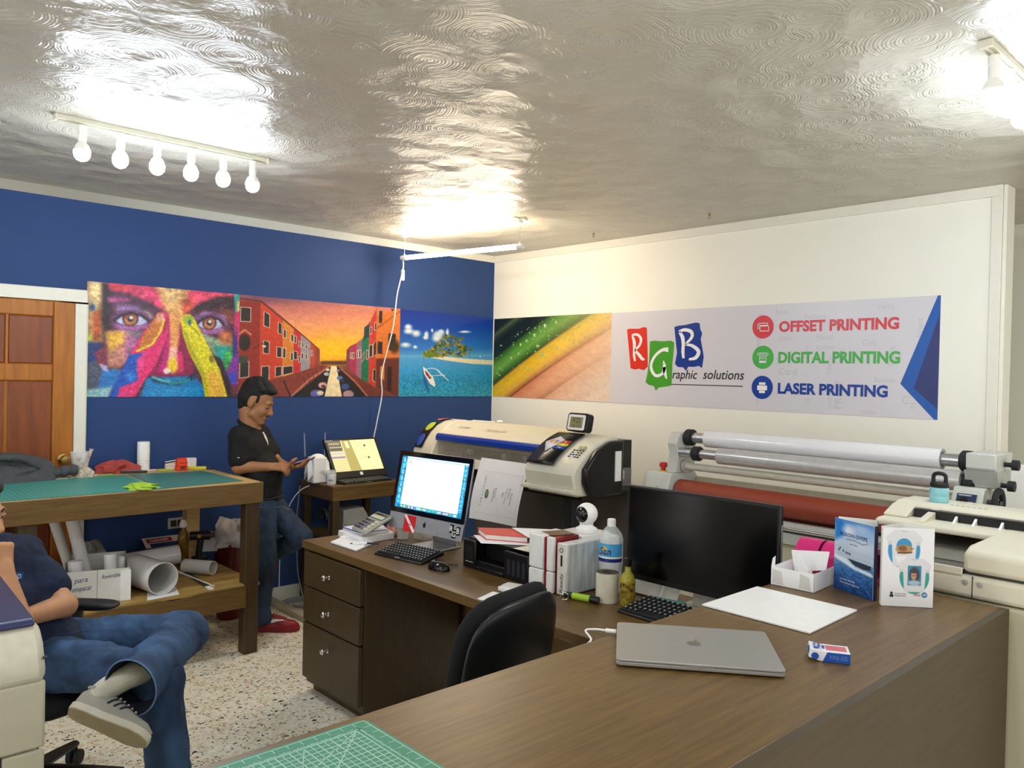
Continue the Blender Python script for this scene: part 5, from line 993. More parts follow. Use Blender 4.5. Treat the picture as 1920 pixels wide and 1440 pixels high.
# ---------------------------------------------------------------- wide-format printer in the corner
def wide_printer():
    t = thing('wide_format_printer', 'cream wide-format printer with blue stripe in the room corner', 'printer', (3.6, 3.8, 0))
    M_hood = mat('hood_cream', '#ded5bd', .35, var=.02); M_ctl = mat('control_cream', '#d8d3c0', .4, var=.02)
    # left end cap: curved front, dark band with three coloured ovals
    prof = [(3.345,1.035), (3.35,1.075), (3.385,1.14), (3.43,1.20), (3.49,1.25), (3.56,1.28), (3.66,1.288), (3.80,1.26), (3.95,1.19), (3.98,1.035)]
    def arcpt(s):                     # point on the front curve, s 0..1
        q = prof[1:7]; L = [0]
        for a, b_ in zip(q[:-1], q[1:]): L.append(L[-1]+math.hypot(b_[0]-a[0], b_[1]-a[1]))
        d = s*L[-1]; return (float(np.interp(d, L, [p[0] for p in q])), float(np.interp(d, L, [p[1] for p in q])))
    MB().prism(prof, 'y', 4.40, 4.615).obj('left_cover', M_hood, t, bevel=.008)
    def band(y0, y1, s0, s1, off, m, nm, par, oval=False):
        b = MB()
        if not oval:
            b.grid(lambda u, v: (arcpt(s0+(s1-s0)*v)[0]-off, y0+(y1-y0)*u, arcpt(s0+(s1-s0)*v)[1]+off*.7), 2, 14)
        else:
            n = 26; pts = []
            for k in range(n):
                a = 2*PI*k/n; x, z = arcpt((s0+s1)/2+(s1-s0)/2*math.sin(a)); pts.append((x-off, (y0+y1)/2+(y1-y0)/2*math.cos(a), z+off*.7))
            x, z = arcpt((s0+s1)/2); b.add(pts+[(x-off-.004, (y0+y1)/2, z+off*.7+.003)], [(k, (k+1) % n, n) for k in range(n)])
        return b.obj(nm, m, par)
    bd = band(4.515, 4.605, .03, .97, .009, mat('gloss_black_panel', '#0b0c0f', .3), 'colour_band', t)
    for s0, s1, c, nm in ((.06,.31,'#2a4fa8','blue'), (.38,.62,'#b5c832','lime'), (.70,.93,'#c23048','red')):
        band(4.525, 4.597, s0, s1, .012, mat('oval_'+nm, c, .2), 'colour_oval', bd, True)['label'] = nm+' oval'
    # hood over the carriage
    MB().prism([(3.40,1.205), (3.60,1.283), (3.72,1.285), (3.90,1.21), (3.93,1.05), (3.72,1.05), (3.62,1.19), (3.405,1.19)], 'y', 3.30, 4.40).obj('hood', M_hood, t, bevel=.005)
    MB().prism([(3.385,1.155), (3.385,1.185), (3.40,1.202), (3.42,1.195), (3.42,1.155)], 'y', 3.30, 4.405).obj('blue_stripe', mat('stripe_blue', '#10399a', .3), t, bevel=.003)
    MB().box(3.40, 3.404, 3.30, 4.39, 1.06, 1.157).obj('window', mat('smoked_window', '#a89c8a', .08, alpha=.3, var=0), t)
    MB().box(3.66, 3.72, 3.32, 4.40, 1.05, 1.20).obj('rear_inner_wall', mat('inner_grey', '#746c60', .5), t); MB().box(3.42, 3.80, 3.05, 4.40, 1.0, 1.052).obj('platen', mat('platen_cream', '#c4bca6', .4), t, bevel=.004)
    MB().cyl((3.56, 3.32, 1.115), (3.56, 4.39, 1.115), .012).obj('guide_rail', M_alu, t)
    for y in (4.18, 3.82, 3.62): MB().cyl((3.50, y, 1.085), (3.535, y, 1.085), .022, n=18).obj('pinch_roller', M_lgrey, t)
    MB().box(3.47, 3.60, 3.42, 3.56, 1.06, 1.15).obj('print_carriage', mat('carriage_beige', '#a59a84', .4), t, bevel=.006); MB().box(3.46, 3.52, 3.36, 3.42, 1.085, 1.14).obj('yellow_tag', mat('tag_yellow', '#e0cf3a', .4), t)
    MB().box(3.445, 3.50, 4.18, 4.38, 1.052, 1.075).obj('knife_guide', M_grey, t); MB().prism([(3.345,1.0), (3.42,1.0), (3.42,1.058), (3.36,1.058)], 'y', 3.32, 4.41).obj('front_apron', M_hood, t, bevel=.004)
    G = frame((3.50, 4.22, 1.247), (0, -1, 0), (.20, 0, .078)); text('SP-300V', 'model_lettering', G, .020, M_dgrey, t, w=.12, shear=.3, ext=.004, bold=.01)
    G = frame((3.50, 3.90, 1.247), (0, -1, 0), (.20, 0, .078)); text('Roland', 'embossed_lettering', G, .028, mat('embossed_grey', '#b9b09a', .3), t, w=.19, shear=.25, ext=.004, bold=.01)
    # control unit at the right end
    PR = [(3.205,.985), (3.185,1.075), (3.20,1.110), (3.25,1.158), (3.31,1.20), (3.38,1.24), (3.46,1.27), (3.53,1.282), (3.575,1.26), (3.58,1.10), (3.58,.955), (3.22,.955)]
    MB().prism(PR, 'y', 2.915, 3.30).obj('control_unit', M_ctl, t, bevel=.012)
    def cpt(s): 
        q = PR[1:8]; L = [0]
        for a, b_ in zip(q[:-1], q[1:]): L.append(L[-1]+math.hypot(b_[0]-a[0], b_[1]-a[1]))
        d = s*L[-1]; return float(np.interp(d, L, [p[0] for p in q])), float(np.interp(d, L, [p[1] for p in q]))
    def cpatch(y0, y1, s0, s1, off, m, nm, par=None, n=12): return MB().grid(lambda u, v: (cpt(s0+(s1-s0)*v)[0]-off, y0+(y1-y0)*u, cpt(s0+(s1-s0)*v)[1]+off*.8), 2, n).obj(nm, m, par or t, thick=.004)
    fp = cpatch(3.285, 3.075, .09, .86, .014, mat('gloss_black_panel', '#0c0d10'), 'black_panel')
    for s, c in ((.56,'#c23030'), (.49,'#d8c832'), (.42,'#2450a8')): cpatch(3.165, 3.078, s-.03, s+.03, .0175, mat('stripe_'+c[1:], c, .3), 'colour_stripe', fp, 3)
    def cp(y, s, off=.019): x, z = cpt(s); return (x-off, y, z+off*.8)
    cd = MB().add([cp(3.262,.52), cp(3.205,.70), cp(3.135,.60), cp(3.20,.32)], [(0,1,2,3)]).obj('card_picture', mat('card_white', '#e4dfe6', .4), fp, thick=.002)
    for y, s, c in ((3.215,.545,'#c23030'), (3.198,.525,'#d2b52c'), (3.18,.55,'#2a4a9a')): MB().add([cp(y+.011,s-.03,.022), cp(y+.011,s+.03,.022), cp(y-.011,s+.03,.022), cp(y-.011,s-.03,.022)], [(0,1,2,3)]).obj('card_letter', mat('cl_'+c[1:], c, .4), cd, smooth=0)
    cpatch(3.0, 2.955, .47, .53, .007, mat('small_lcd', '#b7b48c', .3), 'small_display', None, 3)
    for r in range(4):
        for c in range(4):
            if (r, c) in ((1, 1), (3, 1)): continue
            y = 3.022-.022*c; s = .43-.045*r; m = M_blue if (r, c) in ((2, 1), (2, 0), (3, 0)) else M_dgrey
            cpatch(y, y-.013, s-.010, s+.010, .007, m, 'button', None, 1)
    MB().prism([(3.17,.975), (3.17,.995), (3.25,1.0), (3.25,.96)], 'y', 2.905, 3.31).obj('lower_lip', M_ctl, t, bevel=.004)
    MB().prism([(3.25,1.03), (3.25,1.11), (3.34,1.205), (3.46,1.255), (3.57,1.262), (3.57,.95), (3.30,.95)], 'y', 2.875, 2.915).obj('end_cover', M_black, t, bevel=.012)
    MB().box(3.83, 3.95, 3.12, 3.26, .92, 1.23).obj('rear_bracket', M_black, t, bevel=.004); MB().box(3.49, 3.54, 2.868, 2.876, 1.03, 1.20).obj('white_strip', M_white, t); MB().box(3.80, 3.90, 3.08, 3.13, .95, 1.06).obj('ink_bay', M_grey, t)
    # stand
    MB().box(3.84, 3.86, 3.02, 4.50, .30, .925).obj('shade_panel', mat('shade_grey', '#6e675d', .6), t)  # added dark sheet; its grey stands in for shade on the wall behind
    MB().box(3.30, 3.84, 2.95, 4.55, .925, .955).obj('stand_beam', M_black, t)
    for y in (3.20, 4.42):
        MB().box(3.50, 3.58, y, y+.07, .06, .925).obj('stand_leg', M_dgrey, t, bevel=.004); MB().box(3.25, 3.90, y, y+.07, .04, .075).obj('stand_foot', M_dgrey, t, bevel=.004)
        for x in (3.29, 3.86): MB().cyl((x, y+.015, .022), (x, y+.055, .022), .0215, n=14).obj('caster', M_rubber, t)
    MB().cyl((3.54, 3.24, .35), (3.54, 4.45, .35), .02, n=12).obj('stand_bar', M_dgrey, t)
wide_printer()
def print_sheet():
    t = thing('printed_sheet', 'large white printed sheet hanging from the wide printer', 'print', (3.3, 3.62, .7))
    def S(u, v): y = 3.86-.46*u-(.0-.03*u)*v; return (3.335-.03*v-.05*math.sin(PI*v*.6)-.012*math.sin(PI*u)*v+.0, y+.02*(v-.5)*(1-u), 1.085-.385*v+.012*math.sin(2.2*u)*v)
    MB().grid(S, 20, 24).obj('sheet', M_paper, t)
    F = lambda u, v: frame(Vector(S(u, v))+Vector((-.004, 0, 0)), Vector(S(u, v+.03))-Vector(S(u, v)), Vector(S(u+.03, v))-Vector(S(u, v)))
    g = mat('print_green', '#4d7a5e', .6); k = mat('print_grey', '#5a5a5e', .6)
    for s, u, v, h, m, w in (('I N F I N I T Y  B A Y', .24, .52, .014, k, .19), ('COMPETITION', .47, .56, .011, M_inkb, .085), ('Beach & Bay', .51, .53, .011, k, .065), ('2021', .66, .54, .014, M_inkb, .03), ('Triple Ocean', .72, .55, .014, g, .10), ('Roatan', .78, .5, .013, g, .06), ('Festival', .83, .58, .013, g, .07)):
        text(s, 'printed_text', F(u, v), h, m, t, w=w, ext=.0015)
    M2 = F(.33, .56); b = disc(MB(), (0, 0), .028, M2, .001, r2=.014); b.obj('printed_emblem', mat('print_dark_green', '#3f5a3a', .6), t, smooth=0); disc(MB(), (-.004, .003), .018, M2, .0016, r2=.007).obj('printed_emblem', mat('print_lime', '#9ab06a', .6), t, smooth=0)
    for u0, v0, u1, v1 in ((.12, .2, .95, .2), (.95, .2, .95, .88), (.12, .88, .95, .88)): MB().tube([Vector(S(u0+(u1-u0)*q/8, v0+(v1-v0)*q/8))+Vector((-.003, 0, 0)) for q in range(9)], .0006, 4).obj('frame_line', M_lgrey, t)
print_sheet()
def clock():
    t = thing('digital_clock', 'black and white digital clock on the wide printer', 'clock', (3.5, 3.14, 1.28)); F = frame((3.46, 3.235, 1.296), (-.05, -1, 0), (.20, .0, 1)); w, h = .17, .112
    def rr(x0, x1, y0, y1, r, n=5): return [(cx+r*math.cos(R(a0+90*k/n)), cy+r*math.sin(R(a0+90*k/n))) for cx, cy, a0 in ((x1-r, y0+r, -90), (x1-r, y1-r, 0), (x0+r, y1-r, 90), (x0+r, y0+r, 180)) for k in range(n+1)]
    MB(F).prism(rr(0, w, 0, h, .022), 'z', -.05, 0).obj('case', M_black, t, bevel=.004); MB(F).prism(rr(.012, w-.018, .008, h-.012, .012), 'z', 0, .003).obj('face', M_white, t, bevel=.001); MB(F).box(.03, w-.036, .022, h-.026, .003, .004).obj('display', mat('lcd_olive', '#8f8a62', .3), t)
    text('9:25', 'digits', F @ Matrix.Translation((.082, .066, .0045)), .03, M_dgrey, t, w=.06, ext=0); text('22 16', 'digits', F @ Matrix.Translation((.082, .034, .0045)), .012, M_dgrey, t, w=.06, ext=0)
clock()
t = thing('plastic_spoon', 'small white plastic spoon on top of the wide printer', 'spoon', (3.7, 4.15, 1.29)); MB().tube([(3.66, 4.33, 1.289), (3.68, 4.12, 1.289)], .004, 8).obj('handle', M_white, t); MB().ell((3.685, 4.07, 1.296), (.016, .03, .009)).obj('bowl', M_white, t)
tag(MB().box(3.20, 3.48, 3.30, 3.95, .0, .50).obj('carton', mat('brown_grey_carton', '#5c554c', .65), bevel=.004), 'large dull brown carton on the floor under the wide printer', 'box')
tag(MB().cyl((3.62, 4.60, .60), (3.62, 4.64, .60), .02).obj('spool', M_dgrey), 'small dark spool at the left leg of the wide printer', 'spool') if 0 else None

# ---------------------------------------------------------------- roll laminator along the cream wall
def laminator():
    t = thing('roll_laminator', 'wide grey roll laminator with red roller along the cream wall', 'laminator', (3.8, 1.9, 0))
    g = mat('laminator_grey', '#c2c3bb', .42, var=.03); y0, y1 = 2.605, 1.175
    # left frame
    MB().prism([(3.62,.60), (3.62,.98), (3.67,1.09), (3.90,1.09), (3.98,1.0), (3.98,.60)], 'y', 2.615, 2.79).obj('left_housing', g, t, bevel=.006)
    MB().prism([(3.70,1.09), (3.72,1.20), (3.70,1.255), (3.735,1.315), (3.86,1.315), (3.90,1.22), (3.88,1.09)], 'y', 2.61, 2.67).obj('left_arm', g, t, bevel=.005)
    MB().lathe([(.032, 0), (.032, .004)], (3.73, 2.715, 1.09), 20).obj('stop_plate', mat('warning_yellow', '#d9c22c', .4), t); MB().lathe([(.013, .004), (.013, .02), (.022, .024), (.022, .045), (.018, .05), (0, .051)], (3.73, 2.715, 1.09), 20).obj('stop_button', M_red, t)
    fo = frame((3.6195, 2.70, .985), (0, -1, 0), (0, 0, 1)); b = MB(fo)
    ribbon(b, [(-.03, -.015), (.04, -.01)], .003, Matrix.Identity(4)); ribbon(b, [(.015, -.05), (.02, .03), (.03, .035), (.035, .02), (.02, .005)], .003, Matrix.Identity(4), .0003); b.obj('pen_mark', M_grey, t, smooth=0)
    # right frame with control panel
    MB().prism([(3.60,.60), (3.60,1.055), (3.68,1.19), (3.95,1.19), (3.98,1.05), (3.98,.60)], 'y', 1.055, 1.175).obj('right_housing', g, t, bevel=.006)
    P = frame((3.6365, 1.152, 1.125), (0, -1, 0), (.08, 0, .135)); pn = MB(P).box(0, .075, -.045, .045, .001, .0025).obj('control_panel', mat('panel_navy', '#25304e', .3), t); MB(P).cyl((.032, .008, .002), (.032, .008, .014), .016, n=18).obj('dial', M_black, pn); MB(P).box(.006, .07, -.018, -.014, .0025, .003).box(.006, .055, .036, .040, .0025, .003).box(.048, .066, .004, .010, .0025, .003).obj('panel_markings', M_lgrey, pn); MB(P).box(.006, .07, -.04, -.02, .0025, .0032).obj('switch_row', mat('panel_dark', '#2c2d30', .4), pn)
    MB().prism([(3.72,1.19), (3.70,1.265), (3.69,1.27), (3.69,1.335), (3.92,1.335), (3.90,1.19)], 'y', 1.02, 1.135).obj('right_arm', g, t, bevel=.008)
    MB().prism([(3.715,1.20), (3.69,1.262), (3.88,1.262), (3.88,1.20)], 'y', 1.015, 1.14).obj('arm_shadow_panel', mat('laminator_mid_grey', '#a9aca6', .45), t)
    for z, x in ((1.289, 3.80), (1.205, 3.75)):
        MB().cyl((x, 1.02, z), (x, .985, z), .010, n=12).cyl((x, .99, z), (x, .965, z), .022, n=14).obj('clamp_knob', M_rubber, t)
    # shafts, rolls, collars
    def shaft(x, z, a, b_, r, c0, c1):
        MB().cyl((x, a, z), (x, b_, z), r, n=20).obj('shaft', M_alu, t)
        for c in (c0, c1): MB().cyl((x, c+.02, z), (x, c-.02, z), r*1.55, n=22).cyl((x, c+.027, z), (x, c+.02, z), r*1.3, n=22).cyl((x, c-.02, z), (x, c-.027, z), r*1.3, n=22).obj('collar', M_rubber, t, bevel=.003)
    shaft(3.80, 1.289, 2.61, 1.135, .030, 2.585, 1.16); shaft(3.745, 1.207, 2.61, 1.13, .026, 2.50, 1.132)
    MB().cyl((3.78, y0+.01, 1.127), (3.78, y1-.01, 1.127), .0205, n=20).obj('cross_bar', mat('bar_cream', '#cfcbba', .35), t); MB().cyl((3.78, y0+.0, 1.127), (3.78, y0-.012, 1.127), .036, n=24).obj('bar_flange', g, t)
    MB().cyl((3.74, y0-.003, .993), (3.74, y1+.003, .993), .062, n=40).obj('red_roller', mat('silicone_red', '#8f3a22', .55, var=.05, scale=4), t); MB().cyl((3.74, y0+.01, .993), (3.74, y0-.004, .993), .05, n=24).obj('roller_hub', M_dgrey, t)
    MB().cyl((3.84, y0, .885), (3.84, y1, .885), .055, n=30).obj('lower_roller', mat('silicone_dark', '#6a3222', .6), t)
    MB().cyl((3.66, y0, .895), (3.66, y1, .895), .014, n=18).obj('feed_bar', M_chrome, t); MB().box(3.63, 3.72, y1, y0, .905, .918).obj('feed_table', M_lgrey, t)
    MB().box(3.66, 3.70, y1, y0, .815, .87).obj('front_rail', M_lgrey, t, bevel=.004); MB().box(3.70, 3.72, y1, y0, .38, .815).obj('front_panel', mat('panel_cream', '#d6d0b4', .45), t); MB().box(3.90, 3.92, y1, y0, .60, 1.06).obj('rear_panel', mat('panel_cream', '#d6d0b4'), t)
    for ya, yb in ((2.62, 2.785), (1.06, 1.17)):
        MB().box(3.68, 3.92, ya, yb, .08, .60).obj('leg', g, t, bevel=.005); MB().box(3.52, 4.08, ya, yb, .04, .085).obj('foot', g, t, bevel=.004)
        for x in (3.56, 4.04): MB().cyl((x, ya+.03, .024), (x, yb-.03, .024), .0235, n=14).obj('caster', M_rubber, t)
    # hand wheel
    c = Vector((3.72, 1.015, 1.13)); w = MB().ring(c, (0, 1, 0), .054, .013, 30, 10).obj('hand_wheel', M_rubber, t); MB().cyl(c+Vector((0, .045, 0)), c+Vector((0, -.01, 0)), .013, n=12).box(c.x-.05, c.x+.05, c.y-.006, c.y+.006, c.z-.008, c.z+.008).obj('wheel_spoke', M_dgrey, w)
    MB().cyl((3.70, .995, 1.085), (3.70, .90, 1.085), .011, n=12).obj('crank_handle', M_black, w)
laminator()
pipe('film_roll', (3.80, 2.475, 1.289), (3.80, 1.26, 1.289), .047, .014, (M_film, mat('roll_end', '#b9b6b3', .6)), label='upper white glossy film roll on the laminator', cat='film roll', group='film rolls on the laminator')
pipe('film_roll', (3.745, 2.36, 1.207), (3.745, 1.163, 1.207), .044, .015, (mat('silver_film', '#bdbab8', .25, .2, coat=.2), mat('roll_end', '#b9b6b3')), label='lower greyer film roll on the laminator', cat='film roll', group='film rolls on the laminator')
tag(MB().box(4.18, 4.22, 1.03, 1.15, 0, 1.26).obj('board', M_white, bevel=.003), 'narrow white board standing behind the laminator hand wheel', 'board')
tag(MB().prism([(1.02,0), (1.13,0), (1.13,1.05), (1.10,1.14), (1.05,1.13), (1.02,1.0)], 'x', 4.28, 4.36).obj('paper_bag', mat('kraft_paper', '#b08f57', .8, var=.1), bevel=.006), 'tall brown kraft package behind the laminator hand wheel', 'package')

# ---------------------------------------------------------------- cream copier beyond the counter end
def copier():
    t = thing('copier', 'large cream copier standing at the far end of the counter', 'copier', (2.95, .8, 0))
    c = mat('copier_cream', '#d8d2bd', .42, var=.02); c2 = mat('copier_side', '#c2bca2', .45, var=.02); dk = mat('tray_dark', '#5a574f', .5); bk = M_black
    x0, x1, y0, y1 = 2.585, 3.22, .36, 1.10
    MB().box(x0+.01, x1, y0, y1, .02, .985).obj('cabinet', c2, t, bevel=.01)
    MB().box(x0, x1, y0-.01, y1, .99, 1.058).obj('middle_housing', c, t, bevel=.014)
    for y in (.787, .748): MB().cyl((x0-.003, y, 1.036), (x0+.002, y, 1.036), .0075, n=18).cyl((x0-.005, y, 1.036), (x0-.002, y, 1.036), .004, n=6).obj('screw', M_alu, t)
    MB().box(x0-.001, x0+.004, .766, .7685, .992, 1.056).obj('panel_seam', M_dgrey, t)
    MB().box(x0+.02, x1, y0, .80, 1.058, 1.066).obj('shadow_gap', M_dgrey, t)
    MB().prism([(x0,1.066), (x0,1.125), (x0+.05,1.142), (x1,1.15), (x1,1.066)], 'y', y0-.01, .795).obj('right_housing', c, t, bevel=.014)
    MB().box(x0+.005, x1, .795, 1.12, 1.058, 1.072).obj('tray_floor', dk, t); MB().prism([(x0-.004,1.056), (x0-.004,1.078), (x0+.02,1.074), (x0+.02,1.056)], 'y', .795, 1.12).obj('tray_lip', c, t, bevel=.002)
    MB().box(x0+.10, x1-.08, .81, 1.05, 1.073, 1.076).obj('paper_guide', mat('guide_grey', '#8a877c', .3), t); MB().box(x1-.06, x1, .795, 1.12, 1.07, 1.14).obj('tray_back', dk, t)
    # upper unit: feeder slot with guides
    xa = 2.86
    MB().prism([(xa,1.122), (xa,1.140), (xa+.02,1.146), (3.22,1.146), (3.22,1.122)], 'y', .40, 1.165).obj('upper_deck', c, t, bevel=.006)
    MB().box(2.985, 3.02, .60, 1.08, 1.147, 1.176).obj('feed_slot', bk, t)
    MB().prism([(3.02,1.146), (3.02,1.180), (3.05,1.192), (3.20,1.192), (3.22,1.178), (3.22,1.146)], 'y', .40, 1.165).obj('top_bar', c, t, bevel=.006)
    MB().prism([(2.93,1.146), (2.93,1.155), (3.02,1.185), (3.02,1.146)], 'y', 1.085, 1.165).obj('left_cheek', c, t, bevel=.005); MB().prism([(2.90,1.146), (2.90,1.152), (3.02,1.185), (3.02,1.146)], 'y', .40, .60).obj('right_cheek', c, t, bevel=.005)
    for y in (1.02, .70): MB().prism([(2.88,1.146), (2.88,1.149), (3.02,1.178), (3.02,1.146)], 'y', y-.012, y+.012).obj('feed_guide', c, t)
    for y in (.94, .88, .80): MB().prism([(2.95,1.146), (2.99,1.17), (3.0,1.146)], 'y', y-.004, y+.004).obj('feed_fin', M_white, t)
    for i in range(7): MB().box(3.07, 3.078, .98-.018*i, .99-.018*i, 1.1915, 1.1928).obj('size_mark', M_grey, t)
    MB().box(3.02, 3.06, .42, .95, 1.1445, 1.1455).obj('deck_line', M_lgrey, t)
    MB().box(x0+.03, x0+.045, y0-.002, y0+.002, .05, .97).obj('side_groove', M_grey, t); MB().box(x0+.11, x1-.1, y0-.003, y0+.002, .30, .80).obj('side_door', c, t, bevel=.004)
copier()
def wb2():
    t = thing('water_bottle', 'pale turquoise drinking bottle with black handle cap on the copier', 'bottle', (3.10, 1.035, 1.193)); c = (3.11, 1.04, 1.1925)
    MB().lathe([(.030, 0), (.032, .004), (.032, .022), (.0315, .023), (.032, .024), (.032, .05), (.030, .054), (0, .054)], c, 28).obj('bottle_body', mat('turquoise_enamel', '#8cc9d2', .35), t)
    h = MB().lathe([(.030, .053), (.031, .056), (.031, .068), (.026, .072), (0, .072)], c, 28).obj('cap', M_blackm, t)
    MB().tube(smoothpath([(3.11, 1.061, 1.26), (3.11, 1.060, 1.288), (3.11, 1.048, 1.296), (3.11, 1.032, 1.296), (3.11, 1.020, 1.288), (3.11, 1.019, 1.26)], 5), .007, 10).obj('handle', M_blackm, t)
wb2()
# ---------------------------------------------------------------- office printer at the left picture edge
def left_printer():
    t = thing('office_printer', 'tall cream office printer with dark blue lid at the left edge', 'printer', (.2, 2.5, 0))
    c = mat('printer_cream', '#c9c5b0', .45, var=.02); x0, x1, y0, y1 = -.12, .505, 2.235, 2.80
    MB().box(x0, x1-.012, y0+.012, y1, .03, .86).obj('cabinet', c, t, bevel=.02)
    MB().box(x0, x1-.135, y0, y0+.014, .06, .815).obj('front_door', c, t, bevel=.006)
    MB().box(x1-.13, x1, y0-.004, y0+.014, .66, .83).obj('corner_cover', c, t, bevel=.008); MB().box(x1-.095, x1, y0, y0+.014, .06, .655).obj('corner_post', c, t, bevel=.006)
    MB().box(x1-.137, x1-.128, y0-.001, y0+.013, .655, .80).obj('seam', M_dgrey, t); MB().box(x1-.098, x1-.093, y0+.0, y0+.013, .06, .655).obj('seam', M_dgrey, t)
    MB().prism([(y0-.008,.825), (y0-.012,.86), (y0+.02,.925), (y0+.06,.955), (y1,.97), (y1,.825)], 'x', x0, x1).obj('top_housing', mat('printer_top', '#d3cfbb', .4), t, bevel=.018)
    MB().prism([(y0+.045,.955), (y0+.06,.972), (y1-.05,1.0), (y1,.985), (y1,.955)], 'x', x0, x1-.012).obj('lid', mat('lid_blue', '#33385e', .35), t, bevel=.012)
    MB().ell((.26, y0+.02, .40), (.035, .03, .05)).obj('door_latch', M_dgrey, t)
    MB().cyl((x1-.006, y0+.002, .885), (x1+.002, y0+.002, .885), .004, n=8).obj('lid_pin', M_dgrey, t)
left_printer()
# ---------------------------------------------------------------- counter in the foreground
zc = .99
def counter():
    t = thing('counter', 'wide brown laminate counter filling the right foreground', 'counter', (1.5, .95, 0))
    MB().box(-.35, 2.562, .684, 1.237, .95, zc).obj('worktop', M_lamx, t, bevel=.002)
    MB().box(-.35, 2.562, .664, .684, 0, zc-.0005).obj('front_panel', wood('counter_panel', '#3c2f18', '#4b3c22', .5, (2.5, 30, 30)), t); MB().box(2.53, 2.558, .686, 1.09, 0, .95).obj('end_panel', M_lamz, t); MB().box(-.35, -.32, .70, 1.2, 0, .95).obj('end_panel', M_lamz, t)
    MB().box(-.32, 2.53, .70, 1.09, .50, .52).obj('shelf', M_lamx, t)
counter()
z0 = zc+.001
def laptop():
    t = thing('laptop', 'closed silver laptop on the counter', 'laptop', (1.58, 1.05, zc)); F = frame((1.345, 1.092, z0), (.628, -.778, 0), (.778, .628, 0)); w, d = .358, .264
    def rr(x0, x1, y0, y1, r, n=6): return [(cx+r*math.cos(R(a0+90*k/n)), cy+r*math.sin(R(a0+90*k/n))) for cx, cy, a0 in ((x1-r, y0+r, -90), (x1-r, y1-r, 0), (x0+r, y1-r, 90), (x0+r, y0+r, 180)) for k in range(n+1)]
    m = mat('laptop_silver', '#a3a29e', .34, .55, var=.02)
    MB(F).prism(rr(0, w, 0, d, .012), 'z', .0025, .0105).obj('base', m, t, bevel=.0015); MB(F).prism(rr(.002, w-.002, .002, d-.002, .012), 'z', .0105, .0112).obj('gap', M_dgrey, t); MB(F).prism(rr(0, w, 0, d, .012), 'z', .0112, .0165).obj('lid', m, t, bevel=.0015)
    MB(F).box(w*.42, w*.58, -.0006, .004, .009, .0112).obj('finger_notch', M_alu, t)
    for x in (.03, w-.03):
        for y in (.03, d-.03): MB(F).cyl((x, y, 0), (x, y, .0026), .009, n=12).obj('foot', M_rubber, t)
    G = F @ Matrix.Translation((w*.5, d*.5, .0167)) @ Matrix.Rotation(PI, 4, 'Z') if 0 else F @ Matrix.Translation((w*.5, d*.52, .0167))
    a = MB(G); pts = []
    for k in range(40):
        an = 2*PI*k/40; r = .0165*(1+.07*math.cos(2*an)-.10*max(0, math.sin(an))**8-.08*max(0, -math.sin(an))**10); x, y = r*math.cos(an), r*1.08*math.sin(an)
        if abs(an if an < PI else an-2*PI) < .42: x -= .0055*(1-(abs(an if an < PI else an-2*PI)/.42)**2)
        pts.append((-x if 0 else x, y))
    a.poly(pts, 0); ribbon(a, [(.001, .019), (.004, .024), (.010, .027)], [.002, .0065, .001], Matrix.Identity(4), 0); a.obj('apple_mark', mat('mark_grey', '#77736a', .2, .8), t, smooth=0)
    c = F @ Vector((-.001, d-.045, .006)); u = (F.to_3x3() @ Vector((-1, .15, 0)))
    k = thing('power_cable', 'white charging cable plugged into the closed laptop', 'cable', c)
    MB().cyl(c, c+u*.026, .0052, n=12).obj('plug', M_white, k)
    cable('cord', [c+u*.026, c+u*.05+Vector((0, 0, .0)), c+u*.075+Vector((-.01, -.008, -.002)), (1.43, 1.238, z0+.002), (1.415, 1.247, z0-.02), (1.41, 1.252, .90), (1.41, 1.26, .80)], .0026, M_white, k)
laptop()
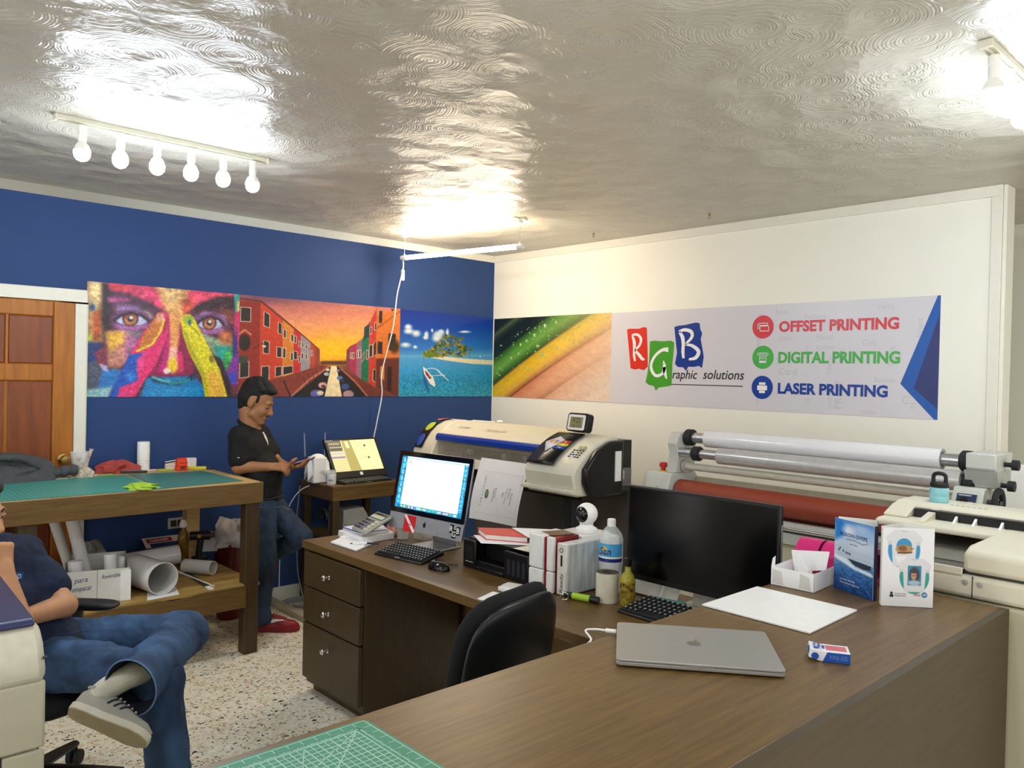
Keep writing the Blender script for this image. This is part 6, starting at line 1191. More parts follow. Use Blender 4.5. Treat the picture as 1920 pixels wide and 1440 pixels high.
def cig():
    t = thing('cigarette_pack', 'blue and white cigarette pack lying on the counter', 'pack', (1.74, .79, zc)); F = frame((1.716, .838, z0), (.052, -.088, 0), (.088, .052, 0)); w, d, h = .088, .055, .023
    bl = mat('pack_blue', '#1d4da8', .4); wh = mat('pack_white', '#e6e6ea', .35)
    # body lies on its wide face; lid end toward the left lifted a little
    MB(F).box(.026, w, 0, d, 0, h).obj('pack_body', wh, t, bevel=.001); ld = MB(F).prism([(0, .007), (.026, 0), (.026, h), (.004, h+.004)], 'y', 0, d).obj('lid', wh, t, bevel=.001)
    MB(F).prism([(.040, -.0006), (w, -.0006), (w, -.0001), (.040, -.0001)], 'z', 0, h-.001).obj('side_blue', bl, t) 
    MB(F).prism([(.030, .0), (.040, .0), (.040, h-.001)], 'y', -.0008, -.0001).obj('side_corner', bl, t)
    o = disc(MB(F @ Matrix.Translation((.014, -.0008, .011)) @ Matrix.Rotation(PI/2, 4, 'X')), (0, 0), .008, Matrix.Identity(4), 0).obj('drop_mark', bl, t, smooth=0)
    MB(F).box(.038, w-.006, .012, d-.01, h, h+.0004).obj('warning_panel', mat('pack_pink', '#cf6a74', .5), t); MB(F).box(.030, .036, .02, d-.012, h, h+.0004).obj('blue_line', bl, t)
    q = F @ Matrix.Translation((.014, d*.5, h+.004)) @ Matrix.Rotation(R(-9), 4, 'Y'); disc(MB(), (0, .0), .0125, q, -.0008, r2=.020).obj('lid_mark', bl, ld, smooth=0)
    for s, x in (('LUCKY', -.004), ('STRIKE', .004)): text(s, 'lettering', q @ Matrix.Translation((x, 0, .0)) @ Matrix.Rotation(-PI/2, 4, 'Z'), .006, M_white, ld, w=.026, bold=.03)
    q2 = F @ Matrix.Translation((.0015, d*.5, .016)) @ Matrix.Rotation(R(-90+10), 4, 'Y') @ Matrix.Rotation(-PI/2, 4, 'Z'); disc(MB(), (0, 0), .02, q2, .0012, r2=.007).obj('end_mark', bl, ld, smooth=0)
    text('LUCKY STRIKE', 'lettering', q2 @ Matrix.Translation((0, 0, .0016)), .004, M_white, ld, w=.03, bold=.02)
    text('KING SIZE', 'lettering', F @ Matrix.Translation((.064, -.001, .012)) @ Matrix.Rotation(PI/2, 4, 'X'), .009, mat('pack_light_blue', '#6f93d0', .4), t, w=.036)
cig()
tag(MB().slab([(1.889,1.234), (2.187,1.236), (2.185,.931), (1.892,.922)], z0, z0+.005).obj('foam_board', M_white, bevel=.001), 'blank white foam board lying on the counter', 'board')
def tray():
    t = thing('paper_tray', 'folded white paper tray with flaps on the counter behind the foam board', 'tray', (2.36, 1.17, zc)); F = frame((2.262, 1.232, z0), (.06, -.99, 0), (.99, .06, 0)); w, d, h = .135, .20, .055; p = M_paper
    MB(F).box(0, w, 0, .0015, 0, h).box(0, w, d-.0015, d, 0, h).box(0, .0015, 0, d, 0, h).box(w-.0015, w, 0, d, 0, h).box(0, w, 0, d, 0, .0015).obj('tray_walls', p, t)
    MB(F).prism([(0,h), (.012,h), (.013,h+.035), (.004,h+.026)], 'y', .0, .0015).obj('corner_flap', p, t); MB(F @ Matrix.Translation((w*.7, .012, h-.014)) @ Matrix.Rotation(R(35), 4, 'X')).prism([(-.03, 0), (.028, 0), (.04, .045), (.01, .012)], 'y', 0, .0014).obj('folded_flap', p, t)
    MB(F @ Matrix.Translation((.02, d*.62, .004))).prism([(0, .02), (.10, .04), (.11, .10), (-.012, .085)], 'y', 0, .0014).obj('folded_flap', p, t); MB(F @ Matrix.Translation((.05, d*.40, .003)) @ Matrix.Rotation(R(-25), 4, 'Z')).prism([(0, 0), (.075, .02), (.0, .088)], 'y', 0, .0014).obj('folded_flap', p, t)
    for x in (.004, w-.045): MB(F).prism([(x, .006), (x+.036, .004), (x+.03, h-.012), (x+.002, h-.006)], 'y', -.0008, -.0001).obj('tape_patch', M_paper2, t)
tray()
for i, (y, s) in enumerate(((1.21, 'pink roll standing behind the white paper tray, leftmost'), (1.125, 'pink roll standing between the paper tray and the blue brochure'), (1.04, 'pink roll standing behind the blue brochure, nearest the cream copier'))):
    pipe('vinyl_roll', (2.495, y-.038, z0+.058), (2.495, y+.038, z0+.058), .058, .016, (mat('pink_vinyl', '#c8276e', .35), mat('pink_vinyl_end', '#7a1a44', .5)), label=s, cat='roll', group='pink rolls on the counter')
# ---- brochures
def panel3(pts, z0_, h, m, name, t, par):
    o = MB()
    for (a, b) in zip(pts[:-1], pts[1:]):
        a = Vector((*a, 0)); b = Vector((*b, 0)); n = Vector(((b-a).y, -(b-a).x, 0)).normalized()*.0009
        o.add([a+n+Vector((0, 0, z0_)), b+n+Vector((0, 0, z0_)), b-n+Vector((0, 0, z0_)), a-n+Vector((0, 0, z0_)), a+n+Vector((0, 0, z0_+h)), b+n+Vector((0, 0, z0_+h)), b-n+Vector((0, 0, z0_+h)), a-n+Vector((0, 0, z0_+h))], [(0,1,2,3), (4,5,6,7), (0,1,5,4), (1,2,6,5), (2,3,7,6), (3,0,4,7)])
    return o.obj(name, m, par)
M_gloss = mat_vcol('printed_card', .3)
def brochure1():
    t = thing('brochure', 'blue sea brochure with a white boat standing on the counter', 'brochure', (2.37, 1.0, zc)); A, Bp, C_ = (2.385, 1.090), (2.325, .947), (2.440, .985); h = .215
    panel3([A, Bp], z0, h, M_white, 'front_card', .001, t); panel3([Bp, (2.342, .944), C_], z0, h, mat('card_navy', '#2c3550', .35), 'side_card', .001, t); panel3([C_, (2.41, 1.092)], z0, h, M_white, 'back_card', .001, t)
    p = Paint(160, 220, 0, 160, (0, 0), (220, 220)); p.im = p.grad(p.Y, [(0,'#4e86c4'),(30,'#8fb2da'),(70,'#b8c6da'),(100,'#b0bdd0'),(104,'#b9c9da'),(120,'#9db6cc'),(123,'#5f86aa'),(150,'#2f68a0'),(180,'#1f4f8c'),(220,'#173f7a')])
    p.poly([(0,0),(30,0),(55,30),(30,55),(0,70)], '#2f77c4', 14, .9); p.ell(60,30,26,16,'#d6dce8',.8,.8); p.ell(110,20,40,14,'#a9c0de',.8,.7); p.ell(110,70,50,20,'#c9d2de',.9,.6)
    n = p.noise(40,1,1.4); f = np.clip((p.Y-118)/40,0,1); p.im = np.clip(p.im*(1+(.7*(n-.5)*f)[...,None]),0,1)
    p.poly([(12,103),(150,106),(156,120),(150,130),(70,126),(20,112)], '#aebdcc', 2); p.poly([(56,116),(152,121),(150,132),(120,138),(80,130)], '#1c2c40', 2); p.poly([(0,112),(50,118),(90,135),(150,140),(160,146),(160,154),(80,145),(0,124)], '#d5dee8', 5, .8)
    for x, y in ((20,96),(25,90),(38,97),(50,100),(58,101),(66,102)): p.ell(x,y,2.5,4,'#22262e',.3)
    for i in range(14): x = 10+i*11; y = 150+(i*37) % 60; p.line([(x,y),(x+16,y+5)], 2, '#4f86b8', 2, .7)
    n_ = Vector((Bp[0]-A[0], Bp[1]-A[1], 0)); L = n_.length; F = frame(((A[0]+Bp[0])/2, (A[1]+Bp[1])/2, z0+h/2), n_, (0, 0, 1)); board('front_picture', F @ Matrix.Translation((0, 0, .0009)), L, h, p, M_gloss, parent=t, t=.0004)
    Q = F @ Matrix.Translation((0, 0, .0017)); k = mat('ink_navy', '#1c2b4a', .5)
    text('ROATAN DIVERS', 'lettering', Q @ Matrix.Translation((0, .064, 0)), .011, k, t, w=.105); b = MB(); ribbon(b, [(-.03,.050), (.0,.052), (.035,.046), (.055,.052), (.05,.066), (.04,.068)], .0016, Q); b.obj('swirl', k, t, smooth=0); text('SINCE DIVE', 'lettering', Q @ Matrix.Translation((.0, .038, 0)), .004, k, t, w=.03)
    text('IN THE WATER', 'lettering', Q @ Matrix.Translation((-.02, -.072, 0)), .004, M_white, t, w=.06); text('DIVE RESORT ROATAN', 'lettering', Q @ Matrix.Translation((-.012, -.082, 0)), .004, M_white, t, w=.075)
brochure1()
def brochure2():
    t = thing('brochure', 'white brochure picturing two shirts standing on the counter', 'brochure', (2.35, .87, zc)); A, Bp = (2.300, .913), (2.392, .809); h = .222
    panel3([A, Bp], z0, h, M_white, 'front_card', .001, t); panel3([A, (2.318, .925), (2.41, .905)], z0, h, M_white, 'side_card', .001, t); panel3([(2.41, .905), (2.40, .812)], z0, h, M_white, 'back_card', .001, t)
    n_ = Vector((Bp[0]-A[0], Bp[1]-A[1], 0)); L = n_.length; p = Paint(140, 220, 0, 140, (0, 0), (220, 220)); p.fill('#e3e3e6')
    def shirt(cx, cy, s, sc, art):
        p.ell(cx,cy,44*s,52*s,sc,.04); p.poly([(cx-20*s,cy-34*s),(cx-46*s,cy-40*s),(cx-44*s,cy-14*s),(cx-24*s,cy-14*s)],'#c4c5ca',1.5); p.poly([(cx+20*s,cy-34*s),(cx+46*s,cy-40*s),(cx+44*s,cy-14*s),(cx+24*s,cy-14*s)],'#c4c5ca',1.5)
        p.poly([(cx-46*s,cy-56*s),(cx+46*s,cy-56*s),(cx+50*s,cy-26*s),(cx+34*s,cy-22*s),(cx+30*s,cy+46*s),(cx-30*s,cy+46*s),(cx-34*s,cy-22*s),(cx-50*s,cy-26*s)],'#d3d4d8',1.5); p.poly([(cx-60*s,cy-62*s),(cx-20*s,cy-62*s),(cx-48*s,cy-38*s)],'#e3e3e6',2); p.poly([(cx+60*s,cy-62*s),(cx+20*s,cy-62*s),(cx+48*s,cy-38*s)],'#e3e3e6',2)
        p.line([(cx-9*s,cy-55*s),(cx,cy-51*s),(cx+9*s,cy-55*s)],2,'#a9abb2',1)
        if art == 0: p.ell(cx,cy-12*s,21*s,21*s,'#2f86b8',.1); p.ell(cx,cy-2*s,23*s,13*s,'#b08a4a',.2); p.ell(cx-4*s,cy-5*s,12*s,8*s,'#7a5024',.4); p.line([(cx-16*s,cy+8*s),(cx+20*s,cy+6*s)],4,'#4a3220',2); p.line([(cx+18*s,cy-4*s),(cx+26*s,cy-6*s)],2,'#4a3a22',1)
        else: p.poly([(cx-20*s,cy-34*s),(cx+20*s,cy-34*s),(cx+20*s,cy+26*s),(cx-20*s,cy+26*s)],'#2f7a9a',2); p.ell(cx,cy-6*s,16*s,24*s,'#20384e',.3); p.ell(cx-2*s,cy-4*s,8*s,14*s,'#b98a6a',.3); p.ell(cx-2*s,cy-18*s,9*s,7*s,'#3a2a22',.4); p.ell(cx,cy+18*s,18*s,8*s,'#9fb6c4',.4); p.ell(cx-4*s,cy-4*s,2,1.2,'#30221c',.5); p.ell(cx+2*s,cy-4*s,2,1.2,'#30221c',.5)
    shirt(58,62,1.0,'#2a8ac0',0); shirt(88,136,.92,'#1f9488',1)
    F = frame(((A[0]+Bp[0])/2, (A[1]+Bp[1])/2, z0+h/2), n_, (0, 0, 1)); board('front_picture', F @ Matrix.Translation((0, 0, .0009)), L, h, p, M_gloss, parent=t, t=.0004); Q = F @ Matrix.Translation((0, 0, .0016))
    b = MB(Q @ Matrix.Translation((-.043, -.077, 0)))
    b.poly([(.006*(1 if k % 2 == 0 else .45)*math.sin(k*PI/5), .006*(1 if k % 2 == 0 else .45)*math.cos(k*PI/5)+.003) for k in range(10)], 0); b.poly([(-.005, -.008), (.005, -.008), (.005, -.001), (-.005, -.001)], .0002); b.obj('star_mark', M_inkb, t, smooth=0)
    text('ROATAN', 'lettering', Q @ Matrix.Translation((-.019, -.075, 0)), .0035, M_inkb, t, w=.030, space=1.3); text('MARINE PARK', 'lettering', Q @ Matrix.Translation((-.019, -.081, 0)), .0035, M_inkb, t, w=.030)
    text('CRUZ', 'lettering', Q @ Matrix.Translation((.026, -.077, 0)), .006, M_red, t, w=.020, bold=.02); disc(MB(), (.046, -.076), .008, Q, 0).obj('round_mark', mat('mark_teal', '#2382b0', .4), t, smooth=0); text('ART', 'lettering', Q @ Matrix.Translation((.046, -.076, .0006)), .005, M_white, t, w=.010, bold=.02)
brochure2()
# ---- cutting mat in the near corner
def near_mat():
    t = thing('cutting_mat', 'green gridded cutting mat on the near corner of the counter', 'cutting mat', (.5, .95, zc)); x0, x1, y0, y1 = .19, .785, .70, 1.213
    MB().slab([(x0+.01, y0), (x1-.01, y0), (x1, y0+.01), (x1, y1-.01), (x1-.01, y1), (x0+.01, y1), (x0, y1-.01), (x0, y0+.01)], z0, z0+.0025).obj('mat_sheet', mat('mat_green', '#3f8a70', .5, var=.05, scale=20), t)
    Z = z0+.0026; b = MB(); c = .0254; gx0, gx1, gy0, gy1 = x0+.045, x1-.038, y0+.03, y1-.034; n = 0; w = .0006
    nx = int((gx1-gx0)/c*2); ny = int((gy1-gy0)/c*2)
    def ln(a, d, ww): a = Vector((*a, Z)); d = Vector((*d, Z)); u = (d-a).normalized(); p = Vector((-u.y, u.x, 0))*ww; b.add([a+p, d+p, d-p, a-p], [(0,1,2,3)])
    for i in range(nx+1): x = gx1-i*c/2; ln((x, gy1-ny*c/2), (x, gy1), w if i % 2 else w*1.5)
    for j in range(ny+1): y = gy1-j*c/2; ln((gx1-nx*c/2, y), (gx1, y), w if j % 2 else w*1.5)
    # outer ruler frame with ticks
    for q in (.006, .030): ln((x1-q, y0), (x1-q, y1-q), w*1.2); ln((x0, y1-q), (x1-q, y1-q), w*1.2)
    for i in range(150): x = x1-.030-i*c/8; L = .010 if i % 8 == 0 else (.006 if i % 4 == 0 else .003); (x > x0) and ln((x, y1-.030), (x, y1-.030+L), w*.7)
    for i in range(150): y = y1-.030-i*c/8; L = .010 if i % 8 == 0 else (.006 if i % 4 == 0 else .003); (y > y0) and ln((x1-.030, y), (x1-.030+L, y), w*.7)
    for i in range(0, 18): x = x1-.030-i*c; (x > x0+.02) and ln((x, y1-.034), (x, y1-.006), w); y = y1-.030-i*c; (y > y0+.02) and ln((x1-.034, y), (x1-.006, y), w)
    for ang, ox in ((45, 0), (60, .10), (30, .0)): u = (-math.cos(R(ang)), -math.sin(R(ang))); L = .40; ln((gx1-ox, gy1), (gx1-ox+u[0]*L, gy1+u[1]*L), w*1.3)
    b.obj('grid_lines', mat('mat_lines', '#b9dac8', .5), t, smooth=0)['kind'] = 'stuff'
near_mat()
# ---------------------------------------------------------------- figures: smooth-blended bodies meshed with surface nets
V = Vector
def cap(a, b, ra, rb=None): return ('c', np.array(a, float), np.array(b, float), ra, ra if rb is None else rb)
def ell(c, r, M=None): return ('e', np.array(c, float), np.array(r, float), np.array(M.to_3x3() if M is not None else Matrix.Identity(3), float))
def sdf_mesh(prims, res=.006, k=.015):
    lo = np.full(3, 1e9); hi = -lo
    for p in prims:
        if p[0] == 'c':
            for q, r in ((p[1], p[3]), (p[2], p[4])): lo = np.minimum(lo, q-r); hi = np.maximum(hi, q+r)
        else: r = p[2].max(); lo = np.minimum(lo, p[1]-r); hi = np.maximum(hi, p[1]+r)
    lo -= 4*res; hi += 4*res; n = np.ceil((hi-lo)/res).astype(int)+1
    f = np.full(n, .2, np.float32); ax = [lo[i]+res*np.arange(n[i]) for i in range(3)]
    for p in prims:
        if p[0] == 'c': m = max(p[3], p[4]); a0 = np.minimum(p[1], p[2])-m; a1 = np.maximum(p[1], p[2])+m
        else: m = p[2].max(); a0 = p[1]-m; a1 = p[1]+m
        mg = 3*res+k*1.5; i0 = np.maximum(0, np.floor((a0-mg-lo)/res).astype(int)); i1 = np.minimum(n, np.ceil((a1+mg-lo)/res).astype(int)+1)
        sl = tuple(slice(i0[i], i1[i]) for i in range(3)); X, Y, Z = np.meshgrid(*[ax[i][sl[i]] for i in range(3)], indexing='ij', sparse=True)
        if p[0] == 'c':
            a, b, ra, rb = p[1:]; e = b-a; L2 = e@e+1e-12; t = np.clip(((X-a[0])*e[0]+(Y-a[1])*e[1]+(Z-a[2])*e[2])/L2, 0, 1)
            d = np.sqrt((X-a[0]-e[0]*t)**2+(Y-a[1]-e[1]*t)**2+(Z-a[2]-e[2]*t)**2)-(ra+(rb-ra)*t)
        else:
            c, r, M = p[1:]; q = [(X-c[0])*M[0, i]+(Y-c[1])*M[1, i]+(Z-c[2])*M[2, i] for i in range(3)]
            k0 = np.sqrt(sum((q[i]/r[i])**2 for i in range(3))); k1 = np.sqrt(sum((q[i]/r[i]**2)**2 for i in range(3))); d = k0*(k0-1)/(k1+1e-9)
        g = f[sl]; h = np.clip(.5+.5*(g-d)/k, 0, 1); f[sl] = g*(1-h)+d*h-k*h*(1-h)
    s = f < 0; cs = np.zeros(n-1, int); 
    corners = [(i, j, l) for i in (0, 1) for j in (0, 1) for l in (0, 1)]
    for c in corners: cs += s[c[0]:n[0]-1+c[0], c[1]:n[1]-1+c[1], c[2]:n[2]-1+c[2]]
    act = (cs > 0) & (cs < 8); I = np.argwhere(act); idx = np.full(n-1, -1); idx[act] = np.arange(len(I))
    acc = np.zeros((len(I), 3)); cnt = np.zeros(len(I))
    for c in corners:
        for d in range(3):
            if c[d]: continue
            c2 = list(c); c2[d] = 1; fa = f[I[:, 0]+c[0], I[:, 1]+c[1], I[:, 2]+c[2]]; fb = f[I[:, 0]+c2[0], I[:, 1]+c2[1], I[:, 2]+c2[2]]
            m = (fa < 0) != (fb < 0); t = np.where(m, fa/(fa-fb+1e-20), 0); P = np.tile(np.array(c, float), (len(I), 1)); P[:, d] = t
            acc[m] += P[m]; cnt[m] += 1
    vs = lo+res*(I+acc/np.maximum(cnt, 1)[:, None]); fs = []
    for d in range(3):
        e = [0, 0, 0]; e[d] = 1; a = s[:n[0]-e[0], :n[1]-e[1], :n[2]-e[2]]; b = s[e[0]:, e[1]:, e[2]:]; o1, o2 = [(1, 2), (2, 0), (0, 1)][d]
        J = np.argwhere(a != b); J = J[(J[:, o1] > 0) & (J[:, o2] > 0)]; q = []
        for u, v in ((0, 0), (-1, 0), (-1, -1), (0, -1)): K = J.copy(); K[:, o1] += u; K[:, o2] += v; q.append(idx[K[:, 0], K[:, 1], K[:, 2]])
        q = np.stack(q, 1); inside = a[J[:, 0], J[:, 1], J[:, 2]]; q[~inside] = q[~inside][:, ::-1]; fs.append(q[(q >= 0).all(1)])
    return vs.tolist(), np.concatenate(fs).tolist()
FOLDS = None
def folds(o, strength, size):      # soft cloth creases
    global FOLDS
    tx = bpy.data.textures.new('creases', 'CLOUDS'); tx.noise_scale = size; tx.noise_depth = 2
    md = o.modifiers.new('creases', 'DISPLACE'); md.texture = tx; md.strength = strength; md.mid_level = .5; md.texture_coords = 'LOCAL'
    md = o.modifiers.new('soften', 'SMOOTH'); md.factor = .5; md.iterations = 1
def sdf_obj(name, prims, m, parent, res=.006, k=.015, it=2):
    v, f = sdf_mesh(prims, res, k); o = MB().add(v, f).obj(name, m, parent, smooth=180)
    md = o.modifiers.new('smooth', 'SMOOTH'); md.factor = .5; md.iterations = it; return o
def hand(wrist, d, n_, thumb, curl, sc=1.0, spread=1.0, tc=25):
    # wrist point, finger direction, direction the palm faces, thumb side +1/-1 along width axis, finger curl per joint in degrees
    d = V(d).normalized(); n_ = V(n_); n_ = (n_-d*n_.dot(d)).normalized(); w = n_.cross(d)*thumb; W = V(wrist); P = []
    ks = []
    for i in range(4):
        off = w*(.030-.0205*i)*sc; kn = W+d*(.088-.004*abs(i-1))*sc+off; ks.append(kn)
        P.append(cap(W+off*.55+d*.012*sc, kn, .0135*sc, .0115*sc))
    P.append(cap(W, W+d*.02*sc, .024*sc, .022*sc))
    for i, L in enumerate((.072, .080, .075, .060)):
        a = ks[i]; ang = 0; c = curl[i] if hasattr(curl, '__len__') else curl; fd = (d+w*(.10-.07*i)*spread).normalized(); r = .0092*sc
        for q, fr in enumerate((.44, .31, .25)):
            ang += R(c*(1, 1.15, .8)[q]); b = a+(fd*math.cos(ang)+n_*math.sin(ang))*L*fr*sc; P.append(cap(a, b, r, r*.93)); a = b; r *= .93
    t0 = W+d*.025*sc+w*.026*sc+n_*.006*sc; td = (d*.62+w*.72+n_*.35).normalized(); t1 = t0+td*.036*sc; t2 = t1+(td*math.cos(R(tc))+(d*.8-w*.3+n_*.5).normalized()*math.sin(R(tc)))*.032*sc; t3 = t2+(d*.75-w*.2+n_*.45).normalized()*.024*sc
    P += [cap(W+d*.01*sc+w*.012*sc, t1, .0165*sc, .0125*sc), cap(t1, t2, .0115*sc, .0105*sc), cap(t2, t3, .0105*sc, .009*sc)]
    return P
def head_prims(F, sc=1.0, nose=1.0):
    T = lambda p: F @ (V(p)*sc); E = lambda c, r: ell(T(c), [x*sc for x in r], F)
    P = [E((-.012, 0, .034), (.100, .077, .092)), E((.032, 0, -.03), (.066, .060, .085)), cap(T((.015, .035, -.07)), T((.068, .010, -.104)), .030*sc, .020*sc), cap(T((.015, -.035, -.07)), T((.068, -.010, -.104)), .030*sc, .020*sc), E((.075, 0, -.106), (.018, .020, .016)),
         cap(T((.088, 0, .012)), T((.113, 0, -.036)), .0085*sc, .0125*sc*nose), cap(T((.100, .010, -.040)), T((.100, -.010, -.040)), .009*sc), cap(T((.083, .036, .022)), T((.083, -.036, .022)), .012*sc), E((.060, .036, -.032), (.030, .024, .030)), E((.060, -.036, -.032), (.030, .024, .030)),
         cap(T((.0885, .019, -.067)), T((.0885, -.019, -.067)), .0075*sc), cap(T((.087, .015, -.079)), T((.087, -.015, -.079)), .008*sc)]
    for s in (1, -1): P += [E((-.012, s*.079, -.004), (.019, .009, .032)), E((-.002, s*.076, -.010), (.012, .008, .020))]
    return P
def face_bits(F, t, sc=1.0, brow=True, half=.55, moustache=False, shut=False):
    hm = mat('dark_hair', '#14100e', .7, var=.2); wm = mat('eye_white', '#d9d2c8', .3); im = mat('eye_dark', '#1d120c', .2); lm = mat('lip_skin', '#8d4a3c', .5); T = lambda p: F @ (V(p)*sc)
    for s in (1, -1):
        if shut:
            e = MB(F).ell((.078*sc, s*.032*sc, .001*sc), (.013*sc, .017*sc, .011*sc)).obj('eyelid', SKIN, t); MB().tube([T((.0865, s*.016, -.006)), T((.0905, s*.031, -.0085)), T((.083, s*.047, -.004))], [.0012, .0022, .0012], 6).obj('eyelashes', hm, e)
        else: e = MB(F).ell((.079*sc, s*.032*sc, .0*sc), (.011*sc, .014*sc, .0065*sc)).obj('eye', wm, t); MB(F).ell((.0855*sc, s*.032*sc, -.001*sc), (.005*sc, .0062*sc, .0058*sc)).obj('iris', im, e)
        if not shut: MB(F).grid(lambda u, v: (sc*(.0805+.0125*math.cos((v-.2)*2)), sc*(s*.032+(.0155)*(u-.5)*2*math.cos((v-.5)*1.5)), sc*(.002+.010*math.sin(.15+half*1.9*v))), 8, 6).obj('eyelid', SKIN, e)
        MB().tube([T((.0955, s*.014, .021)), T((.0945, s*.030, .027)), T((.084, s*.048, .021))], [.0035*sc, .0042*sc, .002*sc], 8).obj('eyebrow', hm, t)
    MB().tube([T((.094, .019, -.068)), T((.0965, 0, -.066)), T((.094, -.019, -.068))], [.002*sc, .0052*sc, .002*sc], 8).tube([T((.091, .016, -.078)), T((.0945, 0, -.0795)), T((.091, -.016, -.078))], [.002*sc, .006*sc, .002*sc], 8).obj('lips', lm, t)
    if moustache: MB().tube([T((.088, .026, -.066)), T((.097, .012, -.056)), T((.0995, 0, -.055)), T((.097, -.012, -.056)), T((.088, -.026, -.066))], [.002*sc, .0048*sc, .004*sc, .0048*sc, .002*sc], 8).obj('moustache', hm, t)
def head_frame(c, f, up=(0, 0, 1)):
    x = V(f).normalized(); z = V(up); z = (z-x*z.dot(x)).normalized(); y = z.cross(x); m = Matrix((x, y, z)).transposed().to_4x4(); m.translation = V(c); return m
def sneaker(name, par, heel, toe, up, mu, ms, L=None, stripes=None, side=1, swoosh=None, lace=None):
    x = V(toe)-V(heel); L = L or x.length; F = head_frame(heel, x, up); us = [0, .06, .2, .38, .55, .75, .9, 1.0]
    W = lambda u: float(np.interp(u, us, [.018, .032, .037, .036, .042, .047, .038, .012]))*L/.28; Hh = lambda u: float(np.interp(u, us, [.060, .078, .086, .084, .070, .048, .040, .022]))*L/.28
    def S(u, a, o=0): return (u*L, W(u)*1.0*math.cos(a)*(1+o/.04), .022+Hh(u)*math.sin(a)**.75*(1+o/.06)+o*.3)
    s = thing(name+'_tmp', None, None) if 0 else None
    sh = MB(F).grid(lambda u, v: S(u, PI*v), 28, 22).obj(name, mu, par)
    out = []
    for i in range(48):
        a = 2*PI*i/48; uu = .5-.5*math.cos(a if a <= PI else 2*PI-a); sg = 1 if a <= PI else -1; out.append((-.004+uu*(L+.010), sg*(W(min(1, max(0, uu)))+.004)))
    MB(F).prism(out, 'z', .003, .026).obj('midsole', ms, sh, bevel=.004); MB(F).prism([(p[0]*.985+.002, p[1]*.97) for p in out], 'z', 0, .003).obj('outsole', mat('outsole_tan' if stripes else 'outsole_red', stripes and '#b5aa8c' or '#7d1620', .7, bump=.4, bscale=160), sh)
    if stripes:
        for k in range(3):
            u0 = .40+.085*k; MB(F).grid(lambda u, v: S(u0+.028*u+.10*(1-v)*.0+.12*(v-.5), (PI*(.10+.33*v) if side > 0 else PI*(.90-.33*v)), .0022), 2, 8).obj('side_stripe', stripes, sh)
    if swoosh:
        pts = [(.18, .30), (.30, .16), (.45, .17), (.62, .26), (.74, .36)]; wd_ = [.10, .16, .11, .06, .01]
        def G(u, v): i = u*4; a = float(np.interp(i, range(5), [p[0] for p in pts])); b = float(np.interp(i, range(5), [p[1] for p in pts])); w = float(np.interp(i, range(5), wd_)); an = PI*(b+(v-.5)*w); return S(a, an if side > 0 else PI-an, .0026)
        MB(F).grid(G, 16, 4).obj('side_mark', swoosh, sh)
    b = MB(F)
    for k in range(5): u = .44+.065*k; b.tube([S(u, PI*(.5+.20*q), .004) for q in (-1, -.5, 0, .5, 1)], .0028, 6)
    b.obj('laces', lace or ms, sh)
    MB(F).tube([(L*.10, .030, .088), (L*.02, 0, .098), (L*.10, -.030, .088), (L*.28, -.034, .096), (L*.36, 0, .104), (L*.28, .034, .096), (L*.10, .030, .088)], .006, 8).obj('collar', mu, sh)
    return sh
SKIN = None
def skin_mat(name, c): return mat(name, c, .5, var=.06, scale=18, spec=.4)
def denim(name, c1, c2): return mat(name, c1, .8, var=.3, scale=9, spread=c2, bump=.25, bscale=420, stretch=(1, 1, .5))
def bvh_of(o):
    from mathutils.bvhtree import BVHTree
    return BVHTree.FromPolygons([v.co for v in o.data.vertices], [tuple(p.vertices) for p in o.data.polygons])
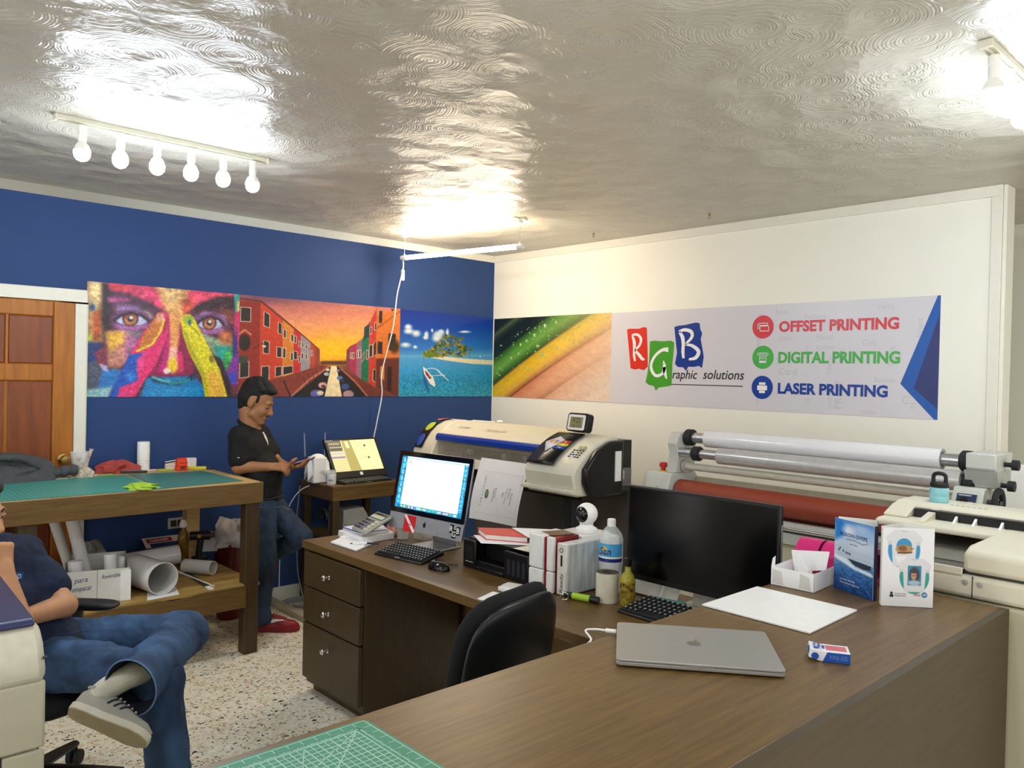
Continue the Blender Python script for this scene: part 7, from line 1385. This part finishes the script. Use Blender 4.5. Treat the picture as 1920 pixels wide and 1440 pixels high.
# ---------------- standing man by the workbench
def standing_man():
    global SKIN
    SKIN = sk = skin_mat('skin_tan', '#9a6a47'); t = thing('person', 'standing person in black polo shirt and red sneakers looking at a phone', 'person', (2.25, 4.6, 0))
    f = V((.75, -.66, 0)).normalized(); s = V((-f.y, f.x, 0)); z = V((0, 0, 1)); B3 = Matrix((f, s, z)).transposed()
    HF = head_frame((2.205, 4.705, 1.415), (.70, -.64, -.36)); P3 = lambda *a: V(a)
    Rsh, Lsh = P3(2.085, 4.680, 1.205), P3(2.300, 4.845, 1.20); Re, Rw = P3(2.072, 4.645, 1.022), P3(2.205, 4.545, 1.025); Le, Lw = P3(2.342, 4.70, 1.025), P3(2.358, 4.575, 1.012)
    body = head_prims(HF) + [cap(HF @ V((-.038, 0, -.055)), (2.185, 4.745, 1.235), .054, .058), cap(HF @ V((-.01, 0, -.06)), (2.20, 4.735, 1.23), .045, .05), ell((2.195, 4.745, 1.09), (.098, .15, .15), B3), ell((2.245, 4.685, .93), (.10, .135, .14), B3), ell((2.245, 4.685, .80), (.095, .14, .09), B3), cap(Rsh, Lsh, .045),
        cap(Rsh, Re, .047, .041), cap(Re, Rw, .043, .026), cap(Lsh, Le, .047, .040), cap(Le, Lw, .042, .026), cap((2.20, 4.60, .76), (2.215, 4.565, .44), .07, .05), cap((2.215, 4.565, .44), (2.205, 4.60, .11), .05, .035), cap((2.31, 4.72, .76), (2.425, 4.53, .58), .07, .05), cap((2.425, 4.53, .58), (2.36, 4.80, .42), .05, .035)]
    body += hand(Rw, (.86, -.45, .02), (.30, .32, -.85), 1 if 0 else -1, (28, 30, 30, 28)) + hand(Lw, (.55, -.80, .12), (.05, .05, 1), -1, (16, 18, 20, 24))
    sdf_obj('body', body, sk, t, .005, .012, 2)
    face_bits(HF, t, moustache=True, shut=True)
    T = lambda p: HF @ V(p); E = lambda c, r: ell(T(c), r, HF)
    hm = mat('black_hair', '#0c0b0b', .65, var=.3, scale=120, bump=.8, bscale=160); rg = random.Random(2)
    hp = [E((-.024, 0, .060), (.098, .080, .083)), E((-.045, 0, .020), (.080, .079, .085)), E((.045, 0, .098), (.045, .058, .036)), E((-.066, 0, -.035), (.038, .060, .05)), E((.020, .066, .028), (.012, .010, .028)), E((.020, -.066, .028), (.012, .010, .028)), E((.07, 0, .10), (.03, .05, .022))]
    for i in range(95):
        a = rg.uniform(-PI, PI); e = rg.uniform(.25, 1.45); r = V((math.cos(e)*math.cos(a)*.096-.015, math.cos(e)*math.sin(a)*.078, math.sin(e)*.088+.056)); 
        if r.x > .05 and r.z < .10: continue
        hp.append(ell(T(r), (rg.uniform(.012, .018),)*3, HF))
    sdf_obj('hair', hp, hm, t, .005, .008, 1)
    # polo shirt
    bk = mat('black_polo', '#0b0b0d', .85, var=.2, bump=.15, bscale=300)
    sh = [ell((2.192, 4.745, 1.10), (.112, .172, .155), B3), ell((2.248, 4.682, .945), (.118, .155, .155), B3), ell((2.243, 4.685, .835), (.116, .155, .075), B3), cap(Rsh, Lsh, .060), cap(Rsh, Rsh.lerp(Re, .74), .062, .064), cap(Lsh, Lsh.lerp(Le, .62), .062, .062), cap((2.183, 4.752, 1.215), (2.175, 4.752, 1.252), .072, .058)]
    so = sdf_obj('polo_shirt', sh, bk, t, .006, .03, 3)
    c0 = V((2.178, 4.748, 1.262)); cu = smoothpath([c0+f*.062*math.cos(a)*1.0+s*.064*math.sin(a)+z*(-.030*math.cos(a)+.004) for a in np.linspace(.45, 2*PI-.45, 14)], 3); MB().tube(cu, [.012]*len(cu), 8, flat=1.0).obj('collar', bk, t)
    bv = bvh_of(so)
    def onto(p, d): h = bv.ray_cast(V(p), V(d)); return h[0]
    pts = [onto((2.60, 4.35, zz), (-.70, .68, 0)) for zz in (1.225, 1.20, 1.17, 1.14)]; pts = [p for p in pts if p is not None]
    pk = MB(); pk.tube([p+f*.001 for p in pts], [.014, .018, .014, .004][:len(pts)], 8, flat=.35); pk.obj('placket', mat('white_placket', '#d9d2d0', .7), t)
    h = bv.ray_cast(V((1.75, 4.30, 1.085)), V((.70, .70, 0)))
    folds(so, .014, .07)
    if h[0] is not None: MB(frame(h[0]+h[1]*.0055, V((.7, -.7, 0)), z)).box(-.006, .006, -.002, .002, 0, .0008).obj('sleeve_logo', M_white, t)
    # jeans, shoes
    dn = denim('dark_blue_denim', '#141f30', '#2f435c')
    jp = [ell((2.243, 4.685, .785), (.112, .152, .09), B3), cap((2.20, 4.605, .755), (2.218, 4.563, .43), .093, .064), cap((2.218, 4.563, .43), (2.206, 4.605, .125), .064, .055), cap((2.206, 4.605, .125), (2.215, 4.595, .09), .058, .06), cap((2.30, 4.715, .755), (2.432, 4.525, .575), .093, .068), cap((2.432, 4.525, .575), (2.36, 4.80, .42), .066, .055)]
    jo = sdf_obj('jeans', jp, dn, t, .006, .022, 2); bj = bvh_of(jo); folds(jo, .020, .06)
    b = MB()
    for L in (((2.0, .80), (1.94, .77), (1.90, .72)),):
        pts = []
        for u in np.linspace(0, 1, 8): hh = bj.ray_cast(V((2.245, 4.685, .79-.05*u**2))+V((-.4+.42*u, -.42+.02*u, 0)), V((.4-.42*u*.6, .42-.05*u, 0))); hh[0] is not None and pts.append(hh[0])
        if len(pts) > 2: b.tube(pts, .002, 5)
    b.v and b.obj('pocket_seam', mat('denim_stitch', '#7f8791', .8), t)
    belt = [V((2.243, 4.685, .828))+f*.121*math.cos(a)+s*.158*math.sin(a) for a in np.linspace(0, 2*PI, 33)]; MB().tube(belt, .010, 8, flat=.8).obj('belt', mat('dark_belt', '#191412', .5), t)
    rd = mat('sneaker_red', '#8f1722', .4, var=.06); sneaker('sneaker', t, (2.185, 4.645, 0), (2.405, 4.475, 0), (0, 0, 1), rd, mat('sole_red', '#7d1620', .5), .275, swoosh=M_white, side=-1, lace=mat('lace_red', '#a3202a', .6))
    sneaker('sneaker', t, (2.41, 4.885, .385), (2.30, 4.90, .16), (-.1, -1, .2), rd, mat('sole_red', '#7d1620'), .25, side=-1, lace=mat('lace_red', '#a3202a'))
    # phone in the left hand
    p = thing('mobile_phone', 'dark phone held up by the standing person', 'phone', (2.42, 4.47, 1.05)); Q = frame((2.412, 4.487, 1.052), (.66, -.66, .30), (.70, .70, .10)); MB(Q).box(-.05, .075, -.033, .033, -.004, .004).obj('phone_case', M_black, p, bevel=.003); MB(Q).box(-.045, .07, -.029, .029, .004, .0046).obj('screen', mat('phone_screen', '#6f8496', .15, emit=.35, scale=60, spread='#a8504a', var=.3), p)
standing_man()
# ---------------- seated man at the left edge and his chair
def office_base(t, c, seat_z, rot, m, rad=.31):
    c = V(c); MB().cyl((c.x, c.y, .10), (c.x, c.y, seat_z-.05), .026).cyl((c.x, c.y, .085), (c.x, c.y, .16), .042).obj('gas_column', m, t)
    for i in range(5):
        a = rot+2*PI*i/5; u = V((math.cos(a), math.sin(a), 0)); l = MB(); l.tube([c+u*.03+V((0, 0, .125)), c+u*.17+V((0, 0, .105)), c+u*rad+V((0, 0, .082))], [.032, .027, .019], 10, flat=.7); lg = l.obj('base_leg', m, t)
        w = c+u*rad; p = V((-u.y, u.x, 0)); k = MB()
        for q in (-1, 1): k.cyl(w+p*q*.006+V((0, 0, .0295)), w+p*q*.026+V((0, 0, .0295)), .0285, n=18)
        k.cyl(w+V((0, 0, .03)), w+V((0, 0, .085)), .010, n=10); k.obj('caster', M_rubber, lg, bevel=.003)
def superpad(M, w, d, h, e=3.2, n=40, m=10, sag=0):   # pillow-like pad in the plane of M
    b = MB(M)
    def f(u, v):
        a = 2*PI*u; c, s_ = math.cos(a), math.sin(a); r = 1/((abs(c)**e+abs(s_)**e)**(1/e)); k = math.sin(PI*v)**.35 if 0 < v < 1 else 0
        x, y = r*c*w/2*k, r*s_*d/2*k; return (x, y, h/2*math.cos(PI*v)+sag*((x/(w/2))**2+(y/(d/2))**2*.3))
    return b.grid(f, n, m*2)
def seated():
    global SKIN
    SKIN = sk = skin_mat('skin_light', '#c18d68'); t = thing('person', 'seated person in navy shirt and jeans, ankle crossed on knee, fist at chin', 'person', (.75, 3.2, .5)); P3 = lambda *a: V(a)
    f = V((.72, -.69, 0)).normalized(); s = V((-f.y, f.x, 0)); z = V((0, 0, 1)); cf = V((.45, -.89, 0)).normalized(); cs = V((-cf.y, cf.x, 0)); up = V((-.42, .12, .88)).normalized(); CB = head_frame((0, 0, 0), cf, up).to_3x3(); PB = Matrix((f, s, z)).transposed()
    HF = head_frame((.490, 3.205, 1.105), (.68, -.72, -.10)); Rsh, Lsh = P3(.385, 3.165, .945), P3(.672, 3.345, .920); Le, Lw = P3(.770, 3.165, .755), P3(.610, 3.045, .765); Re, Rw = P3(.590, 2.975, .775), P3(.560, 3.030, .935)
    body = head_prims(HF) + [cap(HF @ V((-.035, 0, -.06)), (.515, 3.29, .965), .055, .06), ell((.555, 3.285, .85), (.10, .16, .16), CB), ell((.665, 3.245, .68), (.105, .145, .14), CB), ell((.745, 3.24, .565), (.11, .15, .09), PB), cap(Rsh, Lsh, .047), cap(Rsh, Re, .047, .040), cap(Re, Rw, .042, .027), cap(Lsh, Le, .048, .042), cap(Le, Lw, .043, .028),
        cap((.709, 3.15, .56), (.975, 2.80, .555), .075, .055), cap((.975, 2.80, .555), (1.005, 2.70, .12), .052, .036), cap((.80, 3.31, .56), (1.165, 3.065, .60), .075, .055), cap((1.165, 3.065, .60), (.92, 2.785, .60), .05, .033)]
    body += hand(Rw, (-.10, .15, .98), (.62, .35, .1) if 0 else (-.5, .80, .05), -1, (80, 82, 84, 86), tc=40) + hand(Lw, (-.75, -.55, .12), (-.2, .35, -.8) if 0 else (.1, -.3, -.9), 1, (20, 22, 24, 26))
    sdf_obj('body', body, sk, t, .0055, .012, 2); face_bits(HF, t)
    E = lambda c, r: ell(HF @ V(c), r, HF); sdf_obj('hair', [E((-.022, 0, .052), (.102, .082, .086)), E((-.045, 0, .015), (.080, .080, .085)), E((.045, 0, .096), (.045, .06, .03))], mat('brown_hair', '#2a1d15', .7, var=.3, scale=120, bump=.6, bscale=160), t, .006, .01, 1)
    nv = mat('navy_shirt', '#14213c', .85, var=.2, scale=14, bump=.2, bscale=300)
    sh = [ell((.555, 3.285, .855), (.115, .18, .165), CB), ell((.66, 3.245, .70), (.122, .165, .16), CB), ell((.735, 3.235, .60), (.128, .168, .085), PB), cap(Rsh, Lsh, .062), cap(Rsh, Rsh.lerp(Re, .60), .064, .066), cap(Lsh, Lsh.lerp(Le, .64), .066, .070), cap((.515, 3.288, .955), (.51, 3.288, .985), .072, .062)]
    so = sdf_obj('shirt', sh, nv, t, .006, .03, 3); bv = bvh_of(so); h = bv.ray_cast(V((.42, 2.2, 1.07)), (V((.600, 3.12, .893))-V((.42, 2.2, 1.07))).normalized())
    if h[0] is not None:
        folds(so, .02, .07); Q = frame(h[0]+h[1]*.008, V((.80, .45, -.18)), z); MB(Q).box(-.028, .034, -.016, .012, -.003, .001).obj('chest_patch', mat('patch_blue', '#1f4f9c', .7), t); text('CRD', 'chest_lettering', Q @ Matrix.Translation((.003, -.001, .0015)), .016, M_white, t, w=.045, bold=.02)
        MB(Q).box(-.020, .018, -.030, -.020, -.003, .001).obj('chest_stripe', mat('patch_lime', '#a9c63a', .7), t)
    dn = denim('blue_denim', '#22395a', '#41628c'); cuff = P3(.868, 2.712, .578)
    jp = [ell((.745, 3.24, .565), (.125, .165, .10), PB), cap((.715, 3.155, .565), (.975, 2.80, .553), .096, .076), cap((.975, 2.80, .553), (1.0, 2.715, .12), .078, .072), cap((.80, 3.31, .56), (1.165, 3.065, .598), .098, .080), cap((1.165, 3.065, .598), (.96, 2.815, .60), .082, .075)]
    folds(sdf_obj('jeans', jp, dn, t, .006, .022, 3), .026, .075)
    u = V((-.74, -.62, -.10)).normalized(); a = cuff-u*.15; x = V((0, 0, 1)); x = (x-u*x.dot(u)).normalized(); M = Matrix((x, u.cross(x), u)).transposed().to_4x4(); M.translation = a
    rr = lambda v: .070+.018*v**1.5
    MB(M).grid(lambda q, v: ((rr(v)+.003*math.sin(10*PI*q+2)*v)*math.cos(2*PI*q)*1.08, rr(v)*math.sin(2*PI*q), .17*v), 40, 10).obj('trouser_cuff', dn, t)
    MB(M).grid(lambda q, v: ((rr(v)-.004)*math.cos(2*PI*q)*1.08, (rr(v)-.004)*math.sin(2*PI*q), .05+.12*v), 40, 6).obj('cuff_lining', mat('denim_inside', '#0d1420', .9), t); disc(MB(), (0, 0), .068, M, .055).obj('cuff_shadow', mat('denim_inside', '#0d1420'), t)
    MB(M).tube([((rr(.97)+.0015)*math.cos(2*PI*q/40)*1.08, (rr(.97)+.0015)*math.sin(2*PI*q/40), .168) for q in range(41)], .003, 6).obj('cuff_hem', mat('denim_light', '#5f7ea3', .8), t)
    MB().tube(smoothpath([P3(.935, 2.775, .60), P3(.875, 2.768, .592), P3(.825, 2.775, .572), P3(.790, 2.782, .548), P3(.765, 2.775, .522)], 6), [.042]*7+[.040]*6+[.0385]*6+[.037]*6, 18).obj('sock', mat('white_sock', '#d6d4c6', .9, bump=.4, bscale=120), t)
    gu = mat('sneaker_grey', '#a9a59a', .7, var=.06); sneaker('sneaker', t, (.690, 2.768, .520), (.852, 2.628, .428), (.62, .58, .55), gu, mat('sole_white', '#d9d4c4', .6), .262, stripes=mat('stripe_navy', '#20243a', .6), side=-1)
    sneaker('sneaker', t, (.955, 2.755, 0), (1.09, 2.52, 0), (0, 0, 1), gu, mat('sole_white', '#d9d4c4'), .27, stripes=mat('stripe_navy', '#20243a'), side=-1)
    # jeans creases and fly
    for pts in ([(.735, 3.10, .672), (.79, 3.10, .668), (.835, 3.12, .66)],): MB().tube([V(p) for p in pts], .0025, 6).obj('belt_cord', mat('cord_navy', '#2c3a55', .8), t)
seated()
def chair_seated():
    t = thing('office_chair', 'black office chair with armrests under the seated person', 'chair', (.70, 3.30, 0)); f = V((.72, -.69, 0)).normalized(); s = V((-f.y, f.x, 0)); c = V((.70, 3.29, 0)); fab = mat('black_fabric', '#0e0f12', .85, var=.2, bump=.2, bscale=300); M = Matrix((f, s, V((0, 0, 1)))).transposed().to_4x4(); M.translation = c+V((0, 0, .43))
    superpad(M, .50, .50, .09).obj('seat', fab, t); MB(M).box(-.15, .15, -.12, .12, -.06, -.035).obj('seat_mechanism', M_black, t, bevel=.01)
    N = Matrix((s, V((0, 0, 1))*.96-f*.28, f*.96+V((0, 0, 1))*.28)).transposed().to_4x4(); N.translation = c-f*.285+V((0, 0, .76)); superpad(N, .46, .56, .07, sag=.0).obj('backrest', mat('navy_fabric', '#20243f', .8, bump=.2, bscale=300), t)
    MB().tube(smoothpath([c-f*.12+V((0, 0, .39)), c-f*.33+V((0, 0, .40)), c-f*.35+V((0, 0, .60))], 5), .02, 10, flat=1.5).obj('back_bracket', M_black, t)
    for sg in (1, -1):
        q = c+s*sg*.275; a = MB(); a.tube(smoothpath([c+s*sg*.2+V((0, 0, .39)), q+V((0, 0, .41)), q-f*.01+V((0, 0, .52)), q+f*.01+V((0, 0, .645))], 5), .021, 10, flat=1.4); ar = a.obj('arm_post', M_black, t)
        P = Matrix((f, s, V((0, 0, 1)))).transposed().to_4x4(); P.translation = q+f*.03+V((0, 0, .663)); superpad(P, .28, .095, .034, e=4).obj('arm_pad', mat('arm_rubber', '#17181b', .5), ar)
    office_base(t, (.70, 3.30, 0), .42, math.atan2(.23, .206), M_black)
chair_seated()
def chair_front():
    t = thing('office_chair', 'empty black office chair between the desk and the counter', 'chair', (1.57, 1.97, 0)); f = V((-.2, .98, 0)).normalized(); s = V((-f.y, f.x, 0)); c = V((1.56, 1.965, 0)); fab = mat('black_fabric', '#0e0f12'); z = V((0, 0, 1))
    M = Matrix((f, s, z)).transposed().to_4x4(); M.translation = c+V((0, 0, .475)); superpad(M, .49, .50, .085, e=2.6).obj('seat', fab, t); MB(M).box(-.15, .15, -.12, .12, -.06, -.035).obj('seat_mechanism', M_black, t, bevel=.01)
    def back(name, off, w, h, th, m, zc_, e):
        N = Matrix((s, z*.985-f*.17, f*.985+z*.17)).transposed().to_4x4(); N.translation = c-f*(.245+off)+V((0, 0, zc_)); return superpad(N, w, h, th, e=e, sag=.03).obj(name, m, t)
    back('backrest', 0, .475, .45, .06, fab, .765, 3.4); back('back_shell', .040, .455, .43, .045, mat('shell_black', '#15171a', .32), .752, 3.4)
    MB().tube(smoothpath([c-f*.10+V((0, 0, .43)), c-f*.30+V((0, 0, .44)), c-f*.325+V((0, 0, .62))], 5), .022, 10, flat=1.6).obj('back_bracket', M_black, t)
    office_base(t, c, .46, .5, M_black)
chair_front()
